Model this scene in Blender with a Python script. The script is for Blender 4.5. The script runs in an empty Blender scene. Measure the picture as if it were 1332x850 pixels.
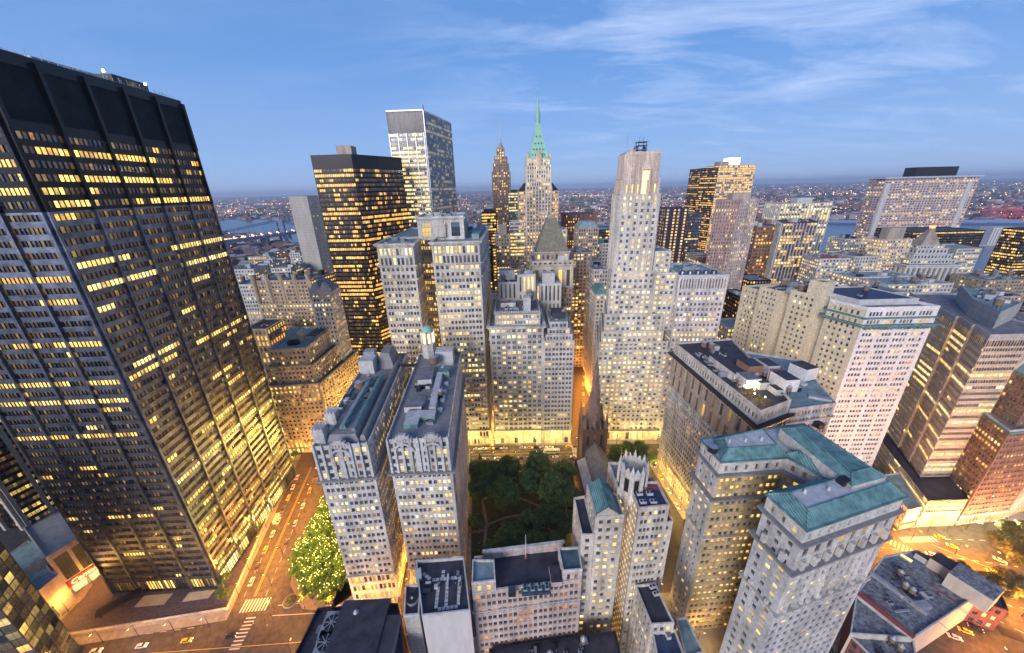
import bpy, math, random
from mathutils import Vector, Matrix
from mathutils.bvhtree import BVHTree
rnd = random.Random(7)
scene = bpy.context.scene
COL = scene.collection
# ------------------------------------------------------------------ camera
FPX, PITCH, ROLL, CAMZ = 466.0, math.radians(21.15), math.radians(1.4), 190.0
fwd = Vector((0, math.cos(PITCH), -math.sin(PITCH)))
up0 = Vector((0, math.sin(PITCH), math.cos(PITCH)))
r0 = Vector((1, 0, 0))
rgt = r0*math.cos(ROLL) - up0*math.sin(ROLL)
upv = up0*math.cos(ROLL) + r0*math.sin(ROLL)
cd = bpy.data.cameras.new('camera'); cam = bpy.data.objects.new('camera', cd); COL.objects.link(cam)
cam.matrix_world = Matrix(((rgt.x, upv.x, -fwd.x, 0), (rgt.y, upv.y, -fwd.y, 0), (rgt.z, upv.z, -fwd.z, CAMZ), (0, 0, 0, 1)))
cd.sensor_width = 36; cd.lens = FPX/1332*36; cd.clip_start = 1; cd.clip_end = 80000
scene.camera = cam
# ------------------------------------------------------------------ dusk sky
SUN_EL, SUN_ROT = math.radians(4.0), math.radians(208)      # the sun is setting behind the viewer
w = bpy.data.worlds.new('World'); scene.world = w; w.use_nodes = True
nt = w.node_tree; N = nt.nodes; L = nt.links
bg = N['Background']
sky = N.new('ShaderNodeTexSky'); sky.sky_type = 'NISHITA'; sky.sun_disc = False
sky.sun_elevation = SUN_EL; sky.sun_rotation = SUN_ROT; sky.altitude = 190; sky.air_density = 1.0; sky.dust_density = 0.6; sky.ozone_density = 4.0
tint = N.new('ShaderNodeMixRGB'); tint.blend_type = 'MULTIPLY'; tint.inputs[0].default_value = 1; tint.inputs[2].default_value = (0.80, 0.93, 1.30, 1)
L.new(sky.outputs[0], tint.inputs[1])
tc = N.new('ShaderNodeTexCoord'); sp = N.new('ShaderNodeSeparateXYZ'); L.new(tc.outputs['Generated'], sp.inputs[0])
def wm(op, a, b=None, c=None):
    n = N.new('ShaderNodeMath'); n.operation = op
    for i, v in enumerate((a, b, c)):
        if v is None: continue
        if isinstance(v, (int, float)): n.inputs[i].default_value = v
        else: L.new(v, n.inputs[i])
    return n.outputs[0]
zz = wm('MAXIMUM', sp.outputs[2], 0.02)
zs = wm('ADD', zz, 0.12)
cx = wm('DIVIDE', sp.outputs[0], zs); cy = wm('DIVIDE', sp.outputs[1], zs)
cb = N.new('ShaderNodeCombineXYZ'); L.new(cx, cb.inputs[0]); L.new(wm('MULTIPLY', cy, 2.2), cb.inputs[1])
mp = N.new('ShaderNodeMapping'); mp.inputs['Rotation'].default_value = (0, 0, 0.22); mp.inputs['Location'].default_value = (6.4, 2.3, 0); L.new(cb.outputs[0], mp.inputs[0])
ns = N.new('ShaderNodeTexNoise'); ns.inputs['Scale'].default_value = 0.8; ns.inputs['Detail'].default_value = 9; ns.inputs['Roughness'].default_value = 0.62; ns.inputs['Distortion'].default_value = 0.6
L.new(mp.outputs[0], ns.inputs['Vector'])
cr = N.new('ShaderNodeValToRGB'); cr.color_ramp.elements[0].position = 0.46; cr.color_ramp.elements[1].position = 0.74
L.new(ns.outputs[0], cr.inputs[0])
fade = wm('MULTIPLY', wm('MULTIPLY', cr.outputs[0], 0.75), wm('MINIMUM', 1.0, wm('MULTIPLY', zz, 5.0)))
fade = wm('MULTIPLY', fade, wm('MINIMUM', 1.0, wm('MAXIMUM', 0.12, wm('ADD', wm('MULTIPLY', sp.outputs[0], 1.6), 0.6))))
# dusk colour: deep blue overhead, lilac near the horizon
sr = N.new('ShaderNodeValToRGB'); L.new(zz, sr.inputs[0]); se = sr.color_ramp.elements
se[0].position = 0.0; se[0].color = (0.34, 0.47, 0.74, 1); se[1].position = 1.0; se[1].color = (0.05, 0.13, 0.38, 1)
for p_, c_ in ((0.06, (0.28, 0.44, 0.76, 1)), (0.25, (0.15, 0.32, 0.67, 1)), (0.55, (0.08, 0.21, 0.52, 1))):
    q_ = se.new(p_); q_.color = c_
sk = N.new('ShaderNodeMixRGB'); sk.blend_type = 'MIX'; sk.inputs[0].default_value = 0.9; L.new(tint.outputs[0], sk.inputs[1])
sg = N.new('ShaderNodeMixRGB'); sg.blend_type = 'MULTIPLY'; sg.inputs[0].default_value = 1; L.new(sr.outputs[0], sg.inputs[1]); sg.inputs[2].default_value = (5.2, 5.2, 5.2, 1); L.new(sg.outputs[0], sk.inputs[2])
cm = N.new('ShaderNodeMixRGB'); L.new(fade, cm.inputs[0]); L.new(sk.outputs[0], cm.inputs[1]); cm.inputs[2].default_value = (2.9, 3.5, 4.9, 1)
L.new(cm.outputs[0], bg.inputs[0]); bg.inputs[1].default_value = 0.10
sd = bpy.data.lights.new('sun', 'SUN'); sd.energy = 1.55; sd.angle = math.radians(30); sd.color = (1.0, 0.91, 0.86)
so = bpy.data.objects.new('sun', sd); COL.objects.link(so)
_az = SUN_ROT; _sv = Vector((math.sin(_az)*math.cos(math.radians(20)), math.cos(_az)*math.cos(math.radians(20)), math.sin(math.radians(20))))
so.rotation_euler = _sv.to_track_quat('Z', 'Y').to_euler()
scene.view_settings.view_transform = 'Standard'; scene.view_settings.look = 'None'
scene.view_settings.exposure = 1.22; scene.view_settings.gamma = 1
# ------------------------------------------------------------------ helpers
def RAY(x, y): return fwd + rgt*((x-666.)/FPX) - upv*((y-425.)/FPX)
def G(x, y, z=0.0):                      # plan position of a point seen there at height z
    d = RAY(x, y); t = (z-CAMZ)/d.z; return (d.x*t, d.y*t)
def AT(x, y, Y):                         # X and height of a point at distance Y
    d = RAY(x, y); t = Y/d.y; return d.x*t, CAMZ+d.z*t
MATS = {}
def newmat(name):
    m = bpy.data.materials.new(name); m.use_nodes = True; return m
def mat(name, col, rough=0.8, kind='plain', scale=0.15, var=0.25, metal=0.0, emit=None, estr=0.0, joint=0.0, bump=0.15, col2=None):
    if name in MATS: return MATS[name]
    m = newmat(name); MATS[name] = m
    n = m.node_tree.nodes; l = m.node_tree.links; b = n['Principled BSDF']
    b.inputs['Roughness'].default_value = rough; b.inputs['Metallic'].default_value = metal
    if emit:
        b.inputs['Emission Color'].default_value = (*emit, 1); b.inputs['Emission Strength'].default_value = estr
    g = n.new('ShaderNodeNewGeometry')
    mpn = n.new('ShaderNodeMapping'); l.new(g.outputs['Position'], mpn.inputs[0])
    mpn.inputs['Scale'].default_value = (1.6, 1.6, 0.3) if kind == 'wall' else (1, 1, 1)
    a = n.new('ShaderNodeTexNoise'); a.inputs['Scale'].default_value = scale; a.inputs['Detail'].default_value = 8; a.inputs['Roughness'].default_value = 0.65
    l.new(mpn.outputs[0], a.inputs['Vector'])
    r = n.new('ShaderNodeValToRGB'); l.new(a.outputs[0], r.inputs[0])
    lo = col2 if col2 else tuple(c*(1-var) for c in col); hi = tuple(min(1, c*(1+var*0.6)) for c in col)
    r.color_ramp.elements[0].position = 0.32; r.color_ramp.elements[0].color = (*lo, 1)
    r.color_ramp.elements[1].position = 0.68; r.color_ramp.elements[1].color = (*hi, 1)
    out = r.outputs[0]
    if joint > 0:                         # courses of stone or brick
        s = n.new('ShaderNodeSeparateXYZ'); l.new(g.outputs['Position'], s.inputs[0])
        d = n.new('ShaderNodeMath'); d.operation = 'DIVIDE'; l.new(s.outputs[2], d.inputs[0]); d.inputs[1].default_value = joint
        f = n.new('ShaderNodeMath'); f.operation = 'FRACT'; l.new(d.outputs[0], f.inputs[0])
        c = n.new('ShaderNodeMath'); c.operation = 'LESS_THAN'; l.new(f.outputs[0], c.inputs[0]); c.inputs[1].default_value = 0.10
        k = n.new('ShaderNodeMath'); k.operation = 'MULTIPLY'; l.new(c.outputs[0], k.inputs[0]); k.inputs[1].default_value = 0.3
        a2 = n.new('ShaderNodeTexNoise'); a2.inputs['Scale'].default_value = 0.9; a2.inputs['Detail'].default_value = 4; l.new(g.outputs['Position'], a2.inputs['Vector'])
        mx = n.new('ShaderNodeMixRGB'); mx.blend_type = 'MULTIPLY'; l.new(k.outputs[0], mx.inputs[0]); l.new(out, mx.inputs[1]); mx.inputs[2].default_value = (.35, .33, .32, 1)
        mx2 = n.new('ShaderNodeMixRGB'); mx2.blend_type = 'OVERLAY'; mx2.inputs[0].default_value = 0.6; l.new(mx.outputs[0], mx2.inputs[1]); l.new(a2.outputs[0], mx2.inputs[2])
        out = mx2.outputs[0]
    if kind == 'seam':                    # standing seam copper
        wv = n.new('ShaderNodeTexWave'); wv.inputs['Scale'].default_value = 0.55; wv.inputs['Distortion'].default_value = 0.2; wv.bands_direction = 'X'; l.new(g.outputs['Position'], wv.inputs['Vector'])
        mx = n.new('ShaderNodeMixRGB'); mx.blend_type = 'MULTIPLY'; mx.inputs[0].default_value = 0.5; l.new(out, mx.inputs[1]); l.new(wv.outputs[0], mx.inputs[2]); out = mx.outputs[0]
    l.new(out, b.inputs['Base Color'])
    if bump:
        bn = n.new('ShaderNodeTexNoise'); bn.inputs['Scale'].default_value = 1.6; bn.inputs['Detail'].default_value = 5; l.new(g.outputs['Position'], bn.inputs['Vector'])
        bp = n.new('ShaderNodeBump'); bp.inputs['Strength'].default_value = bump; bp.inputs['Distance'].default_value = 0.3; l.new(bn.outputs[0], bp.inputs['Height']); l.new(bp.outputs[0], b.inputs['Normal'])
    return m
def wall(name, col, joint=0.8, var=0.42, rough=0.85): return mat(name, col, rough, 'wall', 0.12, var, joint=joint)
def glow(name, col, s): return mat(name, (0.05, 0.05, 0.05), 0.5, emit=col, estr=s, bump=0)
def glass_mat():
    m = newmat('window_glass'); n = m.node_tree.nodes; l = m.node_tree.links; b = n['Principled BSDF']
    b.inputs['Base Color'].default_value = (0.018, 0.026, 0.045, 1); b.inputs['Roughness'].default_value = 0.12; b.inputs['Specular IOR Level'].default_value = 0.9
    at = n.new('ShaderNodeAttribute'); at.attribute_name = 'lit'
    s = n.new('ShaderNodeSeparateColor'); l.new(at.outputs['Color'], s.inputs[0])
    uv = n.new('ShaderNodeUVMap'); uv.uv_map = 'UVMap'; su = n.new('ShaderNodeSeparateXYZ'); l.new(uv.outputs[0], su.inputs[0])
    def M(op, a, b_=None):
        q = n.new('ShaderNodeMath'); q.operation = op
        for i, v in enumerate((a, b_)):
            if v is None: continue
            if isinstance(v, (int, float)): q.inputs[i].default_value = v
            else: l.new(v, q.inputs[i])
        return q.outputs[0]
    ramp = n.new('ShaderNodeValToRGB'); e = ramp.color_ramp.elements
    e[0].position = 0; e[0].color = (1, 0.30, 0.05, 1); e[1].position = 1; e[1].color = (0.75, 0.95, 1.0, 1)
    for p, c in ((0.3, (1, 0.50, 0.09, 1)), (0.55, (1, 0.67, 0.17, 1)), (0.8, (1, 0.84, 0.45, 1))):
        q = e.new(p); q.color = c
    l.new(s.outputs[1], ramp.inputs[0])
    geo = n.new('ShaderNodeNewGeometry')
    nz = n.new('ShaderNodeTexNoise'); nz.inputs['Scale'].default_value = 1.1; nz.inputs['Detail'].default_value = 3; l.new(geo.outputs['Position'], nz.inputs['Vector'])
    inner = M('ADD', M('MULTIPLY', nz.outputs[0], 1.3), 0.30)
    blind = M('GREATER_THAN', su.outputs[1], M('SUBTRACT', 1.0, M('MULTIPLY', s.outputs[2], 0.6)))     # blind pulled part way down
    bl = M('SUBTRACT', 1.0, M('MULTIPLY', blind, 0.45))
    ceil = M('ADD', M('MULTIPLY', su.outputs[1], 0.5), 0.65)
    strength = M('MULTIPLY', M('MULTIPLY', M('MULTIPLY', inner, bl), ceil), M('MULTIPLY', s.outputs[0], 1.05))
    l.new(ramp.outputs[0], b.inputs['Emission Color']); l.new(strength, b.inputs['Emission Strength'])
    mx = n.new('ShaderNodeMixRGB'); l.new(M('MULTIPLY', blind, 0.35), mx.inputs[0]); mx.inputs[1].default_value = (0.018, 0.026, 0.045, 1); mx.inputs[2].default_value = (0.26, 0.28, 0.33, 1); l.new(mx.outputs[0], b.inputs['Base Color'])
    return m
GLASS = glass_mat()
STONE = wall('pale_stone', (0.50, 0.48, 0.45)); STONE2 = wall('grey_limestone', (0.45, 0.45, 0.45)); WARM = wall('warm_limestone', (0.50, 0.45, 0.39))
PINK = wall('pinkish_brick', (0.44, 0.36, 0.33), 0.5); CREAM = wall('cream_brick', (0.52, 0.46, 0.34), 0.5, 0.15); WHITE = wall('white_glazed_brick', (0.60, 0.61, 0.63), 0.5, 0.12, 0.5)
BUFF = wall('buff_brick', (0.42, 0.33, 0.20), 0.5); BROWN = wall('brown_brick', (0.22, 0.13, 0.10), 0.5); TAUPE = wall('taupe_stone', (0.34, 0.29, 0.25), 1.2); CHURCH = wall('brownstone', (0.085, 0.05, 0.038), 0.6)
REDB = wall('dark_red_brick', (0.16, 0.06, 0.06), 0.5); CONC = wall('concrete', (0.36, 0.35, 0.33), 3.4, 0.2); LILAC = wall('lilac_limestone', (0.46, 0.44, 0.45), 0.8)
DARK = mat('dark_metal', (0.02, 0.02, 0.026), 0.4, scale=0.3); BLACKM = mat('black_steel', (0.004, 0.005, 0.009), 0.3, scale=0.2, var=0.4)
STEEL = mat('grey_blue_steel', (0.20, 0.225, 0.29), 0.35, scale=0.25, var=0.6, metal=0.9); ALU = mat('aluminium', (0.55, 0.56, 0.60), 0.35, scale=0.3, metal=0.4)
LOUV = mat('teal_black_louvre', (0.009, 0.020, 0.027), 0.5, scale=0.12, var=0.5)
for _m, _s in ((LOUV, .12), (BLACKM, .3), (DARK, .25)): _m.node_tree.nodes['Principled BSDF'].inputs['Specular IOR Level'].default_value = _s
LOUV.node_tree.nodes['Principled BSDF'].inputs['Roughness'].default_value = .8
PATINA = mat('copper_patina', (0.15, 0.30, 0.30), 0.75, 'seam', 0.3, 0.5, col2=(0.05, 0.13, 0.14)); MINT = mat('mint_copper', (0.30, 0.60, 0.46), 0.6, 'seam', 0.4, 0.2)
TAR = mat('black_tar_roof', (0.035, 0.035, 0.05), 0.7, scale=0.22, var=0.7, col2=(0.012, 0.012, 0.02)); GRAVEL = mat('grey_gravel_roof', (0.17, 0.17, 0.20), 0.9, scale=0.3, var=0.5)
SLATE = mat('purple_grey_slate', (0.20, 0.20, 0.21), 0.7, scale=0.5, var=0.3); TEALR = mat('pale_teal_membrane', (0.19, 0.27, 0.28), 0.7, scale=0.3, var=0.45); PALER = mat('pale_roof_membrane', (0.44, 0.45, 0.46), 0.7, scale=0.35, var=0.3)
ZINC = mat('grey_zinc', (0.30, 0.33, 0.38), 0.5, scale=0.5, metal=0.3); WOOD = mat('tank_wood', (0.18, 0.12, 0.08), 0.8, scale=1.0); RUST = mat('oxide_red', (0.30, 0.06, 0.05), 0.7, scale=0.6)
WFR = mat('window_frame_dark', (0.05, 0.05, 0.055), 0.5, bump=0); WFL = mat('window_frame_pale', (0.45, 0.45, 0.45), 0.5, bump=0)
ASPH = mat('asphalt', (0.055, 0.05, 0.05), 0.7, scale=0.35, var=0.7); PAVE = mat('pavement_concrete', (0.26, 0.24, 0.22), 0.8, scale=0.4, var=0.3, joint=0); PLAZA = mat('dark_plaza_paving', (0.06, 0.055, 0.085), 0.6, scale=0.7, var=0.6)
PAINT = mat('road_paint', (0.55, 0.55, 0.52), 0.6, scale=1.5, var=0.25, bump=0); YPAINT = mat('yellow_road_paint', (0.7, 0.45, 0.06), 0.6, scale=1.5, bump=0)
WARMLAMP = glow('lamp_glow_warm', (1, 0.60, 0.22), 14); ORLAMP = glow('lamp_glow_orange', (1, 0.42, 0.10), 14); YLAMP = glow('lamp_glow_pale', (1, 0.85, 0.5), 14)

class MB:
    def __init__(s): s.v = []; s.f = []; s.mi = []; s.ms = []
    def mid(s, m):
        if m not in s.ms: s.ms.append(m)
        return s.ms.index(m)
    def poly(s, pts, m):
        i = len(s.v); s.v += [tuple(p) for p in pts]; s.f.append(tuple(range(i, i+len(pts)))); s.mi.append(s.mid(m))
    def quad(s, a, b, c, d, m): s.poly((a, b, c, d), m)
    def box(s, c, size, rot, z0, z1, m, taper=1.0):
        ca, sa = math.cos(rot), math.sin(rot); w, d = size[0]/2, size[1]/2
        q = [(-w, -d), (w, -d), (w, d), (-w, d)]
        lo = [(c[0]+x*ca-y*sa, c[1]+x*sa+y*ca, z0) for x, y in q]; hi = [(c[0]+(x*ca-y*sa)*taper, c[1]+(x*sa+y*ca)*taper, z1) for x, y in q]
        s.prism(lo, hi, m)
    def prism(s, lo, hi, m, top=None, bottom=True):
        n = len(lo)
        for i in range(n):
            j = (i+1) % n; s.quad(lo[i], lo[j], hi[j], hi[i], m)
        s.poly(hi, top or m)
        if bottom: s.poly(lo[::-1], m)
    def pp(s, poly, z0, z1, m, top=None): s.prism([(x, y, z0) for x, y in poly], [(x, y, z1) for x, y in poly], m, top)
    def cyl(s, c, r, z0, z1, m, n=12, r2=None, top=None):
        r2 = r if r2 is None else r2
        lo = [(c[0]+r*math.cos(6.28318*i/n), c[1]+r*math.sin(6.28318*i/n), z0) for i in range(n)]
        hi = [(c[0]+r2*math.cos(6.28318*i/n), c[1]+r2*math.sin(6.28318*i/n), z1) for i in range(n)]
        s.prism(lo, hi, m, top)
    def tube(s, p, q, r, m, n=6):
        p, q = Vector(p), Vector(q); d = (q-p); 
        if d.length < 1e-6: return
        a = d.orthogonal().normalized(); b = d.normalized().cross(a)
        lo = [p+(a*math.cos(6.28318*i/n)+b*math.sin(6.28318*i/n))*r for i in range(n)]; hi = [v+d for v in lo]
        s.prism(lo, hi, m)
    def ring(s, poly, off0, off1, z0, z1, m):      # band between two offsets of an outline
        a = offset(poly, off0); b = offset(poly, off1); n = len(poly)
        for i in range(n):
            j = (i+1) % n
            A, B_, Cc, D = a[i], a[j], b[j], b[i]
            s.quad((*D, z0), (*Cc, z0), (*Cc, z1), (*D, z1), m)       # outer
            s.quad((*B_, z0), (*A, z0), (*A, z1), (*B_, z1), m)       # inner
            s.quad((*A, z1), (*D, z1), (*Cc, z1), (*B_, z1), m) if False else s.quad((*D, z1), (*Cc, z1), (*B_, z1), (*A, z1), m)
            s.quad((*A, z0), (*B_, z0), (*Cc, z0), (*D, z0), m)
    def build(s, name, parent=None, origin=(0, 0, 0), smooth=False):
        if not s.f: return None
        ox, oy, oz = origin
        me = bpy.data.meshes.new(name); me.from_pydata([(x-ox, y-oy, z-oz) for x, y, z in s.v], [], s.f)
        for m in s.ms: me.materials.append(m)
        me.polygons.foreach_set('material_index', s.mi)
        if smooth: me.polygons.foreach_set('use_smooth', [True]*len(s.f))
        me.update()
        o = bpy.data.objects.new(name, me); COL.objects.link(o)
        if parent: o.parent = parent
        else: o.location = origin
        return o
def offset(poly, d):                     # outward for counter-clockwise outlines
    if abs(d) < 1e-6: return list(poly)
    n = len(poly); out = []
    for i in range(n):
        p, c, q = poly[i-1], poly[i], poly[(i+1) % n]
        def nr(a, b):
            l = math.hypot(b[0]-a[0], b[1]-a[1]) or 1; return ((b[1]-a[1])/l, -(b[0]-a[0])/l)
        n1, n2 = nr(p, c), nr(c, q); k = 1+n1[0]*n2[0]+n1[1]*n2[1]
        k = max(k, 0.35)
        out.append((c[0]+d*(n1[0]+n2[0])/k, c[1]+d*(n1[1]+n2[1])/k))
    return out
def area(p): return sum(p[i-1][0]*p[i][1]-p[i][0]*p[i-1][1] for i in range(len(p)))/2
def ccw(p): return list(p) if area(p) > 0 else list(p)[::-1]
def rect(x0, y0, w_, d, rot=0.0):        # front-left corner, width, depth
    c, s = math.cos(rot), math.sin(rot); return [(x0, y0), (x0+w_*c, y0+w_*s), (x0+w_*c-d*s, y0+w_*s+d*c), (x0-d*s, y0+d*c)]
def cen(p): return (sum(a[0] for a in p)/len(p), sum(a[1] for a in p)/len(p))
def tag(o, label, cat, group=None):
    o['label'] = label; o['category'] = cat
    if group: o['group'] = group
    return o
def empty(name, loc, label, cat, group=None, rz=0.0):
    o = bpy.data.objects.new(name, None); COL.objects.link(o); o.location = loc; o.rotation_euler.z = rz; o.empty_display_size = 1
    return tag(o, label, cat, group)
def structure(name, mb, kind='structure'):
    o = mb.build(name); o['kind'] = kind; return o
def copy_tree(o, parent=None):
    c = o.copy(); COL.objects.link(c)
    if parent: c.parent = parent
    for ch in list(o.children): copy_tree(ch, c)
    return c

OCC_V, OCC_F = [], []                    # occluders, to find which windows show largest
PENDING = []                             # (building, windows)
P_ONE = [(0.22, 0.78)]; P_TWO = [(0.10, 0.44), (0.56, 0.90)]; P_THREE = [(0.08, 0.32), (0.38, 0.62), (0.68, 0.92)]
def ST(bay=3.2, floor=3.9, pat=P_ONE, v=(0.22, 0.76), wall=STONE, depth=0.35, lit=0.3, streak=0.08, fill=0.8, dim=(0.35, 1.0), hue=(0.35, 0.7), bars=(0, 1), frame=WFR, pier=None, margin=0.8, spand=None, sill=None, blue=0.0, runs=None):
    return dict(bay=bay, floor=floor, pat=pat, v=v, wall=wall, depth=depth, lit=lit, streak=streak, fill=fill, dim=dim, hue=hue, bars=bars, frame=frame, pier=pier, margin=margin, spand=spand, sill=sill, blue=blue, runs=runs)
def var(st, **k):
    d = dict(st); d.update(k); return d
class Building:
    def __init__(s, name, label, cat, base, group=None, maxwin=100):
        s.base = (base[0], base[1], 0.0); s.root = empty(name, s.base, label, cat, group); s.parts = {}; s.win = []; s.maxwin = maxwin; s.rng = random.Random(label); s.extra = []
    def P(s, part):
        if part not in s.parts: s.parts[part] = MB()
        return s.parts[part]
    def one(s, part, fn, parent=None):   # a part that is a mesh of its own
        m = MB(); fn(m); s.extra.append((part, m)); return m
    def face(s, a, b, z0, z1, st, r=None):
        wl = s.P('wall'); r = r or s.rng
        Lx = math.hypot(b[0]-a[0], b[1]-a[1])
        if Lx < 0.5: return
        u = ((b[0]-a[0])/Lx, (b[1]-a[1])/Lx); n = (u[1], -u[0])
        mx, my = (a[0]+b[0])/2, (a[1]+b[1])/2
        facing = -(mx*n[0]+my*n[1])/math.hypot(mx, my)
        m = st['wall']; sm = st['spand'] or m
        def pt(x, z, d=0.0): return (a[0]+u[0]*x-n[0]*d, a[1]+u[1]*x-n[1]*d, z)
        ncol = int(round((Lx-2*st['margin'])/st['bay'])); nrow = int(round((z1-z0)/st['floor']))
        if facing < -0.12 or ncol < 1 or nrow < 1 or Lx < 2.5:
            wl.quad(pt(0, z0), pt(Lx, z0), pt(Lx, z1), pt(0, z1), m); return
        bw = (Lx-2*st['margin'])/ncol; fh = (z1-z0)/nrow; xs = []
        for c in range(ncol):
            for p0, p1 in st['pat']: xs.append((st['margin']+bw*(c+p0), st['margin']+bw*(c+p1)))
        D = st['depth']; va, vb = st['v']; zprev = z0
        for k in range(nrow):
            za, zb = z0+fh*(k+va), z0+fh*(k+vb)
            wl.quad(pt(0, zprev), pt(Lx, zprev), pt(Lx, za), pt(0, za), sm); zprev = zb
            xp = 0.0
            streak = r.random() < st['streak']; pl = st['fill'] if streak else st['lit']*r.uniform(0.5, 1.5)
            hue0 = r.uniform(*st['hue']); run = 0; state = False
            for (x0, x1) in xs:
                wl.quad(pt(xp, za), pt(x0, za), pt(x0, zb), pt(xp, zb), m); xp = x1
                wl.quad(pt(x0, za), pt(x1, za), pt(x1, za, D), pt(x0, za, D), m)
                wl.quad(pt(x0, zb, D), pt(x1, zb, D), pt(x1, zb), pt(x0, zb), m)
                wl.quad(pt(x0, za), pt(x0, za, D), pt(x0, zb, D), pt(x0, zb), m)
                wl.quad(pt(x1, za, D), pt(x1, za), pt(x1, zb), pt(x1, zb, D), m)
                if run <= 0: state = r.random() < pl; run = r.choice(st['runs']) if st['runs'] else (r.choice((1, 1, 2, 3)) if len(st['pat']) > 1 else r.choice((1, 1, 2)))
                run -= 1
                on = state
                br = r.uniform(*st['dim']) if on else (r.uniform(0.0, 0.05) if r.random() < 0.8 else r.uniform(0.05, 0.18))
                hu = 0.97 if (on and r.random() < st['blue']) else min(1, max(0, hue0+r.uniform(-0.12, 0.12)))
                s.win.append((pt(x0, za, D), u, n, x1-x0, zb-za, br, hu, r.random()*(1.0 if r.random() < 0.6 else 0.0), st['bars'], st['frame']))
            wl.quad(pt(xp, za), pt(Lx, za), pt(Lx, zb), pt(xp, zb), m)
            if st['sill'] and k % st['sill'] == 0 and k:
                zz_ = z0+fh*k; tr = s.P('string_course'); tr.quad(pt(0, zz_-.25, -.25), pt(Lx, zz_-.25, -.25), pt(Lx, zz_+.15, -.25), pt(0, zz_+.15, -.25), m); tr.quad(pt(0, zz_+.15, -.25), pt(Lx, zz_+.15, -.25), pt(Lx, zz_+.15, 0), pt(0, zz_+.15, 0), m); tr.quad(pt(0, zz_-.25, 0), pt(Lx, zz_-.25, 0), pt(Lx, zz_-.25, -.25), pt(0, zz_-.25, -.25), m)
        wl.quad(pt(0, zprev), pt(Lx, zprev), pt(Lx, z1), pt(0, z1), sm)
        if st['pier']:
            pw, proud, pm = st['pier']; pr_ = s.P('pier')
            for c in range(ncol+1):
                x = min(max(st['margin']+bw*c, pw/2), Lx-pw/2)
                A, B_ = x-pw/2, x+pw/2
                pr_.quad(pt(A, z0, -proud), pt(B_, z0, -proud), pt(B_, z1, -proud), pt(A, z1, -proud), pm)
                pr_.quad(pt(A, z0, 0), pt(A, z0, -proud), pt(A, z1, -proud), pt(A, z1, 0), pm)
                pr_.quad(pt(B_, z0, -proud), pt(B_, z0, 0), pt(B_, z1, 0), pt(B_, z1, -proud), pm)
                pr_.quad(pt(A, z1, 0), pt(A, z1, -proud), pt(B_, z1, -proud), pt(B_, z1, 0), pm)
    def tier(s, poly, z0, z1, st, faces=None, roof=GRAVEL, par=1.0, parm=None):
        poly = ccw(poly) if faces is None else poly
        n = len(poly)
        for i in range(n):
            f = (faces or {}).get(i, st)
            if f == 'skip': continue
            if isinstance(f, dict): s.face(poly[i], poly[(i+1) % n], z0, z1, f)
            else:
                a, b = poly[i], poly[(i+1) % n]; s.P('wall').quad((*a, z0), (*b, z0), (*b, z1), (*a, z1), f)
        base = len(OCC_V); OCC_V.extend([(x, y, z0) for x, y in offset(poly, -0.9)]+[(x, y, z1) for x, y in offset(poly, -0.9)])
        for i in range(n):
            j = (i+1) % n; OCC_F.append((base+i, base+j, base+n+j, base+n+i))
        OCC_F.append(tuple(range(base+n, base+2*n)))
        if roof: q_ = MB(); q_.poly([(x, y, z1) for x, y in poly], roof); s.extra.append(('roof', q_))
        if par: q_ = MB(); q_.ring(poly, -0.45, 0.02, z1, z1+par, parm or st['wall']); s.extra.append(('parapet', q_))
        return poly
    def cornice(s, poly, z, out=1.0, h=0.8, m=None, part='cornice'):
        p = ccw(poly); c = MB(); s.extra.append((part, c)); c.ring(p, 0.0, out*0.55, z-h*1.0, z-h*0.45, m); c.ring(p, 0.0, out, z-h*0.45, z+0.003, m)
    def dentils(s, a, b, z, step=1.2, m=None, size=(0.5, 0.6, 0.7)):
        Lx = math.hypot(b[0]-a[0], b[1]-a[1]); u = ((b[0]-a[0])/Lx, (b[1]-a[1])/Lx); n = (u[1], -u[0]); k = int(Lx/step); rot = math.atan2(u[1], u[0]); br = MB(); s.extra.append(('bracket_course', br)); br.box(((a[0]+b[0])/2+n[0]*.12, (a[1]+b[1])/2+n[1]*.12), (Lx*.99, .2), rot, z-size[2]*.5, z-size[2]*.3, m)
        for i in range(k):
            x = (i+.5)*Lx/k; br.box((a[0]+u[0]*x+n[0]*size[1]/2, a[1]+u[1]*x+n[1]*size[1]/2), size[:2], rot, z-size[2], z, m)
    def boxpart(s, part, c, size, rot, z0, z1, m, top=None, occ=False):
        b = MB(); b.box(c, size, rot, z0, z1, m)
        if top: b.mi[4] = b.mid(top)
        s.extra.append((part, b))
    def tank(s, c, z, r=1.8, h=3.4, m=WOOD):
        b = MB(); 
        for i in range(4):
            a = 0.785+i*1.5708; b.tube((c[0]+r*.75*math.cos(a), c[1]+r*.75*math.sin(a), z), (c[0]+r*.75*math.cos(a), c[1]+r*.75*math.sin(a), z+2.2), 0.13, DARK, 4)
        b.cyl(c, r*1.05, z+2.2, z+2.4, DARK, 14); b.cyl(c, r, z+2.4, z+2.4+h, m, 14)
        s.extra.append(('water_tank', b)); b = MB(); b.cyl(c, r*1.1, z+2.4+h, z+3.6+h, ZINC, 14, 0.1); s.extra.append(('tank_roof', b, 1))
    def ac(s, c, rot, z, k=1.0, m=ZINC):
        b = MB(); b.box(c, (3*k, 2*k), rot, z+.3, z+1.7*k, m); b.box(c, (2.4*k, 1.6*k), rot, z, z+.3, DARK)
        s.extra.append(('air_conditioner', b))
        for q in (-.8, .8): f_ = MB(); f_.cyl((c[0]+q*k*math.cos(rot), c[1]+q*k*math.sin(rot)), .6*k, z+1.7*k, z+1.9*k, DARK, 10); s.extra.append(('fan', f_, 1))
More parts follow.
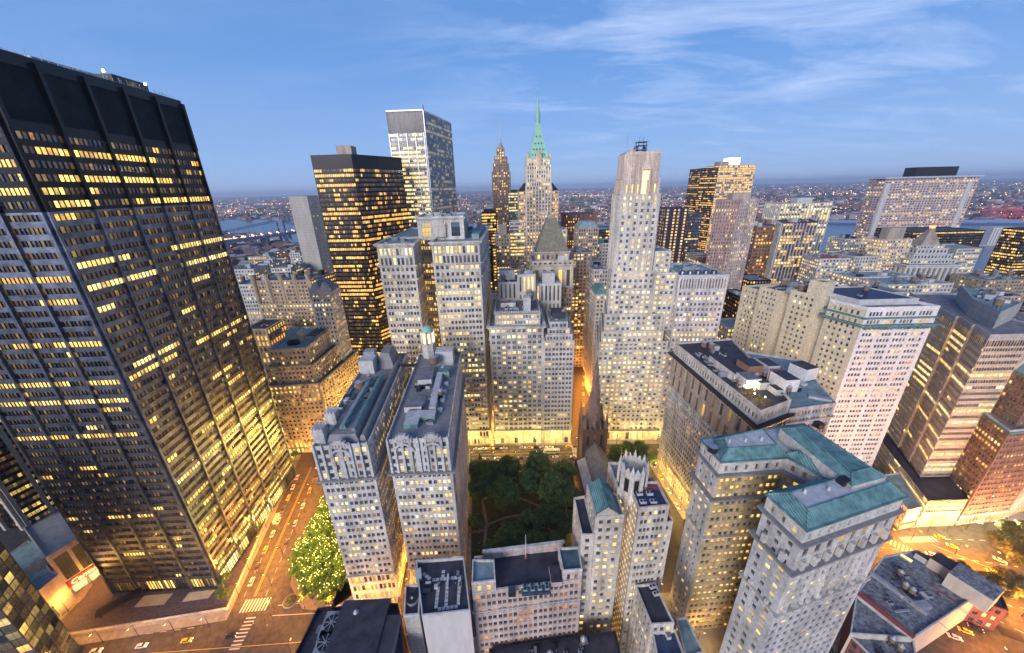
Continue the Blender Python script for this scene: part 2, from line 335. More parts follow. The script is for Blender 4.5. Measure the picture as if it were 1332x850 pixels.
    def clutter(s, poly, z, n, big=1.0, rot=None, mats=(ZINC, PALER, DARK, TEALR, STONE2)):
        r = s.rng; p = poly[:4]
        if rot is None: rot = math.atan2(p[1][1]-p[0][1], p[1][0]-p[0][0])
        for i in range(n):
            a, b_ = r.uniform(.12, .88), r.uniform(.12, .88)
            q = [(p[0][k]*(1-a)+p[1][k]*a)*(1-b_)+(p[3][k]*(1-a)+p[2][k]*a)*b_ for k in (0, 1)]
            t = r.random()
            if t < .38: s.boxpart('roof_box', q, (r.uniform(1.5, 5)*big, r.uniform(1.5, 4)*big), rot, z, z+r.uniform(1, 3.2)*big, r.choice(mats), r.choice((TAR, GRAVEL, PALER)))
            elif t < .6: s.ac(q, rot+r.choice((0, 1.5708)), z, big*r.uniform(.7, 1.1))
            elif t < .72:
                b = MB(); ll = r.uniform(4, 9)*big; b.box(q, (ll, .7), rot+r.choice((0, 1.5708)), z+.3, z+1.0, r.choice((ZINC, PALER))); s.extra.append(('duct', b))
            elif t < .9:
                b = MB(); b.cyl(q, .4*big, z, z+1.6*big, ZINC, 8); b.cyl(q, .65*big, z+1.6*big, z+2*big, DARK, 8); s.extra.append(('vent', b))
            else: s.tank(q, z, 1.5*big, 2.8*big)
    def done(s):
        for k, m in s.parts.items():
            m.build(k, s.root, s.base)
        last = None
        for e in s.extra:
            if len(e) == 3: o = e[1].build(e[0], None, s.base); o.location = (0, 0, 0); o.parent = last
            else: last = e[1].build(e[0], s.root, s.base)
        PENDING.append(s)
def winmesh(wins, origin, name):
    vs, fs, mi, uv, at, ms = [], [], [], [], [], [GLASS]
    ox, oy, oz = origin
    for (p, u, n, w_, h, br, hu, sd_, bars, fr) in wins:
        if fr not in ms: ms.append(fr)
        def q(x, z, o=0.0): return (p[0]+u[0]*x+n[0]*o-ox, p[1]+u[1]*x+n[1]*o-oy, p[2]+z-oz)
        def add(a, b, c, d, m_, isg):
            i = len(vs); vs.extend((a, b, c, d)); fs.append((i, i+1, i+2, i+3)); mi.append(m_); uv.extend((0, 0, 1, 0, 1, 1, 0, 1)); at.extend((br, hu, sd_, 1)*4)
        add(q(0, 0), q(w_, 0), q(w_, h), q(0, h), 0, True)
        k = ms.index(fr); t = 0.06
        nv, nh = bars
        for i in range(nv):
            x = w_*(i+1)/(nv+1); add(q(x-t, 0, .05), q(x+t, 0, .05), q(x+t, h, .05), q(x-t, h, .05), k, False)
        for i in range(nh):
            z = h*(i+1)/(nh+1)+.0; add(q(0, z-t, .06), q(w_, z-t, .06), q(w_, z+t, .06), q(0, z+t, .06), k, False)
    me = bpy.data.meshes.new(name); me.from_pydata(vs, [], fs)
    for m in ms: me.materials.append(m)
    me.polygons.foreach_set('material_index', mi)
    l = me.uv_layers.new(name='UVMap'); l.data.foreach_set('uv', uv)
    c = me.color_attributes.new('lit', 'FLOAT_COLOR', 'CORNER'); c.data.foreach_set('color', at)
    return me
def finish_windows():
    bvh = BVHTree.FromPolygons([Vector(v) for v in OCC_V], OCC_F)
    C0 = Vector((0, 0, CAMZ)); total = 0
    for b in PENDING:
        sc = []
        for i, w_ in enumerate(b.win):
            p, u, n, ww, hh = w_[:5]
            c = Vector((p[0]+u[0]*ww/2+n[0]*.6, p[1]+u[1]*ww/2+n[1]*.6, p[2]+hh/2)); d = c-C0; dist = d.length
            zc = d.dot(fwd)
            if zc <= 0: continue
            x = 666+FPX*d.dot(rgt)/zc; y = 425-FPX*d.dot(upv)/zc
            if not (0 < x < 1332 and 0 < y < 850): continue
            cosn = -(d.x*n[0]+d.y*n[1])/dist
            if cosn <= 0.02: continue
            a = ww*hh*cosn*FPX*FPX/dist/dist
            if a < 3: continue
            sc.append((a, i, c, d, dist))
        sc.sort(key=lambda t: -t[0]); pick = set()
        for a, i, c, d, dist in sc:
            if len(pick) >= b.maxwin: break
            h = bvh.ray_cast(C0, d.normalized(), dist-1.5)
            if h[0] is None: pick.add(i)
        for i in pick:
            w_ = b.win[i]; o = w_[0]
            me = winmesh([w_], o, 'window'); ob = bpy.data.objects.new('window', me); COL.objects.link(ob); ob.parent = b.root; ob.location = (o[0]-b.base[0], o[1]-b.base[1], o[2]); total += 1
        rest = [w_ for i, w_ in enumerate(b.win) if i not in pick]
        if rest:
            ob = bpy.data.objects.new('window', winmesh(rest, b.base, 'windows')); COL.objects.link(ob); ob.parent = b.root
            if len(rest) > 1: ob['kind'] = 'stuff'
    print('window parts', total, 'all', sum(len(b.win) for b in PENDING))
# ================================================================== GROUND AND WATER
def sheet(name, pts, z, m, kind='structure', h=None):
    b = MB(); p = ccw(pts)
    if h: b.pp(p, z, z+h, m)
    else: b.poly([(x, y, z) for x, y in p], m)
    o = b.build(name); o['kind'] = kind; return o
LAND = mat('distant_city_ground', (0.055, 0.05, 0.07), 0.9, scale=0.012, var=0.7, col2=(0.02, 0.035, 0.03), bump=0)
sheet('ground', [(-34000, -500), (34000, -500), (34000, 34000), (-34000, 34000)], 0, LAND)
sheet('asphalt_streets', [(-420, 20), (420, 20), (420, 900), (-420, 900)], 0.05, ASPH)
WATER = mat('river_water', (0.02, 0.07, 0.12), 0.22, scale=0.01, var=0.3, bump=0.35)
shore_near = [(-1750, 2000), (-1168, 1761), (-887, 1464), (-600, 1200), (-200, 1050), (250, 980), (560, 900), (760, 620), (840, 480), (860, 200), (900, -400)]
shore_far = [(6000, -400), (4200, 900), (2700, 1330), (2066, 1560), (1335, 1904), (503, 1970), (-300, 2250), (-1300, 2650), (-1895, 2956), (-2281, 3070), (-2500, 3000)]
sheet('river', shore_near+shore_far, 0.5, WATER)
# ---- pavements of the blocks near the viewer
def pavement(pts): sheet('pavement', pts, 0.0, PAVE, h=0.17)
pavement([(-36, 231), (-36, 260), (45, 260), (45, 229)]); pavement([(-98, 226), (-44, 226), (-60, 300), (-98, 300)])
pavement([(64, 229), (125, 228), (128, 262), (75, 262)]); pavement([(-92, 114), (-60, 115.5), (-68, 211), (-98, 208)]); pavement([(-56, 116), (-24, 117), (-32, 211), (-62, 211)])
pavement([(97, 212), (104, 120), (150, 118), (200, 150), (190, 214)]); pavement([(-22, 134), (72, 136), (92, 211), (-30, 211)]); pavement([(-108, 40), (-30, 40), (-30, 96), (-106, 96)])
pavement([(-26, 40), (70, 40), (68, 110), (-22, 101)]); pavement([(66, 60), (128, 68), (130, 118), (66, 118)]); pavement([(222, 150), (330, 155), (330, 260), (225, 215)])
pavement([(-262, 96), (-221, 100), (-224, 175), (-262, 175)]); pavement([(130, 80), (196, 104), (200, 128), (150, 124)])
def stripes(p, q, n, w_, l, m=PAINT, z=0.056):           # a crossing: n bars between p and q
    b = MB(); d = (q[0]-p[0], q[1]-p[1]); LL = math.hypot(*d); u = (d[0]/LL, d[1]/LL); v = (-u[1], u[0])
    for i in range(n):
        c = (p[0]+d[0]*(i+.5)/n, p[1]+d[1]*(i+.5)/n)
        b.poly([(c[0]+u[0]*a+v[0]*e, c[1]+u[1]*a+v[1]*e, z) for a, e in ((-w_/2, -l/2), (w_/2, -l/2), (w_/2, l/2), (-w_/2, l/2))], m)
    structure('crossing_markings', b)
def lines(ps, wd=0.2, m=PAINT, dash=None, z=0.058):
    b = MB()
    for p, q in ps:
        d = (q[0]-p[0], q[1]-p[1]); LL = math.hypot(*d); u = (d[0]/LL, d[1]/LL); v = (-u[1]*wd/2, u[0]*wd/2)
        segs = [(0, LL)] if not dash else [(t, min(LL, t+dash)) for t in [i*dash*2 for i in range(int(LL/dash/2)+1)]]
        for a, e in segs:
            A = (p[0]+u[0]*a, p[1]+u[1]*a); B_ = (p[0]+u[0]*e, p[1]+u[1]*e)
            b.poly([(A[0]-v[0], A[1]-v[1], z), (B_[0]-v[0], B_[1]-v[1], z), (B_[0]+v[0], B_[1]+v[1], z), (A[0]+v[0], A[1]+v[1], z)], m)
    structure('lane_markings', b)
stripes((-137, 116.5), (-124, 117.5), 9, .7, 6); stripes((-128, 98), (-129, 112), 9, .6, 4.5); stripes((-84, 101), (-84, 112), 9, .6, 4)
stripes((46, 213.5), (46, 228), 10, .6, 4); stripes((-40, 213), (-40, 226), 9, .6, 4); stripes((86, 214), (86, 228), 10, .6, 4); stripes((206, 146), (228, 120), 22, .7, 5); stripes((262, 112), (284, 96), 18, .7, 5); stripes((216, 143), (236, 143), 11, .7, 3.5)
lines([((-134, 121), (-152, 212)), ((-133.2, 121), (-151.2, 212))], .18, YPAINT)
lines([((-128, 121), (-145, 205)), ((-139, 121), (-156, 205))], .18, PAINT, 3)
lines([((-210, 102), (-150, 108)), ((-100, 101), (-24, 108))], .2, PAINT, 3); lines([((-210, 96), (-24, 104))], .2, YPAINT); lines([((-119, 116.5), (-108, 117.5)), ((-119, 112), (-86, 113))], .3)
lines([((-34, 220.5), (100, 222))], .2, YPAINT); lines([((-34, 217), (100, 218.5)), ((-34, 224), (100, 225.5))], .2, PAINT, 3)
lines([((196, 132), (330, 96)), ((200, 139), (330, 112)), ((196, 120), (300, 88)), ((205, 145), (318, 138)), ((210, 112), (262, 60)), ((222, 118), (282, 62))], .25, PAINT, 3); lines([((196, 126), (330, 104)), ((230, 140), (250, 122))], .25, YPAINT)
# ---- plaza round the dark tower, with its pale edge wall
sheet('plaza_paving', [(-214, 106), (-143, 116), (-171, 224), (-230, 222), (-232, 150)], 0.0, PLAZA, h=1.2)
b = MB(); pl = [(-214, 104.6), (-142.2, 114.6), (-170, 226)]
for p, q in zip(pl, pl[1:]):
    d = math.hypot(q[0]-p[0], q[1]-p[1]); b.box(((p[0]+q[0])/2, (p[1]+q[1])/2), (d+1.2, 1.6), math.atan2(q[1]-p[1], q[0]-p[0]), 0.06, 1.9, PAVE)
    b.box(((p[0]+q[0])/2, (p[1]+q[1])/2), (d+1.6, .9), math.atan2(q[1]-p[1], q[0]-p[0]), 1.9, 2.1, STONE)
o = b.build('plaza_wall', None, (-142, 114, 0)); tag(o, 'low pale parapet wall edging the raised plaza round the dark office tower', 'wall')
sheet('footway', [(-216, 99.5), (-140, 110.5), (-166.5, 226), (-170, 226), (-143, 114.8), (-216, 104)], 0.0, PAVE, h=0.17)
# ---- churchyard
GRASS = mat('churchyard_grass', (0.018, 0.035, 0.012), 0.95, scale=0.4, var=0.6, bump=0.4)
sheet('churchyard_lawn', [(-25, 137), (40, 137), (40, 208), (-31, 208)], 0.0, GRASS, h=0.5)
sheet('church_green', [(64, 160), (86, 150), (92, 207), (64, 207)], 0.0, GRASS, h=0.4)
PATH = mat('path_stone', (0.16, 0.13, 0.12), 0.8, scale=0.8)
def path(pts, wd=1.7, z=0.5):
    b = MB()
    for i, (p, q) in enumerate(zip(pts, pts[1:])):
        d = (q[0]-p[0], q[1]-p[1]); l = math.hypot(*d); v = (-d[1]/l*wd/2, d[0]/l*wd/2); zz_ = z+.02+.004*i
        b.poly([(p[0]-v[0], p[1]-v[1], zz_), (q[0]-v[0], q[1]-v[1], zz_), (q[0]+v[0], q[1]+v[1], zz_), (p[0]+v[0], p[1]+v[1], zz_)], PATH)
    structure('path', b)
GP = lambda *a: [G(x, y, .5) for x, y in a]
path(GP((629, 720), (633, 680), (627, 650), (640, 645))); path(GP((633, 683), (655, 674), (690, 668), (705, 660))); path(GP((610, 693), (632, 690)), z=.53); path(GP((676, 648), (700, 658), (715, 690), (728, 705)), z=.54); path(GP((716, 640), (700, 650)), z=.56)
o = MB(); 
for i in range(60):
    f = i/59; o.box((-31+f*73, 209.2), (.12, .12), 0, .17, 2.0, BLACKM)
o.box((5.5, 209.2), (73.5, .16), 0, 1.7, 1.8, BLACKM); o.box((5.5, 209.2), (73.5, .8), 0, .17, .9, PAVE)
tag(o.build('iron_fence', None, (5, 209, 0)), 'low iron railing on a stone kerb between the churchyard and the avenue', 'fence')

# ================================================================== THE DARK OFFICE TOWER (left)
NEAR = G(289, 766); FAR = G(385, 620); LEFT = (NEAR[0]-54, NEAR[1]-1.5)
b = Building('office_tower', 'huge dark steel office tower with long horizontal spandrels filling the left edge', 'office tower', NEAR)
BK = (LEFT[0]-4.6, LEFT[1]+78)
pl = [LEFT, NEAR, FAR, BK]
P9 = [(i/9+.003, (i+1)/9-.007) for i in range(9)]
s_lo = ST(bay=15, floor=4.1, pat=P9, v=(0.30, 0.82), wall=BLACKM, spand=STEEL, depth=.35, runs=(2, 3, 5, 9), lit=0.07, streak=0.2, fill=0.8, dim=(.35, 1.5), hue=(.3, .6), bars=(0, 0), pier=(.85, .9, STEEL), margin=0.5)
s_hi = var(s_lo, spand=BLACKM, pier=(.85, .9, BLACKM), lit=.10, streak=.42)  # upper floors go black: their darker sky reflection is put into the material
s_base = var(s_lo, floor=6, v=(.1, .9), lit=.3, streak=.5, spand=DARK)
b.tier(pl, 1.2, 9, s_base, roof=None, par=0)
b.tier(pl, 9, 70, var(s_lo, streak=.3, lit=.10), roof=None, par=0); b.tier(pl, 70, 186, s_lo, roof=None, par=0)
b.tier(pl, 186, 211, s_hi, roof=None, par=0)
s_lv = ST(bay=15, floor=13, pat=[(.05, .95)], v=(.12, .9), wall=BLACKM, spand=BLACKM, depth=.5, lit=0, streak=0, bars=(0, 0), pier=(1.3, 1.3, BLACKM), margin=.7)
nb = len(b.win); b.tier(pl, 211, 231.5, var(s_lv, floor=20), roof=TAR, par=1.5, parm=BLACKM); lv = b.win[nb:]; del b.win[nb:]
for (p, u, n, w_, h, *_r) in lv: b.P('louvre_panel').quad(p, (p[0]+u[0]*w_, p[1]+u[1]*w_, p[2]), (p[0]+u[0]*w_, p[1]+u[1]*w_, p[2]+h), (p[0], p[1], p[2]+h), LOUV)
# roof plant
c0 = (-175, 190)
b.boxpart('roof_plant', (-165, 182), (16, 9), 1.6, 231.5, 237, DARK, occ=True); b.boxpart('roof_plant', (-166, 160), (22, 6), 1.6, 231.5, 236, STEEL)
for k in range(34):
    x, y = -155+rnd.uniform(-1, 1), 130+k*2.1
    q = MB(); q.tube((x-.8-k*.13, y, 232.9), (x-.8-k*.13, y, 234.4+rnd.random()*1.6), .09, ZINC, 4); q.tube((x-.8-k*.13, y, 234), (x-.8-k*.13, y+2.1, 234), .07, ZINC, 4); b.extra.append(('railing', q))
q = MB(); q.cyl((-157.2, 168), .35, 236, 236.8, YLAMP, 8); b.extra.append(('warning_lamp', q)); q = MB(); q.cyl((-158, 186), .35, 235.6, 236.4, YLAMP, 8); b.extra.append(('warning_lamp', q))
b.done()
# sunken court, canopy and planting on the plaza
o = MB(); o.box((-196, 117), (16, 5), .75, 4.6, 5.1, DARK); [o.box((-196+dx, 117+dy), (.5, .5), 0, 1.2, 4.6, DARK) for dx, dy in ((-5, -5), (5, 4.5), (0, 0))]
tag(o.build('plaza_canopy', None, (-196, 117, 1.2)), 'slim dark flat canopy standing on the plaza at the foot of the dark tower', 'canopy')
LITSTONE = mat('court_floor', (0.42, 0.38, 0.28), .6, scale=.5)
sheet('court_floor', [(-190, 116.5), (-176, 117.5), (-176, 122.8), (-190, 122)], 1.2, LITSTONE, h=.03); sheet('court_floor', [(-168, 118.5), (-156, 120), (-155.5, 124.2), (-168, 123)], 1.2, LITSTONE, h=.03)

# ================================================================== dark tower with pale piers + low corner store behind it, glass corner tower
b = Building('office_tower', 'dark tower with pale vertical piers rising behind the huge steel tower at the far left', 'office tower', (-300, 178))
s = ST(bay=9.5, floor=3.9, pat=[(i/6+.01, (i+1)/6-.01) for i in range(6)], v=(.3, .85), wall=BLACKM, depth=.4, lit=.15, streak=.12, fill=.6, hue=(.35, .6), pier=(1.5, 1.3, CONC), margin=.9, dim=(.2, .8))
b.tier([(-370, 146), (-262, 142), (-250, 178), (-358, 190)], 26, 120, s, roof=TAR); b.done()
b = Building('corner_store', 'pale stone corner store with red script neon sign and an arched entrance', 'shop', (-228, 118))
q1 = [(-262, 141), (-229, 123.5), (-223.5, 137), (-226, 178), (-262, 178)]
b.tier(q1, .17, 27, ST(wall=STONE), faces={0: STONE, 1: STONE, 2: STONE, 3: STONE, 4: STONE}, roof=ZINC, par=1)
q2 = [(-262, 98), (-224.5, 98), (-223.2, 121), (-229.5, 123), (-262, 140)]
b.tier(q2, .17, 19, ST(wall=STONE), faces={i: STONE for i in range(5)}, roof=TEALR, par=1)
# big dark windows, shopfront and sign on the street face, arch with lamps
def facebox(b, part, a, bb, x0, x1, z0, z1, proud, m):
    Lx = math.hypot(bb[0]-a[0], bb[1]-a[1]); u = ((bb[0]-a[0])/Lx, (bb[1]-a[1])/Lx); n = (u[1], -u[0]); c = (a[0]+u[0]*(x0+x1)/2+n[0]*proud/2, a[1]+u[1]*(x0+x1)/2+n[1]*proud/2)
    q = MB(); q.box(c, (x1-x0, abs(proud)+.1), math.atan2(u[1], u[0]), z0, z1, m); b.extra.append((part, q)); return c
A_, B2 = (-229, 123.5), (-223.5, 137); B3 = (-226, 178)
for (a0, a1, x0, x1) in ((A_, B2, 1.5, 6.3), (A_, B2, 7.6, 13), (B2, B3, 1.5, 8), (B2, B3, 10, 17)):
    Lx = math.hypot(a1[0]-a0[0], a1[1]-a0[1]); u = ((a1[0]-a0[0])/Lx, (a1[1]-a0[1])/Lx); n = (u[1], -u[0])
    b.win.append(((a0[0]+u[0]*x0+n[0]*.12, a0[1]+u[1]*x0+n[1]*.12, 10), u, n, x1-x0, 15, .03, .4, 0, (3, 5), WFR))
    b.win.append(((a0[0]+u[0]*x0+n[0]*.3, a0[1]+u[1]*x0+n[1]*.3, 1), u, n, x1-x0, 4, 1.0, .62, 0, (3, 0), WFR))
facebox(b, 'sign_board', A_, B2, .6, 14, 5.6, 9.3, .7, RUST)
NEON = glow('neon_red', (1, .12, .04), 9)
def text(bld, part, body, loc, rz, size, m, ext=.15, shear=0.0):
    cu = bpy.data.curves.new(body, 'FONT'); cu.body = body; cu.size = size; cu.extrude = ext; cu.shear = shear; cu.align_x = 'CENTER'; cu.resolution_u = 2
    t = bpy.data.objects.new('t', cu); COL.objects.link(t); dg = bpy.context.evaluated_depsgraph_get(); me = bpy.data.meshes.new_from_object(t.evaluated_get(dg)); bpy.data.objects.remove(t)
    me.materials.clear(); me.materials.append(m); o = bpy.data.objects.new(part, me); COL.objects.link(o); o.rotation_euler = (math.radians(90), 0, rz); o.location = (loc[0]-bld.base[0], loc[1]-bld.base[1], loc[2]); o.parent = bld.root; return o
rz = math.atan2(13.5, 5.5)
text(b, 'neon_sign', 'Century', (-225.3, 130.0, 6.4), rz, 3.6, NEON, .12, .35); text(b, 'neon_sign', '21', (-224.0, 135.4, 3.4), rz, 2.2, glow('sign_pale', (1, .9, .6), 6))
text(b, 'sign_letters', 'C21', (-223.3, 109, 8.4), 1.52, 2.0, glow('sign_white', (.9, .95, 1), 6))
q = MB()
for k in range(16):                     # arch ring
    a0, a1 = math.pi*k/16, math.pi*(k+1)/16; P = lambda a, r_: (-223.6, 109+r_*math.cos(a), 7+r_*math.sin(a))
    q.quad(P(a0, 5.2), P(a1, 5.2), P(a1, 6.3), P(a0, 6.3), STONE2); q.quad((-222.8, *P(a0, 6.3)[1:]), (-222.8, *P(a1, 6.3)[1:]), P(a1, 6.3), P(a0, 6.3), STONE2); q.quad((-222.8, *P(a0, 5.2)[1:]), (-222.8, *P(a0, 6.3)[1:]), (-222.8, *P(a1, 6.3)[1:]), (-222.8, *P(a1, 5.2)[1:]), STONE2)
b.extra.append(('arch', q)); b.win.append(((-223.55, 104, .4), (0, 1), (1, 0), 10, 7.5, .12, .5, 0, (3, 1), WFR))
for dy in (-3.2, 0, 3.2): b.win.append(((-223.4, 109+dy-1, 9.4 if dy else 10), (0, 1), (1, 0), 2, 2, .9, .6, 0, (0, 0), WFR))
for x in (-240, -232): b.win.append(((x, 97.9, 20.0), (1, 0), (0, -1), 2.5, 2, .8, .6, 0, (0, 0), WFR))
b.boxpart('roof_box', (-246, 128), (20, 8), -.5, 19, 24, STONE, TEALR); b.boxpart('roof_box', (-240, 108), (14, 10), 0, 19, 22.5, ZINC); b.done()
b = Building('glass_tower', 'glass curtain wall tower cutting into the bottom left corner of the view', 'office tower', (-215, 76))
s = ST(bay=3.6, floor=4, pat=[(.03, .97)], v=(.05, .95), wall=STEEL, depth=.15, lit=.10, streak=.12, fill=.5, hue=(.3, .6), bars=(1, 0), margin=.2, dim=(.15, .7))
gx, gy = G(90, 850, 0); b.tier([(gx-52, gy-36), (gx+10, gy-11), (gx+3, gy+2), (gx-60, gy-20)], .1, 96, s, roof=TAR); b.done()

# ================================================================== THE TWIN GOTHIC OFFICE BLOCKS
def twin(poly, z, label, base, two):
    b = Building('gothic_office_block', label, 'office building', base)
    p = poly; H1 = z-16
    s = ST(bay=3.9, floor=4.0, pat=P_TWO, v=(.2, .74), wall=STONE2, depth=.4, lit=.33, streak=.12, hue=(.4, .75), sill=4)
    sr = var(s, bay=3.6, lit=.55, hue=(.3, .55), wall=LILAC); sl = var(s, pat=P_ONE, bay=2.6)
    fs = {0: s, 1: sr, 2: s, 3: s}
    b.tier(p, .17, 18, var(s, floor=5.4, lit=.6, hue=(.3, .5), v=(.15, .8), wall=WARM), roof=None, par=0)
    b.cornice(p, 18.5, .7, .8, WARM); b.tier(p, 18, H1, s, faces=fs, roof=None, par=0); b.cornice(p, H1+.4, 1.5, 1.6, SLATE); b.dentils(p[0], p[1], H1-1, 1.3, STONE2)
    b.tier(p, H1, z, var(s, lit=.12, pat=P_ONE, bay=2.8, v=(.2, .8)), roof=SLATE, par=1.2, parm=STONE2)
    # buttress piers and arched gables on the street front
    a, c = p[0], p[1]; Lx = math.hypot(c[0]-a[0], c[1]-a[1]); u = ((c[0]-a[0])/Lx, (c[1]-a[1])/Lx); n = (u[1], -u[0]); rot = math.atan2(u[1], u[0])
    for k in range(9 if two else 7):
        x = Lx*k/(8 if two else 6); x = min(max(x, .6), Lx-.6); q = MB(); cc = (a[0]+u[0]*x+n[0]*.35, a[1]+u[1]*x+n[1]*.35); q.box(cc, (.9, .7), rot, H1, z+.5, STONE2); q.box(cc, (.9, .9), rot, z+.5, z+2.4, STONE2, .15); b.extra.append(('pinnacle', q))
    for gx_ in ((Lx*.27, Lx*.73) if two else (Lx*.48,)):
        q = MB(); m_ = STONE2; R_ = 3.3
        P = lambda ang, r_, o: (a[0]+u[0]*(gx_+r_*math.cos(ang))+n[0]*o, a[1]+u[1]*(gx_+r_*math.cos(ang))+n[1]*o, z-4.6+r_*math.sin(ang))
        for k in range(14):
            a0, a1 = math.pi*k/14, math.pi*(k+1)/14
            q.quad(P(a1, R_, .9), P(a0, R_, .9), P(a0, R_+.9, .9), P(a1, R_+.9, .9), m_); q.quad(P(a0, R_, .05), P(a0, R_, .9), P(a1, R_, .9), P(a1, R_, .05), m_); q.quad(P(a0, R_+.9, .9), P(a0, R_+.9, -.4), P(a1, R_+.9, -.4), P(a1, R_+.9, .9), m_)
        b.extra.append(('arch', q)); q = MB()
        cc = (a[0]+u[0]*gx_+n[0]*.1, a[1]+u[1]*gx_+n[1]*.1); q.box(cc, (7.4, 1.4), rot, z+.2, z+1.9, m_); q.box(cc, (5.4, 1.5), rot, z+1.9, z+3.0, m_); q.box(cc, (3.0, 1.5), rot, z+3.0, z+3.8, m_); b.extra.append(('gable', q))
        for k in range(5): q = MB(); x = gx_-2.4+k*1.2; q.box((a[0]+u[0]*x+n[0]*.95, a[1]+u[1]*x+n[1]*.95), (.45, .25), rot, z+.4, z+1.7, STONE); b.extra.append(('gable_rib', q))
    return b, u, n, rot, Lx
Z = 93.5
pT2 = ccw([(-81.8, 117.6), (-59.5, 119.2), (-66.5, 205), (-86.5, 204)])
pT2 = [(-81.8, 117.6), (-59.5, 119.2), (-66.5, 205), (-89.5, 204)]
b, u, n, rot, Lx = twin(pT2, Z, 'left of the two gothic limestone blocks, with two square corner turrets on its roof', (-81, 118), False)
for (t, k, hh) in ((.06, 5, 7), (.06, 18, 6)):
    cc = (pT2[0][0]+2.2-k*.09, pT2[0][1]+k); b.boxpart('turret', cc, (4.6, 4.6), rot, Z, Z+hh, STONE2)
    for i in range(4):
        for j in (0, 1): q = MB(); q.box((cc[0]+(i-1.5)*1.35, cc[1]+(j*2-1)*2.2), (.75, .6), rot, Z+hh, Z+hh+.9, STONE2); b.extra.append(('battlement', q))
def hipmb(poly, z0, z1, inset, m, top):
    q = MB(); p = ccw(poly); i_ = offset(p, -inset); q.prism([(x, y, z0) for x, y in p], [(x, y, z1) for x, y in i_], m, top); return q
b.extra.append(('mansard', hipmb([(-78, 121), (-64, 121), (-68, 150), (-80, 150)], Z, Z+3.2, 1.6, SLATE, SLATE)))
b.extra.append(('long_skylight', hipmb([(-74, 126), (-71, 126), (-74, 168), (-77, 168)], Z+3.2, Z+5.2, .7, PATINA, ZINC)))
b.extra.append(('long_skylight', hipmb([(-68.5, 124), (-66, 124), (-70, 172), (-72.5, 172)], Z+.1, Z+4.6, .6, TEALR, PATINA)))
b.extra.append(('roof_ridge', hipmb([(-64.6, 122), (-61.5, 122), (-68, 200), (-71, 200)], Z+.05, Z+2.4, .9, SLATE, SLATE)))
b.extra.append(('roof_house', hipmb([(-79, 186), (-69, 186), (-70.5, 203), (-80.5, 203)], Z, Z+9, 2.5, SLATE, SLATE)))
b.boxpart('plant_house', (-83, 186), (8, 11), rot, Z, Z+8, PALER, PALER); b.boxpart('plant_house', (-83, 190), (6, 5), rot, Z+8, Z+10.5, ZINC)
b.tank((-78, 160), Z+1, 2.2, 3.4); b.clutter([(-84, 135), (-78, 135), (-82, 178), (-87, 178)], Z, 14, .8); b.clutter([(-76, 150), (-70, 150), (-73, 182), (-80, 182)], Z+.1, 12, .8)
b.done()
pT3 = [(-53, 120.8), (-27.2, 121.4), (-32.5, 205), (-58.5, 204)]
b, u, n, rot, Lx = twin(pT3, Z, 'right of the two gothic limestone blocks, with twin arched gables and a mint domed turret', (-53, 121), True)
b.boxpart('roof_house', (-47, 146), (8, 9), rot, Z, Z+3, PALER, GRAVEL); b.boxpart('roof_house', (-42, 137), (13, 5), rot, Z, Z+2.6, TEALR, PALER); b.boxpart('roof_house', (-45, 132), (6, 5), rot, Z, Z+2.2, PATINA, PALER); b.boxpart('roof_house', (-47, 172), (7, 14), rot+.05, Z, Z+4, PALER, GRAVEL)
b.boxpart('roof_house', (-39, 158), (3, 34), rot+.05, Z, Z+3.2, PALER, PALER); b.boxpart('plant_house', (-40, 192), (10, 7), rot, Z, Z+9, PALER, PALER); b.boxpart('plant_house', (-38, 176), (6, 6), rot, Z, Z+4, TEALR, PATINA)
b.tank((-45, 184), Z+2, 2.5, 4); b.tank((-35, 198), Z+1, 1.8, 3.2)
for k in range(4):
    q = MB(); q.cyl((-34.5-k*.3, 142+k*8), 1.3, Z, Z+1.4, PALER, 12); b.extra.append(('fan', q))
b.clutter([(-50, 124), (-30, 124), (-34, 190), (-55, 190)], Z, 34, .75)
# octagonal domed turret
tx, tz = AT(555, 425, 202); q = MB(); q.cyl((tx, 202), 4.4, Z-10, Z+9, STONE, 8); b.extra.append(('domed_turret', q))
q = MB(); q.cyl((tx, 202), 3.6, Z+9, Z+17, STONE, 8); b.extra.append(('belfry', q))
for k in range(8):
    a = k*.785+.39; q = MB(); q.box((tx+3.75*math.cos(a), 202+3.75*math.sin(a)), (.5, 1.2), a, Z+10, Z+16, glow('belfry_glow', (1, .7, .35), 1.2)); b.extra.append(('lit_opening', q))
    q = MB(); q.cyl((tx+4.2*math.cos(a+.39), 202+4.2*math.sin(a+.39)), .4, Z+9, Z+17.5, STONE, 6, .2); b.extra.append(('pinnacle', q))
q = MB()
for k in range(6): r1, r2 = 3.3*math.cos(k*.26), 3.3*math.cos((k+1)*.26); q.cyl((tx, 202), r1, Z+17+3.3*math.sin(k*.26), Z+17+3.3*math.sin((k+1)*.26), MINT, 16, max(r2, .05))
q.cyl((tx, 202), .3, Z+20, Z+22.4, MINT, 6, .05); b.extra.append(('dome', q)); b.done()
o = MB(); o.tube((-66.5, 188, Z+1.2), (-56.5, 188, Z+1.2), 1.0, DARK, 6); o.tube((-66.5, 188, Z+3), (-56.5, 188, Z+3), .15, DARK, 5)
for k in range(6): o.tube((-66.5+k*2, 188, Z+2), (-66.5+k*2, 188, Z+3), .1, DARK, 4)
tag(o.build('footbridge', None, (-61, 188, Z)), 'small dark footbridge spanning the gap between the two gothic block roofs', 'footbridge')
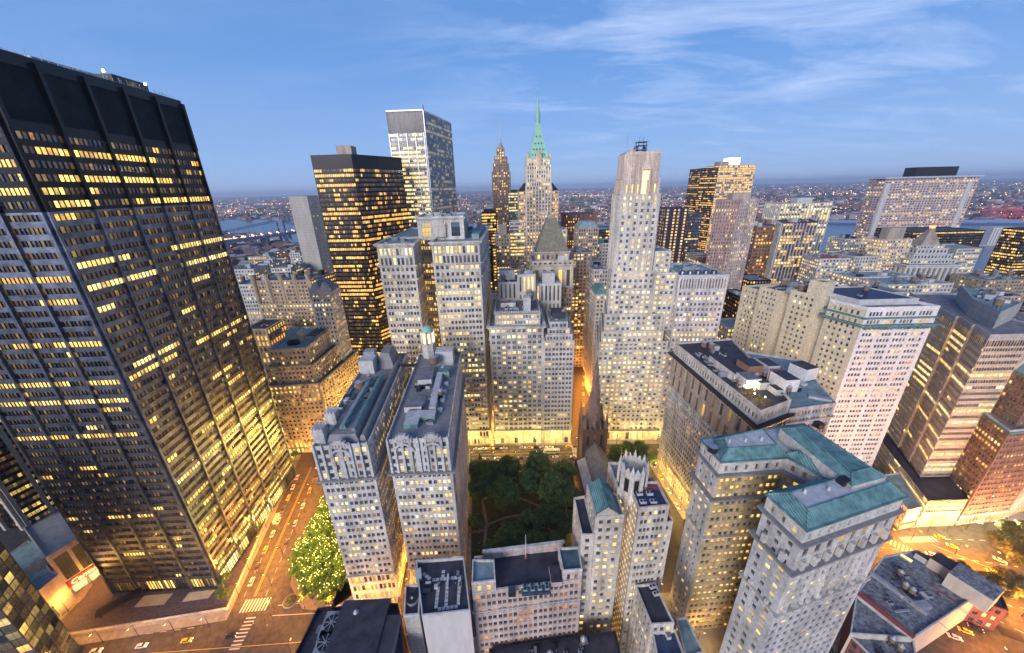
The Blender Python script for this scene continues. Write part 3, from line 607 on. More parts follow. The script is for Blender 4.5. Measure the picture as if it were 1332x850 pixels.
# ================================================================== BROADWAY WALL OF BUILDINGS
# -- H-plan office block with two wings
b = Building('twin_wing_office', 'white office with two tall wings round a gold lit court, behind the domed turret', 'office building', (-40, 232))
s = ST(bay=4.6, floor=4.15, pat=P_TWO, v=(.22, .74), wall=STONE, depth=.4, lit=.22, streak=.15, hue=(.4, .78), sill=5)
sr = var(s, bay=3.6, lit=.35, wall=LILAC, streak=.25); scourt = var(s, bay=3.4, lit=.7, hue=(.3, .5), wall=WARM)
xl0, xl1 = -84, -61; xr0, xr1 = -50, -19.5
WL = [(xl0, 229), (xl1, 228.5), (xl1-2, 262), (xl0-2, 262)]; WR = [(xr0, 231.5), (xr1, 232.5), (xr1+.5, 330), (xr0-3, 330)]
for W, fs in ((WL, {0: s, 1: scourt, 2: 'skip', 3: s}), (WR, {0: s, 1: sr, 2: s, 3: scourt})):
    b.tier(W, .17, 14, var(s, floor=6.9, v=(.1, .8), lit=.9, hue=(.4, .55), wall=WARM), roof=None, par=0, faces={2: 'skip'}); b.cornice(W, 14.6, .9, 1, WARM)
    b.tier(W, 14, 136, s, faces=fs, roof=None, par=0); b.cornice(W, 136.8, 1.2, 1.3, STONE); b.dentils(W[0], W[1], 136, 1.4, STONE)
    b.tier(W, 136, 145, var(s, pat=P_ONE, bay=3.2, lit=.2, floor=4.5), roof=None, par=0); b.cornice(W, 145.6, 1.3, 1.2, STONE)
    b.tier(W, 145, 157, var(s, floor=6, pat=[(.2, .8)], bay=2.6, v=(.1, .85), lit=.12, depth=.8), faces={1: var(s, floor=12, pat=[(.25, .75)], lit=.05), 2: 'skip', 3: s}, roof=None, par=0)
    b.tier(W, 157, 158, s, faces={i: STONE for i in range(4)}, roof=TEALR, par=1.2); b.cornice(W, 159, 1.7, 1.6, STONE); b.dentils(W[0], W[1], 157.6, 1.5, STONE)
BK = [(-66, 258), (-50, 255), (-52, 330), (-88, 330), (-86, 262)]; b.tier(ccw(BK), 0.17, 158, scourt, roof=TEALR, par=1)
RB = [(-62, 250), (-31, 252), (-33, 292), (-66, 290)]; b.tier(RB, 158, 172, var(s, floor=14, pat=[(.2, .8)], bay=9, v=(.15, .8), lit=.1, bars=(2, 2), depth=.7), roof=PALER, par=1.3, parm=STONE); b.cornice(RB, 172.5, 1.2, 1.2, STONE)
q = MB(); q.box((-47, 249.6), (7, 1), 0, 160, 167, STONE); [q.box((-47, 249.4), (7*math.cos(k*.26), 1.4), 0, 167+3.5*math.sin(k*.26), 167+3.5*math.sin((k+1)*.26), STONE) for k in range(6)]; b.extra.append(('arched_window_bay', q))
b.clutter([(-58, 256), (-35, 256), (-37, 286), (-60, 286)], 172, 16, 1); b.clutter([(-46, 255), (-24, 262), (-22, 325), (-46, 325)], 158, 22, 1.1, mats=(TEALR, PALER, PATINA)); b.clutter(WL, 158, 8, 1)
b.boxpart('roof_gallery', (-23.5, 285), (5, 70), 0, 158, 161.5, TEALR, PATINA); b.done()

# -- grey white office block on the avenue (left half taller) and its narrow neighbour
b = Building('avenue_office', 'pale grey office with carved attic and glowing base, across the avenue from the churchyard', 'office building', (5, 233))
xA, xB, xC = -16, 22, 43
FA = [(xA, 232.6), (xB, 232.2), (xB, 268), (xA, 268)]; FB = [(xB+.02, 231.9), (xC+1, 231.5), (xC+5, 272), (xB+.02, 268)]
s = ST(bay=3.5, floor=4.0, pat=[(.2, .8)], v=(.24, .76), wall=STONE2, depth=.35, lit=.28, hue=(.38, .7), bars=(1, 1), frame=WFL, sill=6)
b.tier(FA, .17, 13, var(s, floor=6.4, v=(.08, .85), lit=1, dim=(.8, 1), hue=(.45, .55), wall=WARM), roof=None, par=0); b.cornice(FA, 13.4, .8, .9, WARM)
b.tier(FA, 13, 90, s, roof=None, par=0); b.cornice(FA, 90.6, .9, .9, STONE2); b.tier(FA, 90, 99, var(s, floor=4.5, lit=.35), roof=None, par=0); b.tier(FA, 99, 99.6, s, faces={i: STONE2 for i in range(4)}, roof=GRAVEL, par=.8); b.cornice(FA, 100.3, 1.8, 1.6, STONE); b.dentils(FA[0], FA[1], 99, 1.4, STONE)
AT_ = [(xA+4, 236), (xB-2, 236), (xB-2, 268), (xA+4, 268)]; b.tier(AT_, 99.6, 108, var(s, floor=4.2, bay=3.6, lit=.6, pat=P_TWO), roof=GRAVEL, par=1.1, parm=STONE); b.cornice(AT_, 108.8, .8, .8, TEALR); b.dentils(AT_[0], AT_[1], 110.2, 1.6, STONE, (.8, .4, .8))
b.clutter([(-10, 240), (18, 240), (18, 266), (-10, 266)], 108, 14, 1.1); b.boxpart('roof_box', (11, 244), (5, 6), 0, 108, 118, PALER, PALER); b.tank((14, 257), 110, 2.2, 3.4); b.boxpart('roof_box', (0, 252), (6, 5), 0, 108, 112, STONE, GRAVEL)
b.done()
b = Building('narrow_office', 'narrow stepped blue grey office at the corner of the glowing orange street', 'office building', (33, 233))
s2 = var(s, bay=4.8, pat=P_TWO, lit=.15, hue=(.2, .6), bars=(0, 1)); b.tier(FB, .17, 13, var(s2, floor=6.4, pat=P_ONE, v=(.1, .85), lit=1, dim=(.8, 1), hue=(.4, .5), wall=WARM), roof=None, par=0); b.cornice(FB, 13.4, .8, .9, STONE2); b.tier(FB, 13, 88, s2, roof=GRAVEL, par=1)
for k in range(3):
    p = offset(FB, -1.6*(k+1)); b.tier(p, 88+k*4.2, 92.2+k*4.2, var(s2, floor=4.2, lit=.2), roof=TEALR, par=.7)
p = offset(FB, -6.5); b.boxpart('plant_house', cen(p), (9, 12), 0, 100.6, 105, TAR, TAR); b.clutter(p, 100.6, 10, 1); b.done()
# -- cluster of ribbed towers behind
RIB = mat('ribbed_stone', (.48, .47, .45), .8, 'wall', .2, .3)
b = Building('ribbed_block', 'pale ribbed plant tower group crowded with tanks behind the grey office attic', 'office building', (8, 290))
for (x0, x1, y0, d, z, py) in ((-10, 5, 272, 18, 121, 0), (5, 19, 270, 16, 127, 1), (19, 40, 276, 18, 118, 0), (-16, -6, 276, 20, 108, 0)):
    p = rect(x0, y0, x1-x0, d); b.tier(p, .1, z, ST(wall=RIB, bay=3.3, pat=[(.3, .7)], v=(.1, .93), floor=14, lit=.03, bars=(0, 6), depth=.6), roof=PALER, par=1)
    b.clutter(p, z, 7, 1.1)
b.boxpart('plant_house', (-3, 281), (12, 9), 0, 121, 130, PALER, TEALR); b.boxpart('plant_house', (30, 284), (10, 8), 0, 118, 126, PALER, PALER); b.tank((14, 266), 110, 2.4, 4); b.done()
# -- bank tower with stepped pyramid roof
PX0, _z = AT(692, 346, 300); PX1 = AT(746, 346, 300)[0]
b = Building('pyramid_tower', 'limestone tower with columned top storeys and a steep stepped stone pyramid roof', 'tower', (36, 300))
p = rect(PX0, 300, PX1-PX0, 34); b.tier(p, .1, 108, ST(bay=4, floor=4.2, wall=TAUPE, lit=.15, pat=P_TWO), roof=None, par=0); b.cornice(p, 109, 1.2, 1.2, TAUPE)
b.tier(p, 108, 128, ST(bay=6.2, floor=20, pat=[(.28, .72)], v=(.1, .82), wall=WARM, depth=1.4, lit=.12, bars=(1, 5)), roof=None, par=0); b.cornice(p, 129.3, 1.6, 1.5, WARM); b.tier(p, 128, 131.5, ST(wall=WARM, bay=4, floor=3.5, lit=.3), roof=GRAVEL, par=.8)
p2 = offset(p, -3.2); b.tier(p2, 131.5, 138.5, ST(wall=TAUPE, bay=4, floor=7, pat=[(.25, .75)], lit=.25), roof=None, par=0); b.cornice(p2, 139.4, 1.0, 1.0, WARM)
q = MB(); PYR = mat('pyramid_stone', (.20, .19, .15), .85, scale=.4, var=.35); hw = (p2[1][0]-p2[0][0])/2-1; hd = 12.5; cx_, cy_ = cen(p2)
for k in range(15):
    f = k/15; q.box((cx_, cy_), ((hw*2)*(1-f)+7*f, (hd*2)*(1-f)+7*f), 0, 139.4+k*1.75, 139.4+(k+1)*1.75, PYR)
b.extra.append(('stepped_pyramid', q)); b.boxpart('vent_house', (cx_, cy_), (6, 6), 0, 165.6, 168, TAUPE); b.boxpart('roof_box', (AT(733, 335, 300)[0], 304), (9, 4), 0, 131.5, 136, PALER, PALER); b.done()
# -- the setback tower (right of the orange street) with its lower annex
b = Building('setback_tower', 'tall creamy limestone setback tower with one glowing gold crown window, facing the church spire', 'skyscraper', (92, 236))
s = ST(bay=3.5, floor=3.75, pat=[(.24, .76)], v=(.24, .74), wall=STONE, depth=.5, lit=.42, streak=.12, hue=(.38, .72), frame=WFL, dim=(.5, 1.15))
b.tier([(60.8, 234.9), (113.2, 232.8), (114.5, 275), (72, 290.5)], .17, 9, var(s, floor=8.8, bay=5, lit=.9, wall=WARM, v=(.05, .8)), roof=None, par=0); b.cornice([(60.8, 234.9), (113.2, 232.8), (114.5, 275), (72, 290.5)], 9.6, 1, 1.2, WARM)
X0 = AT(768, 450, 236)[0]; X1 = AT(862, 440, 235)[0]
pB = [(61.5, 235.4), (113, 233.8), (114, 275), (73, 290)]; b.tier(pB, 9, 78, var(s, lit=.52), roof=SLATE, par=1)
b.tier([(62.5, 236.2), (112, 234.9), (112, 272), (74, 285)], 78, 84, s, roof=SLATE, par=1)
b.tier([(64, 236.8), (108, 235.6), (108, 270), (74, 280)], 84, 92, var(s, lit=.6), roof=SLATE, par=1); b.tier([(66, 239), (107, 237.4), (107, 270), (75, 276)], 92, 104, s, roof=SLATE, par=1)
b.tier([(68.2, 241.5), (105, 239.4), (105, 268), (75, 272)], 104, 122, s, roof=SLATE, par=1); b.tier([(69.6, 243), (103, 241), (103, 266), (74, 268)], 122, 134, s, roof=SLATE, par=1)
TW = [(71.2, 243.4), (97.2, 242.6), (97.8, 266), (73, 267)]
RIBS = wall('fluted_limestone', (.52, .44, .38), 0.9)
st_ = var(s, bay=3.7, pat=[(.3, .7)], lit=.55, depth=.8, floor=3.9, pier=(1.1, .8, STONE), margin=1.2); b.tier(TW, 134, 184, st_, roof=STONE, par=.6)
T2_ = offset(TW, -1.1); b.tier(T2_, 184, 193, var(st_, wall=RIBS, floor=9, pat=[(.35, .65)], v=(.1, .7), lit=.3, pier=(1.3, .9, RIBS)), roof=STONE, par=.8, parm=RIBS)
T3_ = offset(TW, -2.1); b.tier(T3_, 193, 208, var(st_, wall=RIBS, bay=2.4, floor=15, pat=[(.45, .55)], v=(.02, .04), lit=0, pier=(1.2, .7, RIBS)), roof=STONE, par=1.2, parm=RIBS)
cx_ = AT(839, 230, 244)[0]; GW = glow('gold_window_glow', (1, .62, .2), 1.6)
q = MB(); q.box((cx_, 243.7), (4.0, 1.2), 0, 184.5, 198, GW); b.extra.append(('crown_window', q)); q = MB(); [q.box((cx_+dx, 243.0), (.22, .3), 0, 184.5, 198, RIBS) for dx in (-1.2, 0, 1.2)]; [q.box((cx_, 243.0), (4, .3), 0, z_, z_+.25, RIBS) for z_ in (188, 191.5, 195)]; [q.box((cx_+sx*2.5, 242.9), (.9, 1.6), 0, 184, 199, RIBS) for sx in (-1, 1)]; q.box((cx_, 242.9), (5.9, 1.6), 0, 199, 200, RIBS); q.box((cx_, 242.9), (3.6, 1.6), 0, 200, 201.2, RIBS); b.extra.append(('crown_window_frame', q))
q = MB()
for sx in (-3, 3):
    for sy in (-3, 3): q.tube((cx_-1+sx, 254+sy, 208), (cx_-1+sx*.8, 254+sy*.8, 215), .25, STEEL, 5)
for z_ in (210.5, 213, 215): q.box((cx_-1, 254), (6.5, 6.5), 0, z_, z_+.35, STEEL)
for sx in (-1.2, 1.2): q.tube((cx_-1+sx, 254, 215), (cx_-1+sx, 254, 218.5), .15, STEEL, 4)
b.extra.append(('roof_mast', q)); q = MB(); q.tube((75, 250, 209), (75, 250, 219), .12, ZINC, 4); b.extra.append(('antenna', q)); b.clutter(T3_, 208, 10, .8, mats=(RIBS, ZINC, STONE)); 
for (z_, pp_) in ((134, TW), (184, T2_)):
    for k in range(7): q = MB(); f = (k+.5)/7; q.box((pp_[0][0]+(pp_[1][0]-pp_[0][0])*f, pp_[0][1]+(pp_[1][1]-pp_[0][1])*f-.2), (1.3, .9), 0, z_+1, z_+3.4, STONE, .5); b.extra.append(('finial', q))
b.done()
b = Building('annex_tower', 'broad white gridded annex with louvred top floor, right of the setback tower', 'office building', (130, 236))
sa = var(s, bay=2.7, pat=[(.22, .78)], floor=3.75, wall=LILAC, lit=.3, streak=.3, fill=.85)
b.tier([(113, 234.9), (145.5, 233.4), (147, 275), (114, 277)], .17, 122, sa, roof=None, par=0); b.tier([(98, 239), (113.2, 238.6), (113.2, 268), (98, 268)], 92, 133, var(sa, bay=3.3, lit=.4, wall=STONE), roof=SLATE, par=1); b.tier([(98, 243), (109, 242.6), (109, 264), (98, 264)], 133, 147, var(sa, bay=3.3, lit=.4, wall=STONE), roof=SLATE, par=1)
b.tier([(113, 234.9), (145.5, 233.4), (147, 275), (114, 277)], 122, 131.5, var(sa, floor=9.5, pat=[(.25, .75)], bay=1.9, v=(.15, .85), lit=0, streak=0, depth=.9), faces={}, roof=TEALR, par=1.5, parm=PALER)
q = MB(); q.box((121, 235.2), (18, .6), -.04, 131.0, 131.6, MINT); b.extra.append(('copper_trim', q))
for k in range(5): q = MB(); q.cyl((119+k*5.4, 244-k*.1), 2.1, 131.5, 133.6, STEEL, 14, 1.8, TAR); b.extra.append(('cooling_fan', q))
b.clutter([(116, 250), (143, 250), (143, 272), (116, 272)], 131.5, 16, 1.1); b.done()

# ================================================================== CHURCH
b = Building('church', 'dark brownstone gothic church with a tall spire and slate roofed nave, between churchyard and green', 'church', (54, 190))
TX, TY = 54.5, 207.0; hw = 7.6
b.tier([(TX-hw, TY-hw), (TX+hw, TY-hw), (TX+hw, TY+hw), (TX-hw, TY+hw)], .4, 36, ST(wall=CHURCH, bay=5, floor=17, pat=[(.32, .68)], v=(.3, .8), lit=0, streak=0, depth=1, bars=(1, 3)), roof=CHURCH, par=1.4)
SP = mat('spire_brownstone', (.16, .11, .10), .85, 'wall', .5, .45, joint=1.2)
for sx in (-1, 1):
    for sy in (-1, 1):
        q = MB(); q.box((TX+sx*(hw-.5), TY+sy*(hw-.5)), (2.6, 2.6), 0, .4, 38, CHURCH); b.extra.append(('buttress', q)); q = MB(); q.cyl((TX+sx*(hw-.5), TY+sy*(hw-.5)), 1.5, 38, 40.5, SP, 8); q.cyl((TX+sx*(hw-.5), TY+sy*(hw-.5)), 1.4, 40.5, 50, SP, 8, .1); b.extra.append(('pinnacle', q))
    for k in (-1, 0, 1):
        for (px_, py_) in ((TX+k*3.4, TY+sx*hw), (TX+sx*hw, TY+k*3.4)): q = MB(); q.cyl((px_, py_), .55, 37, 38.5, SP, 6); q.cyl((px_, py_), .55, 38.5, 42.5, SP, 6, .05); b.extra.append(('pinnacle', q))
q = MB(); q.cyl((TX, TY), 5.8, 36, 41, SP, 8); q.cyl((TX, TY), 5.4, 41, 88, SP, 8, .25); q.tube((TX, TY, 88), (TX, TY, 92.5), .15, SP, 5); q.tube((TX-1.1, TY, 91), (TX+1.1, TY, 91), .14, SP, 5)
for k in range(8):
    a = k*.785+.39
    for j in range(12): z_ = 43+j*3.3; r_ = 5.4*(88-z_)/47+.1; q.box((TX+r_*math.cos(a), TY+r_*math.sin(a)), (.5, .35), a, z_, z_+.8, SP)
b.extra.append(('spire', q))
for k in range(4):
    a = k*1.5708; q = MB(); cc = (TX+4.6*math.cos(a), TY+4.6*math.sin(a)); q.box(cc, (2.2, 2.2), a, 41, 45, SP); q.box(cc, (2.0, 2.0), a, 45, 48.5, SP, .05); b.extra.append(('spire_dormer', q))
def gable(part, a, c, half, z0, z1, wm_, rm, over=.5, below=None):     # ridge from a to c
    d = (c[0]-a[0], c[1]-a[1]); l = math.hypot(*d); u = (d[0]/l, d[1]/l); v = (-u[1], u[0]); q = MB()
    P = lambda t, sd_, z: (a[0]+u[0]*t+v[0]*sd_, a[1]+u[1]*t+v[1]*sd_, z)
    h_ = half+over; zz_ = z0-(z1-z0)*over/half
    for s_ in (-1, 1):
        pts = [P(-over, s_*h_, zz_), P(l+over, s_*h_, zz_), P(l+over, 0, z1+.02), P(-over, 0, z1+.02)]; q.poly(pts if s_ > 0 else pts[::-1], rm)
        q.poly([(x, y, z-.35) for x, y, z in (pts[::-1] if s_ > 0 else pts)], rm); q.quad(P(-over, s_*h_, zz_-.35), P(l+over, s_*h_, zz_-.35), P(l+over, s_*h_, zz_), P(-over, s_*h_, zz_), rm)
    b.extra.append((part, q)); g_ = MB(); zb = below if below is not None else z0
    for t in (0, l): g_.poly([P(t, -half, zb), P(t, half, zb), P(t, half, z0), P(t, 0, z1-.1), P(t, -half, z0)], wm_)
    if below is not None:
        for s_ in (-1, 1): g_.quad(P(0, s_*half, zb), P(l, s_*half, zb), P(l, s_*half, z0), P(0, s_*half, z0), wm_)
    b.extra.append(('gable_wall', g_))
gable('nave_roof', (55.5, 156), (54.8, 200), 6.6, 19, 26, CHURCH, SLATE, below=.4)
for sx in (-1, 1):
    q = MB(); x0, x1 = 55.2+sx*6.8, 55.2+sx*12.5; q.prism([(x0, 158, .4), (x1, 158, .4), (x1, 198, .4), (x0, 198, .4)][::sx], [(x0, 158, 15.5), (x1, 158, 12), (x1, 198, 12), (x0, 198, 15.5)][::sx], CHURCH, PALER if sx < 0 else SLATE); b.extra.append(('aisle', q))
    for k in range(8): q = MB(); q.box((x1+sx*.6, 160+k*5.3), (1.6, 1.0), 0, .4, 12, CHURCH); q.box((x1+sx*.6, 160+k*5.3), (1.0, 1.0), 0, 12, 15, CHURCH, .1); b.extra.append(('buttress', q)); 
    for k in range(8): q = MB(); q.cyl((55.2+sx*7.2, 160+k*5.3), .5, 17, 19.5, SP, 6); q.cyl((55.2+sx*7.2, 160+k*5.3), .5, 19.5, 22.5, SP, 6, .05); b.extra.append(('pinnacle', q))
b.done()

# ================================================================== FOREGROUND ROOFS
def gpoly(z, *px): return ccw([G(x, y, z) for x, y in px])
b = Building('plant_roof_building', 'black roofed building with two big cooling fans, cut off by the bottom edge', 'building', (-60, 60))
pp_ = gpoly(45, (414, 794), (518.6, 787.6), (528, 870), (372, 880)); R_ = ST(wall=REDB, bay=3, floor=4, lit=.35, hue=(.1, .35)); b.tier(pp_, .1, 45, R_, roof=TAR, par=1.4, parm=DARK)
def at45(x, y, z=45): return G(x, y, z)
c = at45(468, 822, 47); b.boxpart('plant_house', c, (17, 18), .02, 45, 49.5, DARK, TAR); c = at45(502, 835, 47); b.boxpart('plant_house', c, (7, 14), .02, 45, 49, ZINC, TAR)
for (x, y) in ((432, 812), (424, 838)):
    c = at45(x, y, 47); b.boxpart('fan_housing', c, (7, 8.5), .02, 45, 47, DARK, ZINC); q = MB(); q.cyl(c, 2.6, 47, 48, STEEL, 20, 2.6, DARK); q.cyl(c, .5, 48, 48.4, ZINC, 8)
    for k in range(8): a = k*.785; q.box((c[0]+1.4*math.cos(a), c[1]+1.4*math.sin(a)), (2.3, .22), a, 48.05, 48.2, ZINC)
    b.extra.append(('cooling_fan', q))
b.clutter(pp_, 45, 14, .7, mats=(DARK, ZINC, STEEL)); b.done()
b = Building('white_block', 'blank white walled building with a black roof ringed by pale paving tiles', 'building', (-28, 85))
h = 58; pp_ = gpoly(h, (541, 732), (603.5, 727), (612, 797), (549, 804)); b.tier(pp_, .1, h, ST(wall=CONC), faces={i: mat('white_render', (.50, .47, .47), .8, 'wall', .3, .15) for i in range(4)}, roof=TAR, par=1.3, parm=PALER)
def tiles(pts, m=PALER):
    q = MB()
    for (x0, y0), (x1, y1) in zip(pts, pts[1:]):
        a, c = G(x0, y0, h), G(x1, y1, h); l = math.hypot(c[0]-a[0], c[1]-a[1]); k = max(1, int(l/1.25)); rot = math.atan2(c[1]-a[1], c[0]-a[0])
        for i in range(k): f = (i+.5)/k; q.box((a[0]+(c[0]-a[0])*f, a[1]+(c[1]-a[1])*f), (1.1, 1.1), rot, h, h+.12, m)
    b.extra.append(('paving_tiles', q))
tiles([(562, 755), (600, 751)]); tiles([(571, 757), (567, 792)]); tiles([(582, 757), (580, 790)]); tiles([(598, 753), (596, 788)]); tiles([(569, 793), (596, 789)]); tiles([(577, 741), (576, 753)]); tiles([(550, 746), (560, 754)])
lt = gpoly(h-3, (527, 760), (547, 760), (545, 799), (525, 801)); b.tier(lt, .1, h-4, ST(), faces={i: CONC for i in range(4)}, roof=TAR, par=1, parm=PALER); c = cen(lt); q = MB(); q.cyl(c, 2.0, h-4, h-2.6, ZINC, 18, 2.0, DARK); q.cyl(c, .4, h-2.6, h-2.3, PALER, 8); b.extra.append(('cooling_fan', q))
b.clutter(pp_, h, 9, .55, mats=(STEEL, DARK, PALER)); b.boxpart('roof_box', G(545, 750, h), (2, 4), .3, h, h+1.6, PATINA, PALER); b.done()
# U-shaped pinkish block
b = Building('u_shaped_office', 'pinkish stone office with raised corner pavilions and a flagpole on its black roof', 'office building', (3, 86))
h = 66; z0_ = h-5
s = ST(wall=PINK, bay=3.7, floor=3.9, pat=P_TWO, v=(.2, .74), lit=.10, hue=(0, .35), frame=WFR, dim=(.2, .6), streak=.08)
fl, fr, br, bl = G(613.5, 761, h), G(757.6, 743, h), G(753, 713, h), G(614.6, 730, h)
a, c = G(629, 721, z0_+3.8), G(733, 708, z0_+3.8); back_l, back_r = (bl[0], a[1]+1.2), (br[0]-.3, c[1]+1.2)
b.tier([fl, fr, back_r, back_l], .1, z0_, s, faces={0: s, 1: s, 2: s, 3: PINK}, roof=TAR, par=1.2, parm=PINK)
PL = [fl, G(644.8, 757.5, h), G(643, 730, h), bl]; PR = [G(732, 745, h), fr, br, G(726, 715, h)]
b.tier(PL, z0_, h, ST(wall=PINK, bay=3, floor=5, pat=[(.3, .7)], lit=.1), roof=TEALR, par=.9, parm=STONE); b.tier(PR, z0_, h, ST(wall=PINK, bay=3, floor=5, pat=[(.3, .7)], lit=.1), roof=mat('dark_teal_roof', (.06, .11, .13), .6, scale=.4, var=.6), par=.9, parm=STONE)
q = MB(); d_ = math.atan2(c[1]-a[1], c[0]-a[0]); q.box(((a[0]+c[0])/2, (a[1]+c[1])/2+1), (math.hypot(c[0]-a[0], c[1]-a[1]), .8), d_, z0_, z0_+3.6, PINK); q.box(((a[0]+c[0])/2, (a[1]+c[1])/2+1), (math.hypot(c[0]-a[0], c[1]-a[1])+1, 1.2), d_, z0_+3.6, z0_+4, STONE); b.extra.append(('rear_screen_wall', q))
c = G(684, 726, z0_); q = MB(); q.cyl(c, .17, z0_, z0_+12, PALER, 8, .1); q.cyl(c, .6, z0_, z0_+.8, RUST, 8); b.extra.append(('flagpole', q))
c = G(697, 765, z0_+1); b.boxpart('plant_deck', c, (10, 3.6), .05, z0_, z0_+.5, STEEL, STEEL)
for k in range(4): cc = (c[0]-3.7+k*2.5, c[1]+k*.1); b.ac(cc, 1.62, z0_+.5, .72, TEALR)
b.boxpart('stair_head', G(666, 773, z0_), (2.4, 2), .05, z0_, z0_+2.2, DARK, TAR); b.boxpart('plant_house', G(722, 752, z0_), (3.6, 6), .05, z0_, z0_+2.2, PINK, TAR)
q = MB(); a, c = offset(ccw([fl, fr, back_r, back_l]), .0)[0], offset(ccw([fl, fr, back_r, back_l]), 0)[1]
b.cornice([fl, fr, back_r, back_l], z0_-9, .5, .7, STONE); b.dentils(fl, fr, z0_+1.2, 2.2, STONE, (1.0, .3, .6)); b.done()
# low black roofs at the bottom edge
b = Building('low_roof', 'low black roof with pipework below the pinkish office at the bottom edge', 'building', (20, 62)); pp_ = gpoly(32, (636, 846), (688, 838), (800, 823), (812, 872), (640, 885)); b.tier(pp_, .1, 32, ST(wall=BROWN), faces={i: BROWN for i in range(5)}, roof=TAR, par=1, parm=DARK); b.clutter(pp_, 32, 16, .7, mats=(ZINC, DARK, STEEL)); b.done()

# ================================================================== GOTHIC OFFICE WITH OCTAGONAL CROWN
b = Building('crowned_gothic_office', 'cream gothic office with a teal gabled roof and an octagonal pinnacled crown', 'office building', (40, 98))
h = 86
s = ST(wall=WARM, bay=3.0, floor=3.8, pat=[(.22, .72)], v=(.22, .72), lit=.28, hue=(.4, .65)); sc = var(s, bay=1.9, lit=.95, streak=1, fill=.97, hue=(.35, .5), pat=[(.15, .85)], dim=(.7, 1))
LA = [G(757, 702, h-9), G(776, 698, h-9), G(765.5, 646, h-9), G(748, 652, h-9)]
LB_ = [G(774.5, 667, h), G(803, 663, h), G(805, 632, h), G(768, 636, h)]; yb = max(p[1] for p in LB_)
x0 = LB_[0][0]; x1 = LB_[1][0]; y0 = LB_[0][1]; cxl = G(812, 664, h)[0]; rx0 = G(829, 665, h)[0]; rx1 = G(867, 657, h)[0]
BL = [(x0, y0-.4), (cxl, y0), (cxl, y0+9), (x0, y0+14)]
b.tier(BL, .1, h-2.2, s, faces={0: s, 1: sc, 2: s, 3: s}, roof=SLATE, par=.9)
b.tier([(x0-4.5, y0-1), (x0, y0-1), (x0, y0+16), (x0-4.5, y0+15)], .1, h-10, var(s, lit=.12), roof=TAR, par=1)
gx0, gx1 = x0+.6, G(803, 663, h)[0]; gcx = (gx0+gx1)/2; gable('copper_roof', (gcx, y0), (gcx, y0+12.5), (gx1-gx0)/2, h-.2, h+2.8, WARM, PATINA, over=.3, below=h-2.2)
MIDb = [(cxl, y0+9), (rx0, y0+9), (rx0, y0+22), (cxl, y0+22)]; b.tier(MIDb, .1, h+.5, sc, faces={0: sc, 1: s, 2: s, 3: s}, roof=SLATE, par=1.2, parm=WARM)
BR = [(rx0, y0-.6), (rx1, y0+.4), (rx1, y0+11), (rx0, y0+11)]; b.tier(BR, .1, h+1.2, var(s, pat=P_THREE, bay=4.6, lit=.2), faces={3: sc}, roof=mat('blue_black_roof', (.03, .05, .12), .6, scale=.5, var=.5), par=1.1, parm=WARM)
BR2 = [(rx1, y0+2.2), (rx1+3.6, y0+2.6), (rx1+3.4, y0+13), (rx1, y0+12)]; b.tier(BR2, .1, h-9, s, roof=TAR, par=1, parm=WARM); b.tier([(rx0-.4, y0+11.05), (rx1, y0+11.05), (rx1-.5, y0+19), (rx0+2, y0+19)], .1, h-2, s, roof=DARK, par=1, parm=WARM)
for k in range(4): b.ac((rx0+2.4+(k % 2)*3.6, y0+2.2+(k//2)*3.6), 0, h+1.2, .72, PALER)
for k in range(3): q = MB(); q.tube((rx0+1, y0+7.5+k*.7, h+1.9), (rx1-1, y0+7.7+k*.7, h+1.9), .14, RUST, 5); b.extra.append(('red_pipe', q))
ox, oy = G(822.5, 622, h+4); zc0 = h+.5
q = MB(); q.cyl((ox, oy), 4.5, zc0-6, zc0+7.5, WARM, 8); b.extra.append(('crown_drum', q))
for k in range(8):
    a = k*.7854+.3927; q = MB(); q.cyl((ox+4.6*math.cos(a), oy+4.6*math.sin(a)), .85, zc0-4, zc0+9, STONE, 6); q.cyl((ox+4.6*math.cos(a), oy+4.6*math.sin(a)), .85, zc0+9, zc0+12.5, STONE, 6, .08); b.extra.append(('crown_pinnacle', q))
    a2 = k*.7854; q = MB(); q.box((ox+4.28*math.cos(a2), oy+4.28*math.sin(a2)), (.5, 1.5), a2, zc0+.5, zc0+6, DARK); q.box((ox+4.28*math.cos(a2), oy+4.28*math.sin(a2)), (.5, 1.2), a2, zc0+6, zc0+7, DARK, .2); b.extra.append(('crown_window', q)); q = MB(); q.box((ox+4.2*math.cos(a2), oy+4.2*math.sin(a2)), (.8, 2.4), a2, zc0+7.5, zc0+9.6, STONE); q.box((ox+4.2*math.cos(a2), oy+4.2*math.sin(a2)), (.8, 1.3), a2, zc0+9.6, zc0+11, STONE, .2); b.extra.append(('crown_gable', q))
b.done()
b = Building('stepped_wing', 'lower cream wing with black tarred roofs stepping down in front of the crowned gothic office', 'building', (48, 82))
h = 50; pp_ = gpoly(h, (826, 763.6), (852, 760), (877, 813), (846.6, 815)); pp_ = ccw([G(826, 763.6, h), G(852, 760, h), G(877, 813, h), G(846.6, 815, h)]); b.tier(pp_, .1, h, ST(wall=WARM, bay=2.4, floor=3.7, pat=[(.2, .8)], lit=.05), roof=TAR, par=1, parm=STONE)
for k in range(2): b.ac(G(848+k*5, 765+k*9, h), .2, h, .7, PALER)
pp2 = ccw([G(848, 824, h-5), G(878, 821, h-5), G(892, 860, h-5), G(856, 866, h-5)]); b.tier(pp2, .1, h-5, ST(wall=WARM, bay=2.4, floor=3.7, pat=[(.2, .8)], lit=.05), roof=mat('blue_black_roof', (.03, .05, .12)), par=1, parm=STONE); b.clutter(pp2, h-5, 3, .6)
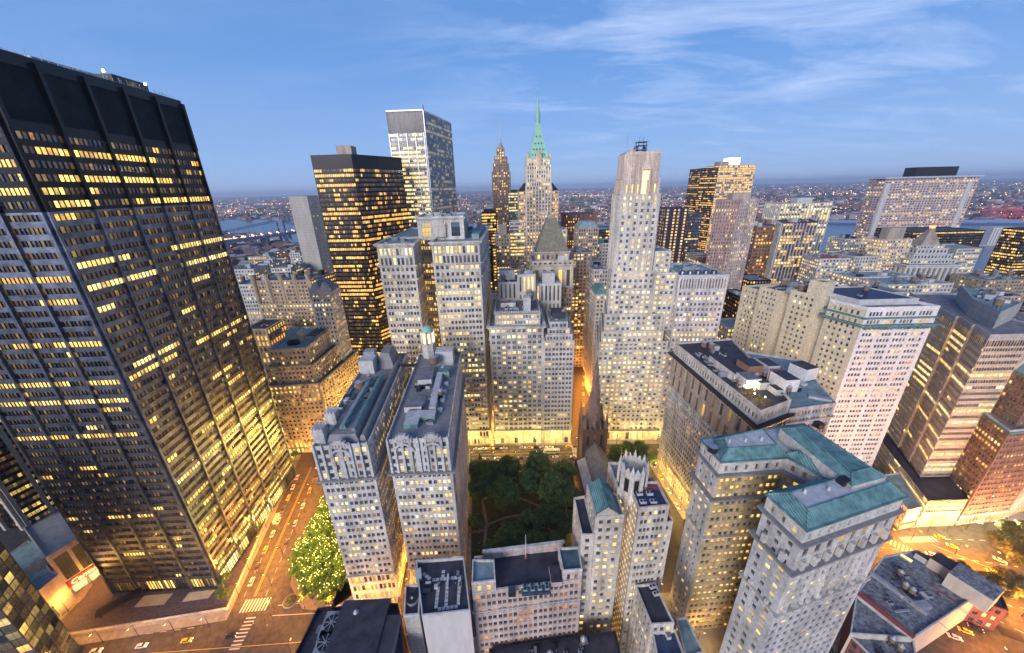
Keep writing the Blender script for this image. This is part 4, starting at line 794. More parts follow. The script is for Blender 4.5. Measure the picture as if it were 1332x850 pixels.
pp3 = ccw([G(879, 806, h-12), G(893, 804, h-12), G(915, 850, h-12), G(892, 858, h-12)]); b.tier(pp3, .1, h-12, ST(wall=WARM, bay=2.6, floor=3.8, lit=.1), roof=TEALR, par=.8, parm=STONE); b.done()
# ================================================================== GREEN ROOFED U-SHAPED BLOCK (right front)
b = Building('green_roofed_office', 'massive grey stone office wrapped round a light court, with teal copper mansard roofs', 'office building', (100, 90))
h = 97
F_ = G(1049.7, 689.6, h); Gc = G(1177.4, 645.8, h); K_ = G(1152, 625.7, h); J_ = G(1046, 553, h); I_ = G(1017, 556.5, h); A_ = G(913, 573, h); B_ = G(938, 601, h); C_ = G(1024, 595, h); D_ = G(1079, 624, h); E_ = G(998.6, 644, h)
K_ = (Gc[0]+.3, Gc[1]+12); pol = [F_, Gc, K_, J_, I_, A_, B_, C_, D_, E_]
print('P5', [(round(x), round(y)) for x, y in pol], area(pol))
s = ST(wall=STONE2, bay=3.6, floor=3.9, pat=[(.24, .68)], v=(.22, .7), lit=.2, hue=(.45, .7), depth=.5, frame=WFR, bars=(0, 1)); sc = var(s, pat=P_TWO, bay=4.6, lit=.42, hue=(.4, .6), wall=BUFF)
sf = var(s, bay=3.3, pat=[(.18, .80)], lit=.14, depth=.3)
fc = {0: sf, 1: sf, 2: sf, 3: s, 4: s, 5: s, 6: sc, 7: sc, 8: sc, 9: s}
b.tier(pol, .1, 59, var(s), faces=fc, roof=None, par=0); b.cornice(pol, 60, 1.1, 1.2, STONE)
b.tier(pol, 59, 79, s, faces={**fc, 0: var(sf, pat=[(.27, .80)], pier=(.9, .3, STONE), depth=.35), 6: sc, 7: sc}, roof=None, par=0); b.cornice(pol, 80.2, 1.5, 1.7, SLATE)
b.tier(pol, 79, 90, var(s, floor=5.4, bay=4.4, v=(.12, .82), lit=.12), faces={**fc, 0: var(sf, floor=5.4, bay=4.6, pat=[(.24, .80)], v=(.1, .86), pier=(1.0, .35, STONE), depth=.35), 6: sc, 7: sc}, roof=None, par=0); b.cornice(pol, 91.6, 1.3, 1.4, SLATE)
b.tier(pol, 90, 97, var(s, floor=7, bay=4.0, pat=[(.3, .62)], v=(.35, .7), lit=.05, wall=STONE), roof=PALER, par=0); b.cornice(pol, 97.3, .7, .8, PATINA)
for (p, q_) in ((F_, Gc), (E_, F_)):
    L_ = math.hypot(q_[0]-p[0], q_[1]-p[1]); u = ((q_[0]-p[0])/L_, (q_[1]-p[1])/L_); n = (u[1], -u[0]); rot = math.atan2(u[1], u[0]); k_ = int(L_/5)
    for i in range(k_): x = (i+.5)*L_/k_; m_ = MB(); m_.box((p[0]+u[0]*x+n[0]*.6, p[1]+u[1]*x+n[1]*.6), (1.3, 1.2), rot, 80.5, 84, STONE); b.extra.append(('carved_bracket', m_)); m_ = MB(); m_.box((p[0]+u[0]*x+n[0]*.5, p[1]+u[1]*x+n[1]*.5), (1.0, .9), rot, 60.2, 61.8, STONE); b.extra.append(('carved_bracket', m_))
def copper_roof(poly, z0=97.3, z1=100.2, inset=3.6, top=PALER):
    q = hipmb(poly, z0, z1, inset, PATINA, top); b.extra.append(('copper_roof', q)); p = ccw(poly); i_ = offset(p, -inset); q2 = MB()
    for a, c in zip(p, i_): q2.tube((a[0], a[1], z0+.1), (c[0], c[1], z1+.15), .28, PATINA, 5)
    for k in range(len(i_)): a, c = i_[k], i_[(k+1) % len(i_)]; q2.tube((*a, z1+.1), (*c, z1+.1), .28, PATINA, 5)
    b.extra.append(('ridge_capping', q2))
v_ = lambda p, q, t: (p[0]+(q[0]-p[0])*t, p[1]+(q[1]-p[1])*t)
copper_roof([E_, F_, v_(F_, Gc, .99), v_(K_, Gc, .15), (D_[0], D_[1]+.6)], inset=3.4)
copper_roof([B_, C_, (C_[0]+1.5, I_[1]-1), (A_[0]+4, A_[1]-.5)], inset=2.8)
rb = [v_(K_, J_, .02), v_(K_, J_, 1), v_(J_, I_, .95), (D_[0]+7, D_[1]+1.5)]
rb = [G(1153, 621, 101.5), G(1046, 554, 101.5), G(1013, 558, 101.5), G(1108, 633, 101.5)]; rb[2] = (rb[2][0]+.5, rb[2][1]); print('rb', rb)
q = MB(); q.pp(ccw(rb), 97.3, 101.5, STONE); b.extra.append(('raised_attic', q)); copper_roof(rb, 101.5, 103.4, 3.0, PATINA)
copper_roof([(D_[0]-1, D_[1]+1), (D_[0]+5, D_[1]+2), (C_[0]+7, C_[1]+3), (C_[0], C_[1]+1)], 97.4, 99.6, 2.0, PATINA)
for t in (.2, .45, .7):
    c = v_(B_, C_, t); q = MB(); q.cyl((c[0]+1, c[1]+6), .5, 100.1, 101.7, PALER, 8, .35); b.extra.append(('vent', q)); c = v_(E_, F_, .5); c = v_(c, Gc, t*.8); q = MB(); q.cyl((c[0]+1, c[1]+3), .5, 100.1, 101.7, PALER, 8, .35); b.extra.append(('vent', q))
c = G(1018, 602, h); q = MB(); q.cyl(v_(A_, B_, .55), 1.7, 97.3, 99.5, DARK, 14, 1.7, ZINC); b.extra.append(('round_tank', q))
c = v_(E_, Gc, .42); q = MB(); q.box((c[0]+6, c[1]+1.5), (3, 2.2), .25, 100.1, 102.3, DARK); b.extra.append(('stair_head', q)); c = v_(K_, J_, .62); q = MB(); q.box((c[0]-5, c[1]), (2.6, 2.6), .2, 103, 105, DARK); b.extra.append(('stair_head', q))
b.done()

# ================================================================== LONG STONE BLOCK WITH ROOF GARDEN (behind)
b = Building('roof_garden_office', 'long grey stone office crowded with roof sheds and a glowing roof terrace', 'office building', (110, 170))
h = 95; a_ = G(876, 449, h); n_ = G(989, 538, h); r_ = G(1029, 523, h)
a0 = (103, 207); 
P6 = [a0, n_, r_, (r_[0]+8, r_[1]+1), (r_[0]+22, r_[1]+62), (a0[0]+38, 214), ]
P6 = [a0, n_, r_, (r_[0]+14, 212)]
s = ST(wall=STONE2, bay=4.3, floor=4.0, pat=P_TWO, v=(.2, .74), lit=.12, hue=(.3, .55), sill=3, depth=.6)
b.tier(P6, .17, 12, var(s, floor=6, lit=.7, v=(.1, .85), wall=WARM), roof=None, par=0); b.cornice(P6, 12.6, .8, .9, STONE)
b.tier(P6, 12, 66, s, roof=None, par=0); b.cornice(P6, 66.6, 1, 1, STONE); b.tier(P6, 66, 87, var(s, floor=10.5, pat=[(.28, .74)], bay=6.4, v=(.08, .9), depth=1, lit=.05, streak=0, wall=TAUPE, bars=(1, 4)), roof=None, par=0); b.cornice(P6, 89, 2.6, 2.2, DARK); b.dentils(P6[0], P6[1], 87.2, 2, STONE, (.8, 1.6, .9)); b.dentils(P6[1], P6[2], 87.2, 2, STONE, (.8, 1.6, .9))
b.tier(P6, 89, 95, var(s, floor=6, bay=4.6, lit=.06, wall=STONE, v=(.25, .7)), roof=TAR, par=1.2, parm=STONE)
dirx = (n_[0]-a0[0], n_[1]-a0[1]); dl = math.hypot(*dirx); ux = (dirx[0]/dl, dirx[1]/dl); uy = (-ux[1], ux[0]); rot = math.atan2(ux[1], ux[0])
def R6(t, s_): return (a0[0]+ux[0]*t+uy[0]*s_, a0[1]+ux[1]*t+uy[1]*s_)
b.boxpart('penthouse', R6(37, 9.5), (22, 7), rot, 95, 99.5, STONE, TAR); b.boxpart('penthouse', R6(51, 11), (8, 7.5), rot, 95, 100, WHITE, GRAVEL)
GL = glow('terrace_glow', (1, .75, .35), 2.4)
for k in range(4): q = MB(); q.box(R6(55.15, 8.6+k*1.7), (.1, 1.2), rot, 95.6, 98.6, GL); b.extra.append(('lit_window', q))
b.boxpart('penthouse', R6(43, 17), (9, 8), rot, 95, 103, mat('rusty_shed', (.22, .12, .08), .8, scale=.5), TAR); b.boxpart('roof_box', R6(30, 15), (8, 6), rot, 95, 98, DARK, TAR)
for (t_, s_, w_, d_, z0_, z1_, m_) in ((57, 24, 11, 7, 96.5, 103, WHITE), (44, 26, 9, 6, 96.5, 103, PALER), (53, 15.5, 8, 5, 95, 99, STONE2), (60, 19, 5, 4, 95, 98, PALER), (24, 9, 6, 5, 95, 97.5, ZINC)):
    b.boxpart('equipment_screen', R6(t_, s_), (w_, d_), rot, z0_, z1_, m_, TAR)
q = MB(); q.box(R6(52.5, 24), (.5, 7.4), rot, 96.6, 103.2, RUST); b.extra.append(('red_post', q))
b.clutter([R6(4, 2), R6(62, 3), R6(62, 9), R6(4, 9)], 95, 16, .8, rot=rot); b.clutter([R6(5, 10), R6(30, 10), R6(30, 22), R6(5, 22)], 95, 14, 1, rot=rot); b.clutter([R6(45, 14), R6(66, 14), R6(66, 24), R6(45, 24)], 95, 12, .8, rot=rot)
LEAFG = mat('roof_shrub', (.09, .11, .02), .8, scale=2, var=.6, bump=0)
for k in range(26):
    q = MB(); c = R6(rnd.uniform(56, 71), rnd.uniform(2, 10)); z_ = 95
    for j in range(50): a = rnd.uniform(0, 6.28); r1 = rnd.uniform(.1, .9); x, y, zz_ = c[0]+r1*math.cos(a), c[1]+r1*math.sin(a), z_+rnd.uniform(.2, 1.9); e = .28; q.poly([(x, y, zz_), (x+rnd.uniform(-e, e), y+rnd.uniform(-e, e), zz_+e), (x+rnd.uniform(-e, e), y+rnd.uniform(-e, e), zz_+rnd.uniform(-e, e))], LEAFG)
    q.cyl(c, .4, z_, z_+.4, RUST, 6); b.extra.append(('potted_shrub', q))
for k in range(4):
    q = MB(); c = R6(57+k*3.4, 5+(k % 2)*2.5); q.tube((*c, 95), (*c, 97.8), .06, DARK, 4); q.cyl(c, .22, 97.8, 98.2, YLAMP, 8); b.extra.append(('terrace_lamp', q))
for (t_, s_, z_, e_) in ((58, 7, 98.6, 900), (66, 7, 98.6, 600)):
    ld = bpy.data.lights.new('terrace_lamp_light', 'POINT'); ld.energy = e_; ld.color = (1, .75, .3); ld.shadow_soft_size = .3; lo = bpy.data.objects.new('terrace_light', ld); COL.objects.link(lo); c = R6(t_, s_); lo.parent = b.root; lo.location = (c[0]-b.base[0], c[1]-b.base[1], z_)
b.done()
b = Building('attached_wing', 'pale wing with blue flat roof between the roof garden and the white gridded tower', 'office building', (140, 145))
h = 90; P6b = [(r_[0]+.3, r_[1]-.3), G(1087, 527, h), (170, 190), (r_[0]+14.5, 205)]
b.tier(P6b, .1, h, var(s, wall=STONE, pat=P_THREE, bay=5.4), roof=TEALR, par=1.2, parm=STONE); b.cornice(P6b, h-6, .9, 1, STONE); b.boxpart('skylight', (150, 150), (9, 3), -.5, h, h+1.2, PALER, ZINC); b.boxpart('equipment_screen', (156, 170), (9, 9), .3, h+1, h+8, WHITE, TAR); b.clutter(P6b, h, 10, .9); b.done()

# ================================================================== CREAM AND WHITE TOWER
b = Building('white_grid_tower', 'tower with a bright white gridded front, copper cornice and plain cream brick side wall', 'office tower', (220, 190))
h = 124
w0, w1 = G(1129.6, 398, h), G(1225, 396, h); f0 = G(1076, 366, h); f1 = G(991, 368, h)
b7 = (w0[1]+w1[1])/2; w0 = (w0[0], b7); w1 = (w1[0], b7)
dx_, dy_ = -24, 62; l_ = math.hypot(dx_, dy_); 
def S7(t, o=0.0): return (w0[0]+dx_*t-o*dy_/l_, w0[1]+dy_*t+o*dx_/l_)
s = ST(wall=WHITE, bay=9.5, floor=3.75, pat=[(.07+.205*i, .07+.205*i+.155) for i in range(4)], v=(.22, .74), lit=.14, hue=(.05, .7), streak=.10, fill=.7, frame=WFR, depth=.45, margin=1.5, dim=(.3, .9))
sc = ST(wall=CREAM, bay=2.9, floor=3.75, pat=[(.28, .72)], v=(.2, .68), lit=.10, hue=(.6, .78), streak=.05, fill=.6, depth=.4, margin=2.2, bars=(0, 1))
P7 = [w0, w1, (w1[0]-16, w1[1]+58), S7(.28, 0), ]
def seg(t0, t1, o, z, roofm=GRAVEL, extra=None, dpt=.75):
    a, c = S7(t1, o), S7(t0, o); D_ = 34; p = [a, c, (c[0]+D_*dpt, c[1]+5), (a[0]+D_, a[1]+6)]; return b.tier(p, .1, z, sc, faces={0: extra or sc, 1: s if False else CREAM, 2: CREAM, 3: CREAM}, roof=roofm, par=1.3, parm=CREAM)
b.tier(P7, .1, 112, s, faces={0: s, 1: s, 2: s, 3: sc}, roof=None, par=0); b.cornice(P7, 112.8, 2.2, 1.6, PATINA); b.dentils(w0, w1, 111.2, 2.4, PATINA, (.9, 1.9, 1.0))
b.tier(P7, 112, 116.5, s, faces={0: var(s, floor=4.5, lit=.3), 3: sc}, roof=None, par=0); b.cornice(P7, 117, 1.2, 1.0, PATINA); b.tier(P7, 116.5, 121.5, s, faces={0: var(s, floor=5), 3: sc}, roof=GRAVEL, par=1.6, parm=WHITE)
b.tier([(w0[0]+2, w0[1]+8), (w1[0]-4, w1[1]+8), (w1[0]-10, w1[1]+36), (w0[0]-6, w0[1]+36)], 121.5, 124.5, ST(), faces={i: PALER for i in range(4)}, roof=mat('navy_roof', (.012, .015, .05), .5, scale=.3, var=.4), par=.6, parm=PALER)
seg(.28, .36, -3.5, 121.5); seg(.36, .62, 0, 122); seg(.62, .70, -3.5, 119); seg(.70, .93, 0, 119.5); seg(.93, 1.15, -3, 116)
a, c = S7(.48), S7(.36); b.tier([a, c, (c[0]+9, c[1]+2), (a[0]+9, a[1]+2)], 122, 131, ST(), faces={i: CREAM for i in range(4)}, roof=GRAVEL, par=1, parm=CREAM)
b.clutter([S7(.9, 4), S7(.5, 4), (S7(.5)[0]+26, S7(.5)[1]+5), (S7(.9)[0]+30, S7(.9)[1]+5)], 120.5, 26, 1.2); b.clutter([(w0[0]+4, w0[1]+12), (w1[0]-8, w1[1]+12), (w1[0]-12, w1[1]+33), (w0[0], w0[1]+33)], 124.5, 4, .9); b.clutter([(w0[0]-8, w0[1]+38), (w1[0]-12, w1[1]+38), (w1[0]-16, w1[1]+55), (w0[0]-12, w0[1]+55)], 121.5, 12, 1.3)
b.done()

# ================================================================== BROWN BANDED OFFICE WITH SAWTOOTH FRONT + BRICK NEIGHBOUR
b = Building('banded_office', 'brown banded office tower with bright window strips above a glowing glass lobby', 'office tower', (245, 160))
A8 = G(1142, 595); N8 = G(1196, 622, 20); E8 = G(1243, 621, 20)
BAND = wall('brown_precast', (.52, .42, .33), 2.6, .2); PR_ = [(i/7+.005, (i+1)/7-.012) for i in range(7)]
s = ST(wall=BAND, spand=BAND, bay=7.6, floor=3.85, pat=[(i/5+.004, (i+1)/5-.010) for i in range(5)], v=(.34, .84), lit=.10, streak=.30, fill=.92, hue=(.45, .7), depth=.25, bars=(0, 0), margin=.05, runs=(3, 5, 9, 14), dim=(.5, 1.3), blue=.0)
def saw(z): 
    a, n = A8, N8; d = (n[0]-a[0], n[1]-a[1]); pts = []
    for k in range(3):
        t0, t1 = k/3, (k+1)/3; p = (a[0]+d[0]*t0+ (0 if k == 0 else 2.4), a[1]+d[1]*t0+(0 if k == 0 else .4)); pts.append(p); pts.append((a[0]+d[0]*t1, a[1]+d[1]*t1))
    return pts
P8 = saw(0)+[E8, (E8[0]+32, E8[1]+16), (E8[0]+46, E8[1]+72), (A8[0]+18, A8[1]+36)]
print('P8', [(round(x), round(y)) for x, y in P8], area(P8), AT(1309, 425, N8[1]), AT(1272, 416, (A8[1]+N8[1])/2), AT(1233, 404, A8[1]))
H8 = 113
b.tier(P8, 20, H8-6, s, roof=None, par=0); b.tier(P8, H8-6, H8-2, var(s, floor=4, v=(.1, .95), lit=0.02, streak=0), roof=None, par=0); b.tier(P8, H8-2, H8, s, faces={i: CONC for i in range(len(P8))}, roof=GRAVEL, par=1.3, parm=CONC)
m8 = [(A8[0]+6, A8[1]-8), (N8[0]+14, N8[1]+10), (N8[0]+44, N8[1]+24), (A8[0]+34, A8[1]+22)]; b.tier(m8, H8, H8+9, ST(), faces={i: CONC for i in range(4)}, roof=TEALR, par=.9, parm=CONC); b.clutter(m8, H8+9, 8, 1.2); b.clutter([(N8[0]+14, N8[1]+6), (E8[0]+28, E8[1]+16), (E8[0]+38, E8[1]+50), (N8[0]+46, N8[1]+40)], H8, 10, 1)
PD = [(231.5, 150.6), (255.6, 151.2), (268, 167.4), (268, 170), (N8[0], N8[1]+1), (A8[0]-1, A8[1]-1), (254, 192)]
PD = [G(1190, 686), G(1240, 684), (E8[0]+.1, E8[1]-.1), (N8[0]-.1, N8[1]-.1), (A8[0]-.2, A8[1]-.2), (A8[0]-9, A8[1]-4)]
LOB = var(s, bay=5.4, floor=10.2, pat=[(.03, .97)], v=(.02, .96), lit=1, dim=(.95, 1), hue=(.62, .66), bars=(4, 3), frame=WFR, streak=0, depth=.3, margin=.6)
b.tier(PD, .1, 10.5, var(s, floor=3.4), faces={0: LOB, 2: 'skip', 3: 'skip'}, roof=None, par=0); b.tier(PD, 10.5, 20, var(s, floor=3.15, lit=.25), faces={2: 'skip', 3: 'skip'}, roof=TAR, par=.8, parm=DARK)
b.tier([(E8[0]+.1, E8[1]-.2), (E8[0]+12, E8[1]+5), (E8[0]+12, E8[1]+20), (E8[0]+.1, E8[1]+10)], .1, 44, ST(), faces={i: mat('white_party_wall', (.55, .52, .46), .8, 'wall', .2, .2) for i in range(4)}, roof=TAR, par=.5)
b.done()
b = Building('brick_office', 'reddish brown brick office beside the glowing lobby, cut off by the right edge', 'office building', (270, 152))
s = ST(wall=BROWN, bay=4.2, floor=3.8, pat=P_TWO, v=(.24, .74), lit=.2, hue=(.1, .6), frame=WFL, depth=.3)
q0, q1, q2 = G(1243, 684), G(1305, 676), G(1330, 655)
b.tier([q0, q1, (q1[0]+14, q1[1]+34), (q0[0]+14, q0[1]+34)], 7, 66, s, roof=GRAVEL, par=1.2, parm=STONE); b.tier([q0, q1, (q1[0]+14, q1[1]+34), (q0[0]+14, q0[1]+34)], .1, 7, var(s, wall=PINK, floor=6.9, lit=.4), roof=None, par=0); b.cornice([q0, q1, (q1[0]+14, q1[1]+34), (q0[0]+14, q0[1]+34)], 7.6, .5, .8, STONE); b.cornice([q0, q1, (q1[0]+14, q1[1]+34), (q0[0]+14, q0[1]+34)], 66, .8, 1, PATINA)
b.tier([(q0[0]+8, q0[1]+4), (q1[0]+3, q1[1]+6), (q1[0]+16, q1[1]+36), (q0[0]+16, q0[1]+34)], 66, 92, s, roof=TEALR, par=1, parm=PATINA)
b.done()
b = Building('pale_brick_office', 'paler brick office at the far right edge with regular small windows', 'office building', (300, 160)); b.tier([(q1[0]+.4, q1[1]+.2), (q1[0]+46, q1[1]+14), (q1[0]+40, q1[1]+50), (q1[0]+16, q1[1]+40)], .1, 56, var(s, wall=PINK, pat=P_ONE, bay=3), roof=GRAVEL, par=1, parm=STONE); b.done()
b = Building('small_shop', 'small lilac storefront building with a bright shop window beside the glowing lobby', 'shop', (224, 152)); g0, g1 = G(1168, 690), G(1186, 686)
b.tier([g0, g1, (g1[0]+14, g1[1]+26), (g0[0]+10, g0[1]+26)], .1, 15, var(s, wall=LILAC, pat=P_ONE, bay=2.2, floor=3.7, lit=.2), roof=TEALR, par=.8, parm=PALER); L_ = math.hypot(g1[0]-g0[0], g1[1]-g0[1]); u = ((g1[0]-g0[0])/L_, (g1[1]-g0[1])/L_); n = (u[1], -u[0]); b.win.append(((g0[0]+n[0]*.15, g0[1]+n[1]*.15, .6), u, n, L_*.9, 2.8, 1, .6, 0, (3, 0), WFR)); facebox(b, 'sign_board', g0, g1, .2, L_-.2, 4.2, 5.4, .4, RUST); b.done()

# ================================================================== LOW FLAT ROOFS, LOWER RIGHT
b = Building('flat_roofed_garage', 'low building with weathered blue grey patchwork roofs, in the street bend at lower right', 'building', (170, 100))
h = 20; WR_ = mat('weathered_roof', (.17, .20, .22), .85, scale=.7, var=.9, col2=(.035, .03, .05)); o_ = [G(x, y, h) for x, y in ((1115, 770), (1150, 722), (1193, 713), (1281, 768), (1190, 828), (1107, 822))]
P10 = ccw(o_); b.tier(P10, .17, h-2, ST(wall=mat('painted_render', (.52, .44, .36), .8, 'wall', .2, .2), bay=8, floor=9, lit=0, pat=[(.4, .6)]), faces={i: REDB if i > 3 else mat('painted_render', (.5, .42, .36)) for i in range(6)}, roof=WR_, par=1.1, parm=PALER)
rg = math.atan2(G(1281, 768, h)[1]-G(1193, 713, h)[1], G(1281, 768, h)[0]-G(1193, 713, h)[0]); b.boxpart('roof_house', G(1262, 768, h), (13, 11), rg, h-2, h+6, mat('painted_render', (.5, .42, .36)), WR_); b.boxpart('roof_house', G(1233, 742, h), (11, 8), rg, h-2, h+3.5, mat('painted_render', (.5, .42, .36)), TAR); b.boxpart('roof_house', G(1205, 728, h), (7, 3), rg, h-2, h+1, PALER, TAR)
b.boxpart('skylight', G(1180, 724, h), (4, 2), rg, h-2, h-1, ZINC, glow('skylight_glow', (1, .7, .25), .8)); b.boxpart('duct_run', G(1160, 762, h), (24, 1.6), rg, h-2, h-.2, ZINC, ZINC); b.boxpart('duct_run', G(1148, 796, h), (20, 2.4), rg, h-2, h-.4, PALER, RUST); b.boxpart('equipment_screen', G(1200, 786, h), (6, 3), .1, h-2, h, TAUPE, ZINC)
for k in range(10):
    a = G(1125+k*14, 768+(k % 3)*14-k*2, h); q = MB(); q.tube((a[0], a[1], h-1.6), (a[0]+9*math.cos(rg), a[1]+9*math.sin(rg), h-1.6), .16, RUST if k % 3 == 0 else ZINC, 5); b.extra.append(('roof_pipe', q))
b.clutter([G(1130, 770, h), G(1180, 822, h), G(1240, 785, h), G(1170, 728, h)], h-2, 24, .75)
b.done()
b = Building('dark_brick_block', 'low dark brick block with shop awnings at the bottom right corner', 'building', (215, 92)); pp_ = ccw([G(1284, 775, 13), G(1300, 760, 13), (226, 106), (214, 90), (206, 97)]); pp_ = ccw([(201, 104.5), (212, 98.5), (218, 106), (206, 112)]); b.tier(pp_, .1, 14, ST(wall=REDB, bay=3, floor=4, lit=.2), roof=TAR, par=.8, parm=DARK)
q = MB(); q.box((214, 95.5), (7, 4), -.5, 3.4, 3.8, DARK); b.extra.append(('awning', q)); b.done()
b = Building('brown_shed_block', 'small rust red walled block with pale roof at the foot of the green roofed office', 'building', (140, 80)); pp_ = ccw([G(1107, 824, 18), G(1145, 860, 18), G(1200, 880, 18), G(1190, 830, 18)]); b.tier(pp_, .1, 16, ST(wall=REDB, bay=3, floor=4, lit=.05), roof=WR_, par=.8, parm=PALER); b.clutter(pp_, 16, 8, .7); b.done()
# ================================================================== LEFT MIDDLE GROUND
b = Building('cream_office', 'cream setback office with a roof penthouse, washed gold by the avenue lights', 'office building', (-150, 228))
CL = wall('gold_limestone', (.52, .45, .34), .8); s = ST(wall=CL, bay=3.1, floor=3.7, pat=[(.2, .74)], v=(.22, .72), lit=.25, hue=(.35, .6), frame=WFR, margin=1.2)  # cream stone yellowed, part of the lamps' gold wash put into its colour
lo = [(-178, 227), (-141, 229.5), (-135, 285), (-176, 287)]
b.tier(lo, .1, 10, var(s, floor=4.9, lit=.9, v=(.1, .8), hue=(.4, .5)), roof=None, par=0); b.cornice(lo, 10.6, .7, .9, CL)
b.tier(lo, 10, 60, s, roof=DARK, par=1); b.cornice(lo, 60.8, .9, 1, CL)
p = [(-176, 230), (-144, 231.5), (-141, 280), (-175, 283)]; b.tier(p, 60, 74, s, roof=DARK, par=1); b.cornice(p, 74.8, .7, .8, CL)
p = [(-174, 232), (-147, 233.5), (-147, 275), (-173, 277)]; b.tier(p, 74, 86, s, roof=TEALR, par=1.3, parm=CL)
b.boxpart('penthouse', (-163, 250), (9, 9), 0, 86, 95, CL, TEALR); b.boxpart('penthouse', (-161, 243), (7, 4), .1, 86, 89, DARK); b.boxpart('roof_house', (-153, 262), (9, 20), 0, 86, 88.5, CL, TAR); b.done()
GW_ = wall('white_terracotta', (.58, .58, .58), .8, .15); b = Building('gothic_tower', 'slender white gothic tower with twin gables and steep roof, beside the bronze black tower', 'tower', (-135, 268))
x0 = AT(413, 430, 268)[0]; x1 = AT(446, 430, 268)[0]; s = ST(wall=GW_, bay=2.6, floor=3.8, pat=[(.22, .78)], v=(.2, .76), lit=.25, frame=WFR)
p = rect(x0+1, 268, x1-x0-5, 17, 0.0); b.tier(p, .1, 110, s, roof=SLATE, par=.8); zt = 110
b.tier(p, 110, 118, var(s, lit=.15), roof=None, par=0); b.extra.append(('slate_roof', hipmb(p, 118, 127, 5, SLATE, SLATE)))
for k in (.27, .74):
    xx = p[0][0]+(p[1][0]-p[0][0])*k; q = MB(); q.prism([(xx-3.6, 267, 116), (xx+3.6, 267, 116), (xx+3.6, 272, 116), (xx-3.6, 272, 116)], [(xx-3.6, 267, 120), (xx+3.6, 267, 120), (xx+3.6, 272, 120), (xx-3.6, 272, 120)], PALER); q.prism([(xx-3.6, 267, 120), (xx+3.6, 267, 120), (xx+3.6, 272, 120), (xx-3.6, 272, 120)], [(xx-.2, 267.5, 126), (xx+.2, 267.5, 126), (xx+.2, 271, 126), (xx-.2, 271, 126)], PALER); b.extra.append(('gabled_dormer', q))
for k in range(5): q = MB(); xx = p[0][0]+(p[1][0]-p[0][0])*k/4; q.cyl((xx, 267.6), .7, 112, 121, PALER, 6); q.cyl((xx, 267.6), .7, 121, 124.5, PALER, 6, .05); b.extra.append(('pinnacle', q))
b.done()
b = Building('turreted_apartments', 'wide brown brick apartment block with a row of round turret tops', 'apartment building', (-190, 320))
s = ST(wall=wall('tan_brick', (.36, .28, .21), .5), bay=3.0, floor=3.6, pat=P_ONE, v=(.22, .72), lit=.2, streak=.12, hue=(.4, .7))
ax0, az = AT(328, 366, 320); ax1 = AT(404, 360, 320)[0]; p = [(ax0, 320), (ax1, 318), (ax1+9, 350), (ax0, 352)]; b.tier(p, .1, 116, s, faces={0: s, 1: var(s, lit=.85, pat=[(.15, .85)], hue=(.4, .5)), 2: s, 3: s}, roof=GRAVEL, par=1); b.cornice(p, 117, .7, .8, TAUPE)
for k in range(5): q = MB(); xx = ax0+(ax1-ax0)*(k+.1)/4.3; q.cyl((xx, 320.5), 2.4, 96, 121, s['wall'], 10); q.cyl((xx, 320.5), 2.8, 121, 121.8, TAUPE, 10); b.extra.append(('turret', q))
b.clutter(p, 116, 14, 1.5); b.done()
b = Building('ornate_white_block', 'small pale ornate block wedged between the dark steel tower edge and the turreted apartments', 'building', (-240, 330)); xx, z_ = AT(303, 372, 330); b.tier(rect(xx, 330, 22, 26), .1, z_, ST(wall=PALER, bay=2.6, floor=3.7, lit=.2), roof=GRAVEL, par=1); b.clutter(rect(xx, 330, 22, 26), z_, 6, 1.4); b.done()
b = Building('arched_brown_block', 'low brown block with gold lit arcaded windows, left of the cream setback office', 'building', (-210, 262)); xx, z_ = AT(318, 430, 275); b.tier(rect(xx, 275, 18, 26), .1, z_, ST(wall=BUFF, bay=3.4, floor=5, pat=[(.2, .8)], v=(.15, .85), lit=.5, hue=(.2, .45)), roof=TAR, par=1, parm=BUFF); b.cornice(rect(xx, 275, 18, 26), z_+1, 1.4, 1.4, BUFF); b.clutter(rect(xx, 275, 18, 26), z_, 4, 1); b.done()
b = Building('black_tower', 'bronze black office tower banded with gold lit windows and a small tan penthouse', 'office tower', (-130, 345))
s = ST(wall=BLACKM, bay=8, floor=3.95, pat=[(i/5+.01, (i+1)/5-.02) for i in range(5)], v=(.28, .86), lit=.22, streak=.28, fill=.92, hue=(.25, .45), depth=.25, bars=(0, 0), margin=.3, dim=(.5, 1))
k0, k1 = AT(403, 200, 338)[0], AT(456, 198, 336)[0]; p = [(k0, 338), (k1, 336), (-103.5, 384), (k0-6, 392)]; b.tier(p, .1, 209, s, roof=None, par=0); b.tier(p, 209, 219, ST(wall=DARK, bay=8, floor=10, pat=[(.04, .96)], v=(.05, .93), depth=.2), faces={i: DARK for i in range(4)}, roof=TAR, par=.8, parm=DARK); b.boxpart('penthouse', (k1-12, 358), (13, 12), 0, 219, 228, TAUPE, TAUPE); b.done()
b = Building('concrete_slab_tower', 'windowless grey concrete slab tower behind the bronze black tower', 'tower', (-260, 470)); x0, z_ = AT(375, 257, 470); x1 = AT(399, 255, 470)[0]; b.tier([(x0, 470), (x1, 470), (x1+44, 535), (x0, 540)], .1, z_, ST(wall=CONC, bay=6, floor=5), faces={0: CONC, 1: ST(wall=CONC, bay=5, floor=5, pat=[(.4, .6)], v=(.3, .6), lit=.08), 2: CONC, 3: CONC}, roof=GRAVEL, par=1); b.done()
b = Building('aluminium_tower', 'tall silvery office tower with close vertical fins and a blank louvred top', 'office tower', (-90, 405))
FIN = ALU; x0, z_ = AT(501, 146, 400); x1 = AT(549, 140, 400)[0]; x2 = AT(586, 164, 474)[0]
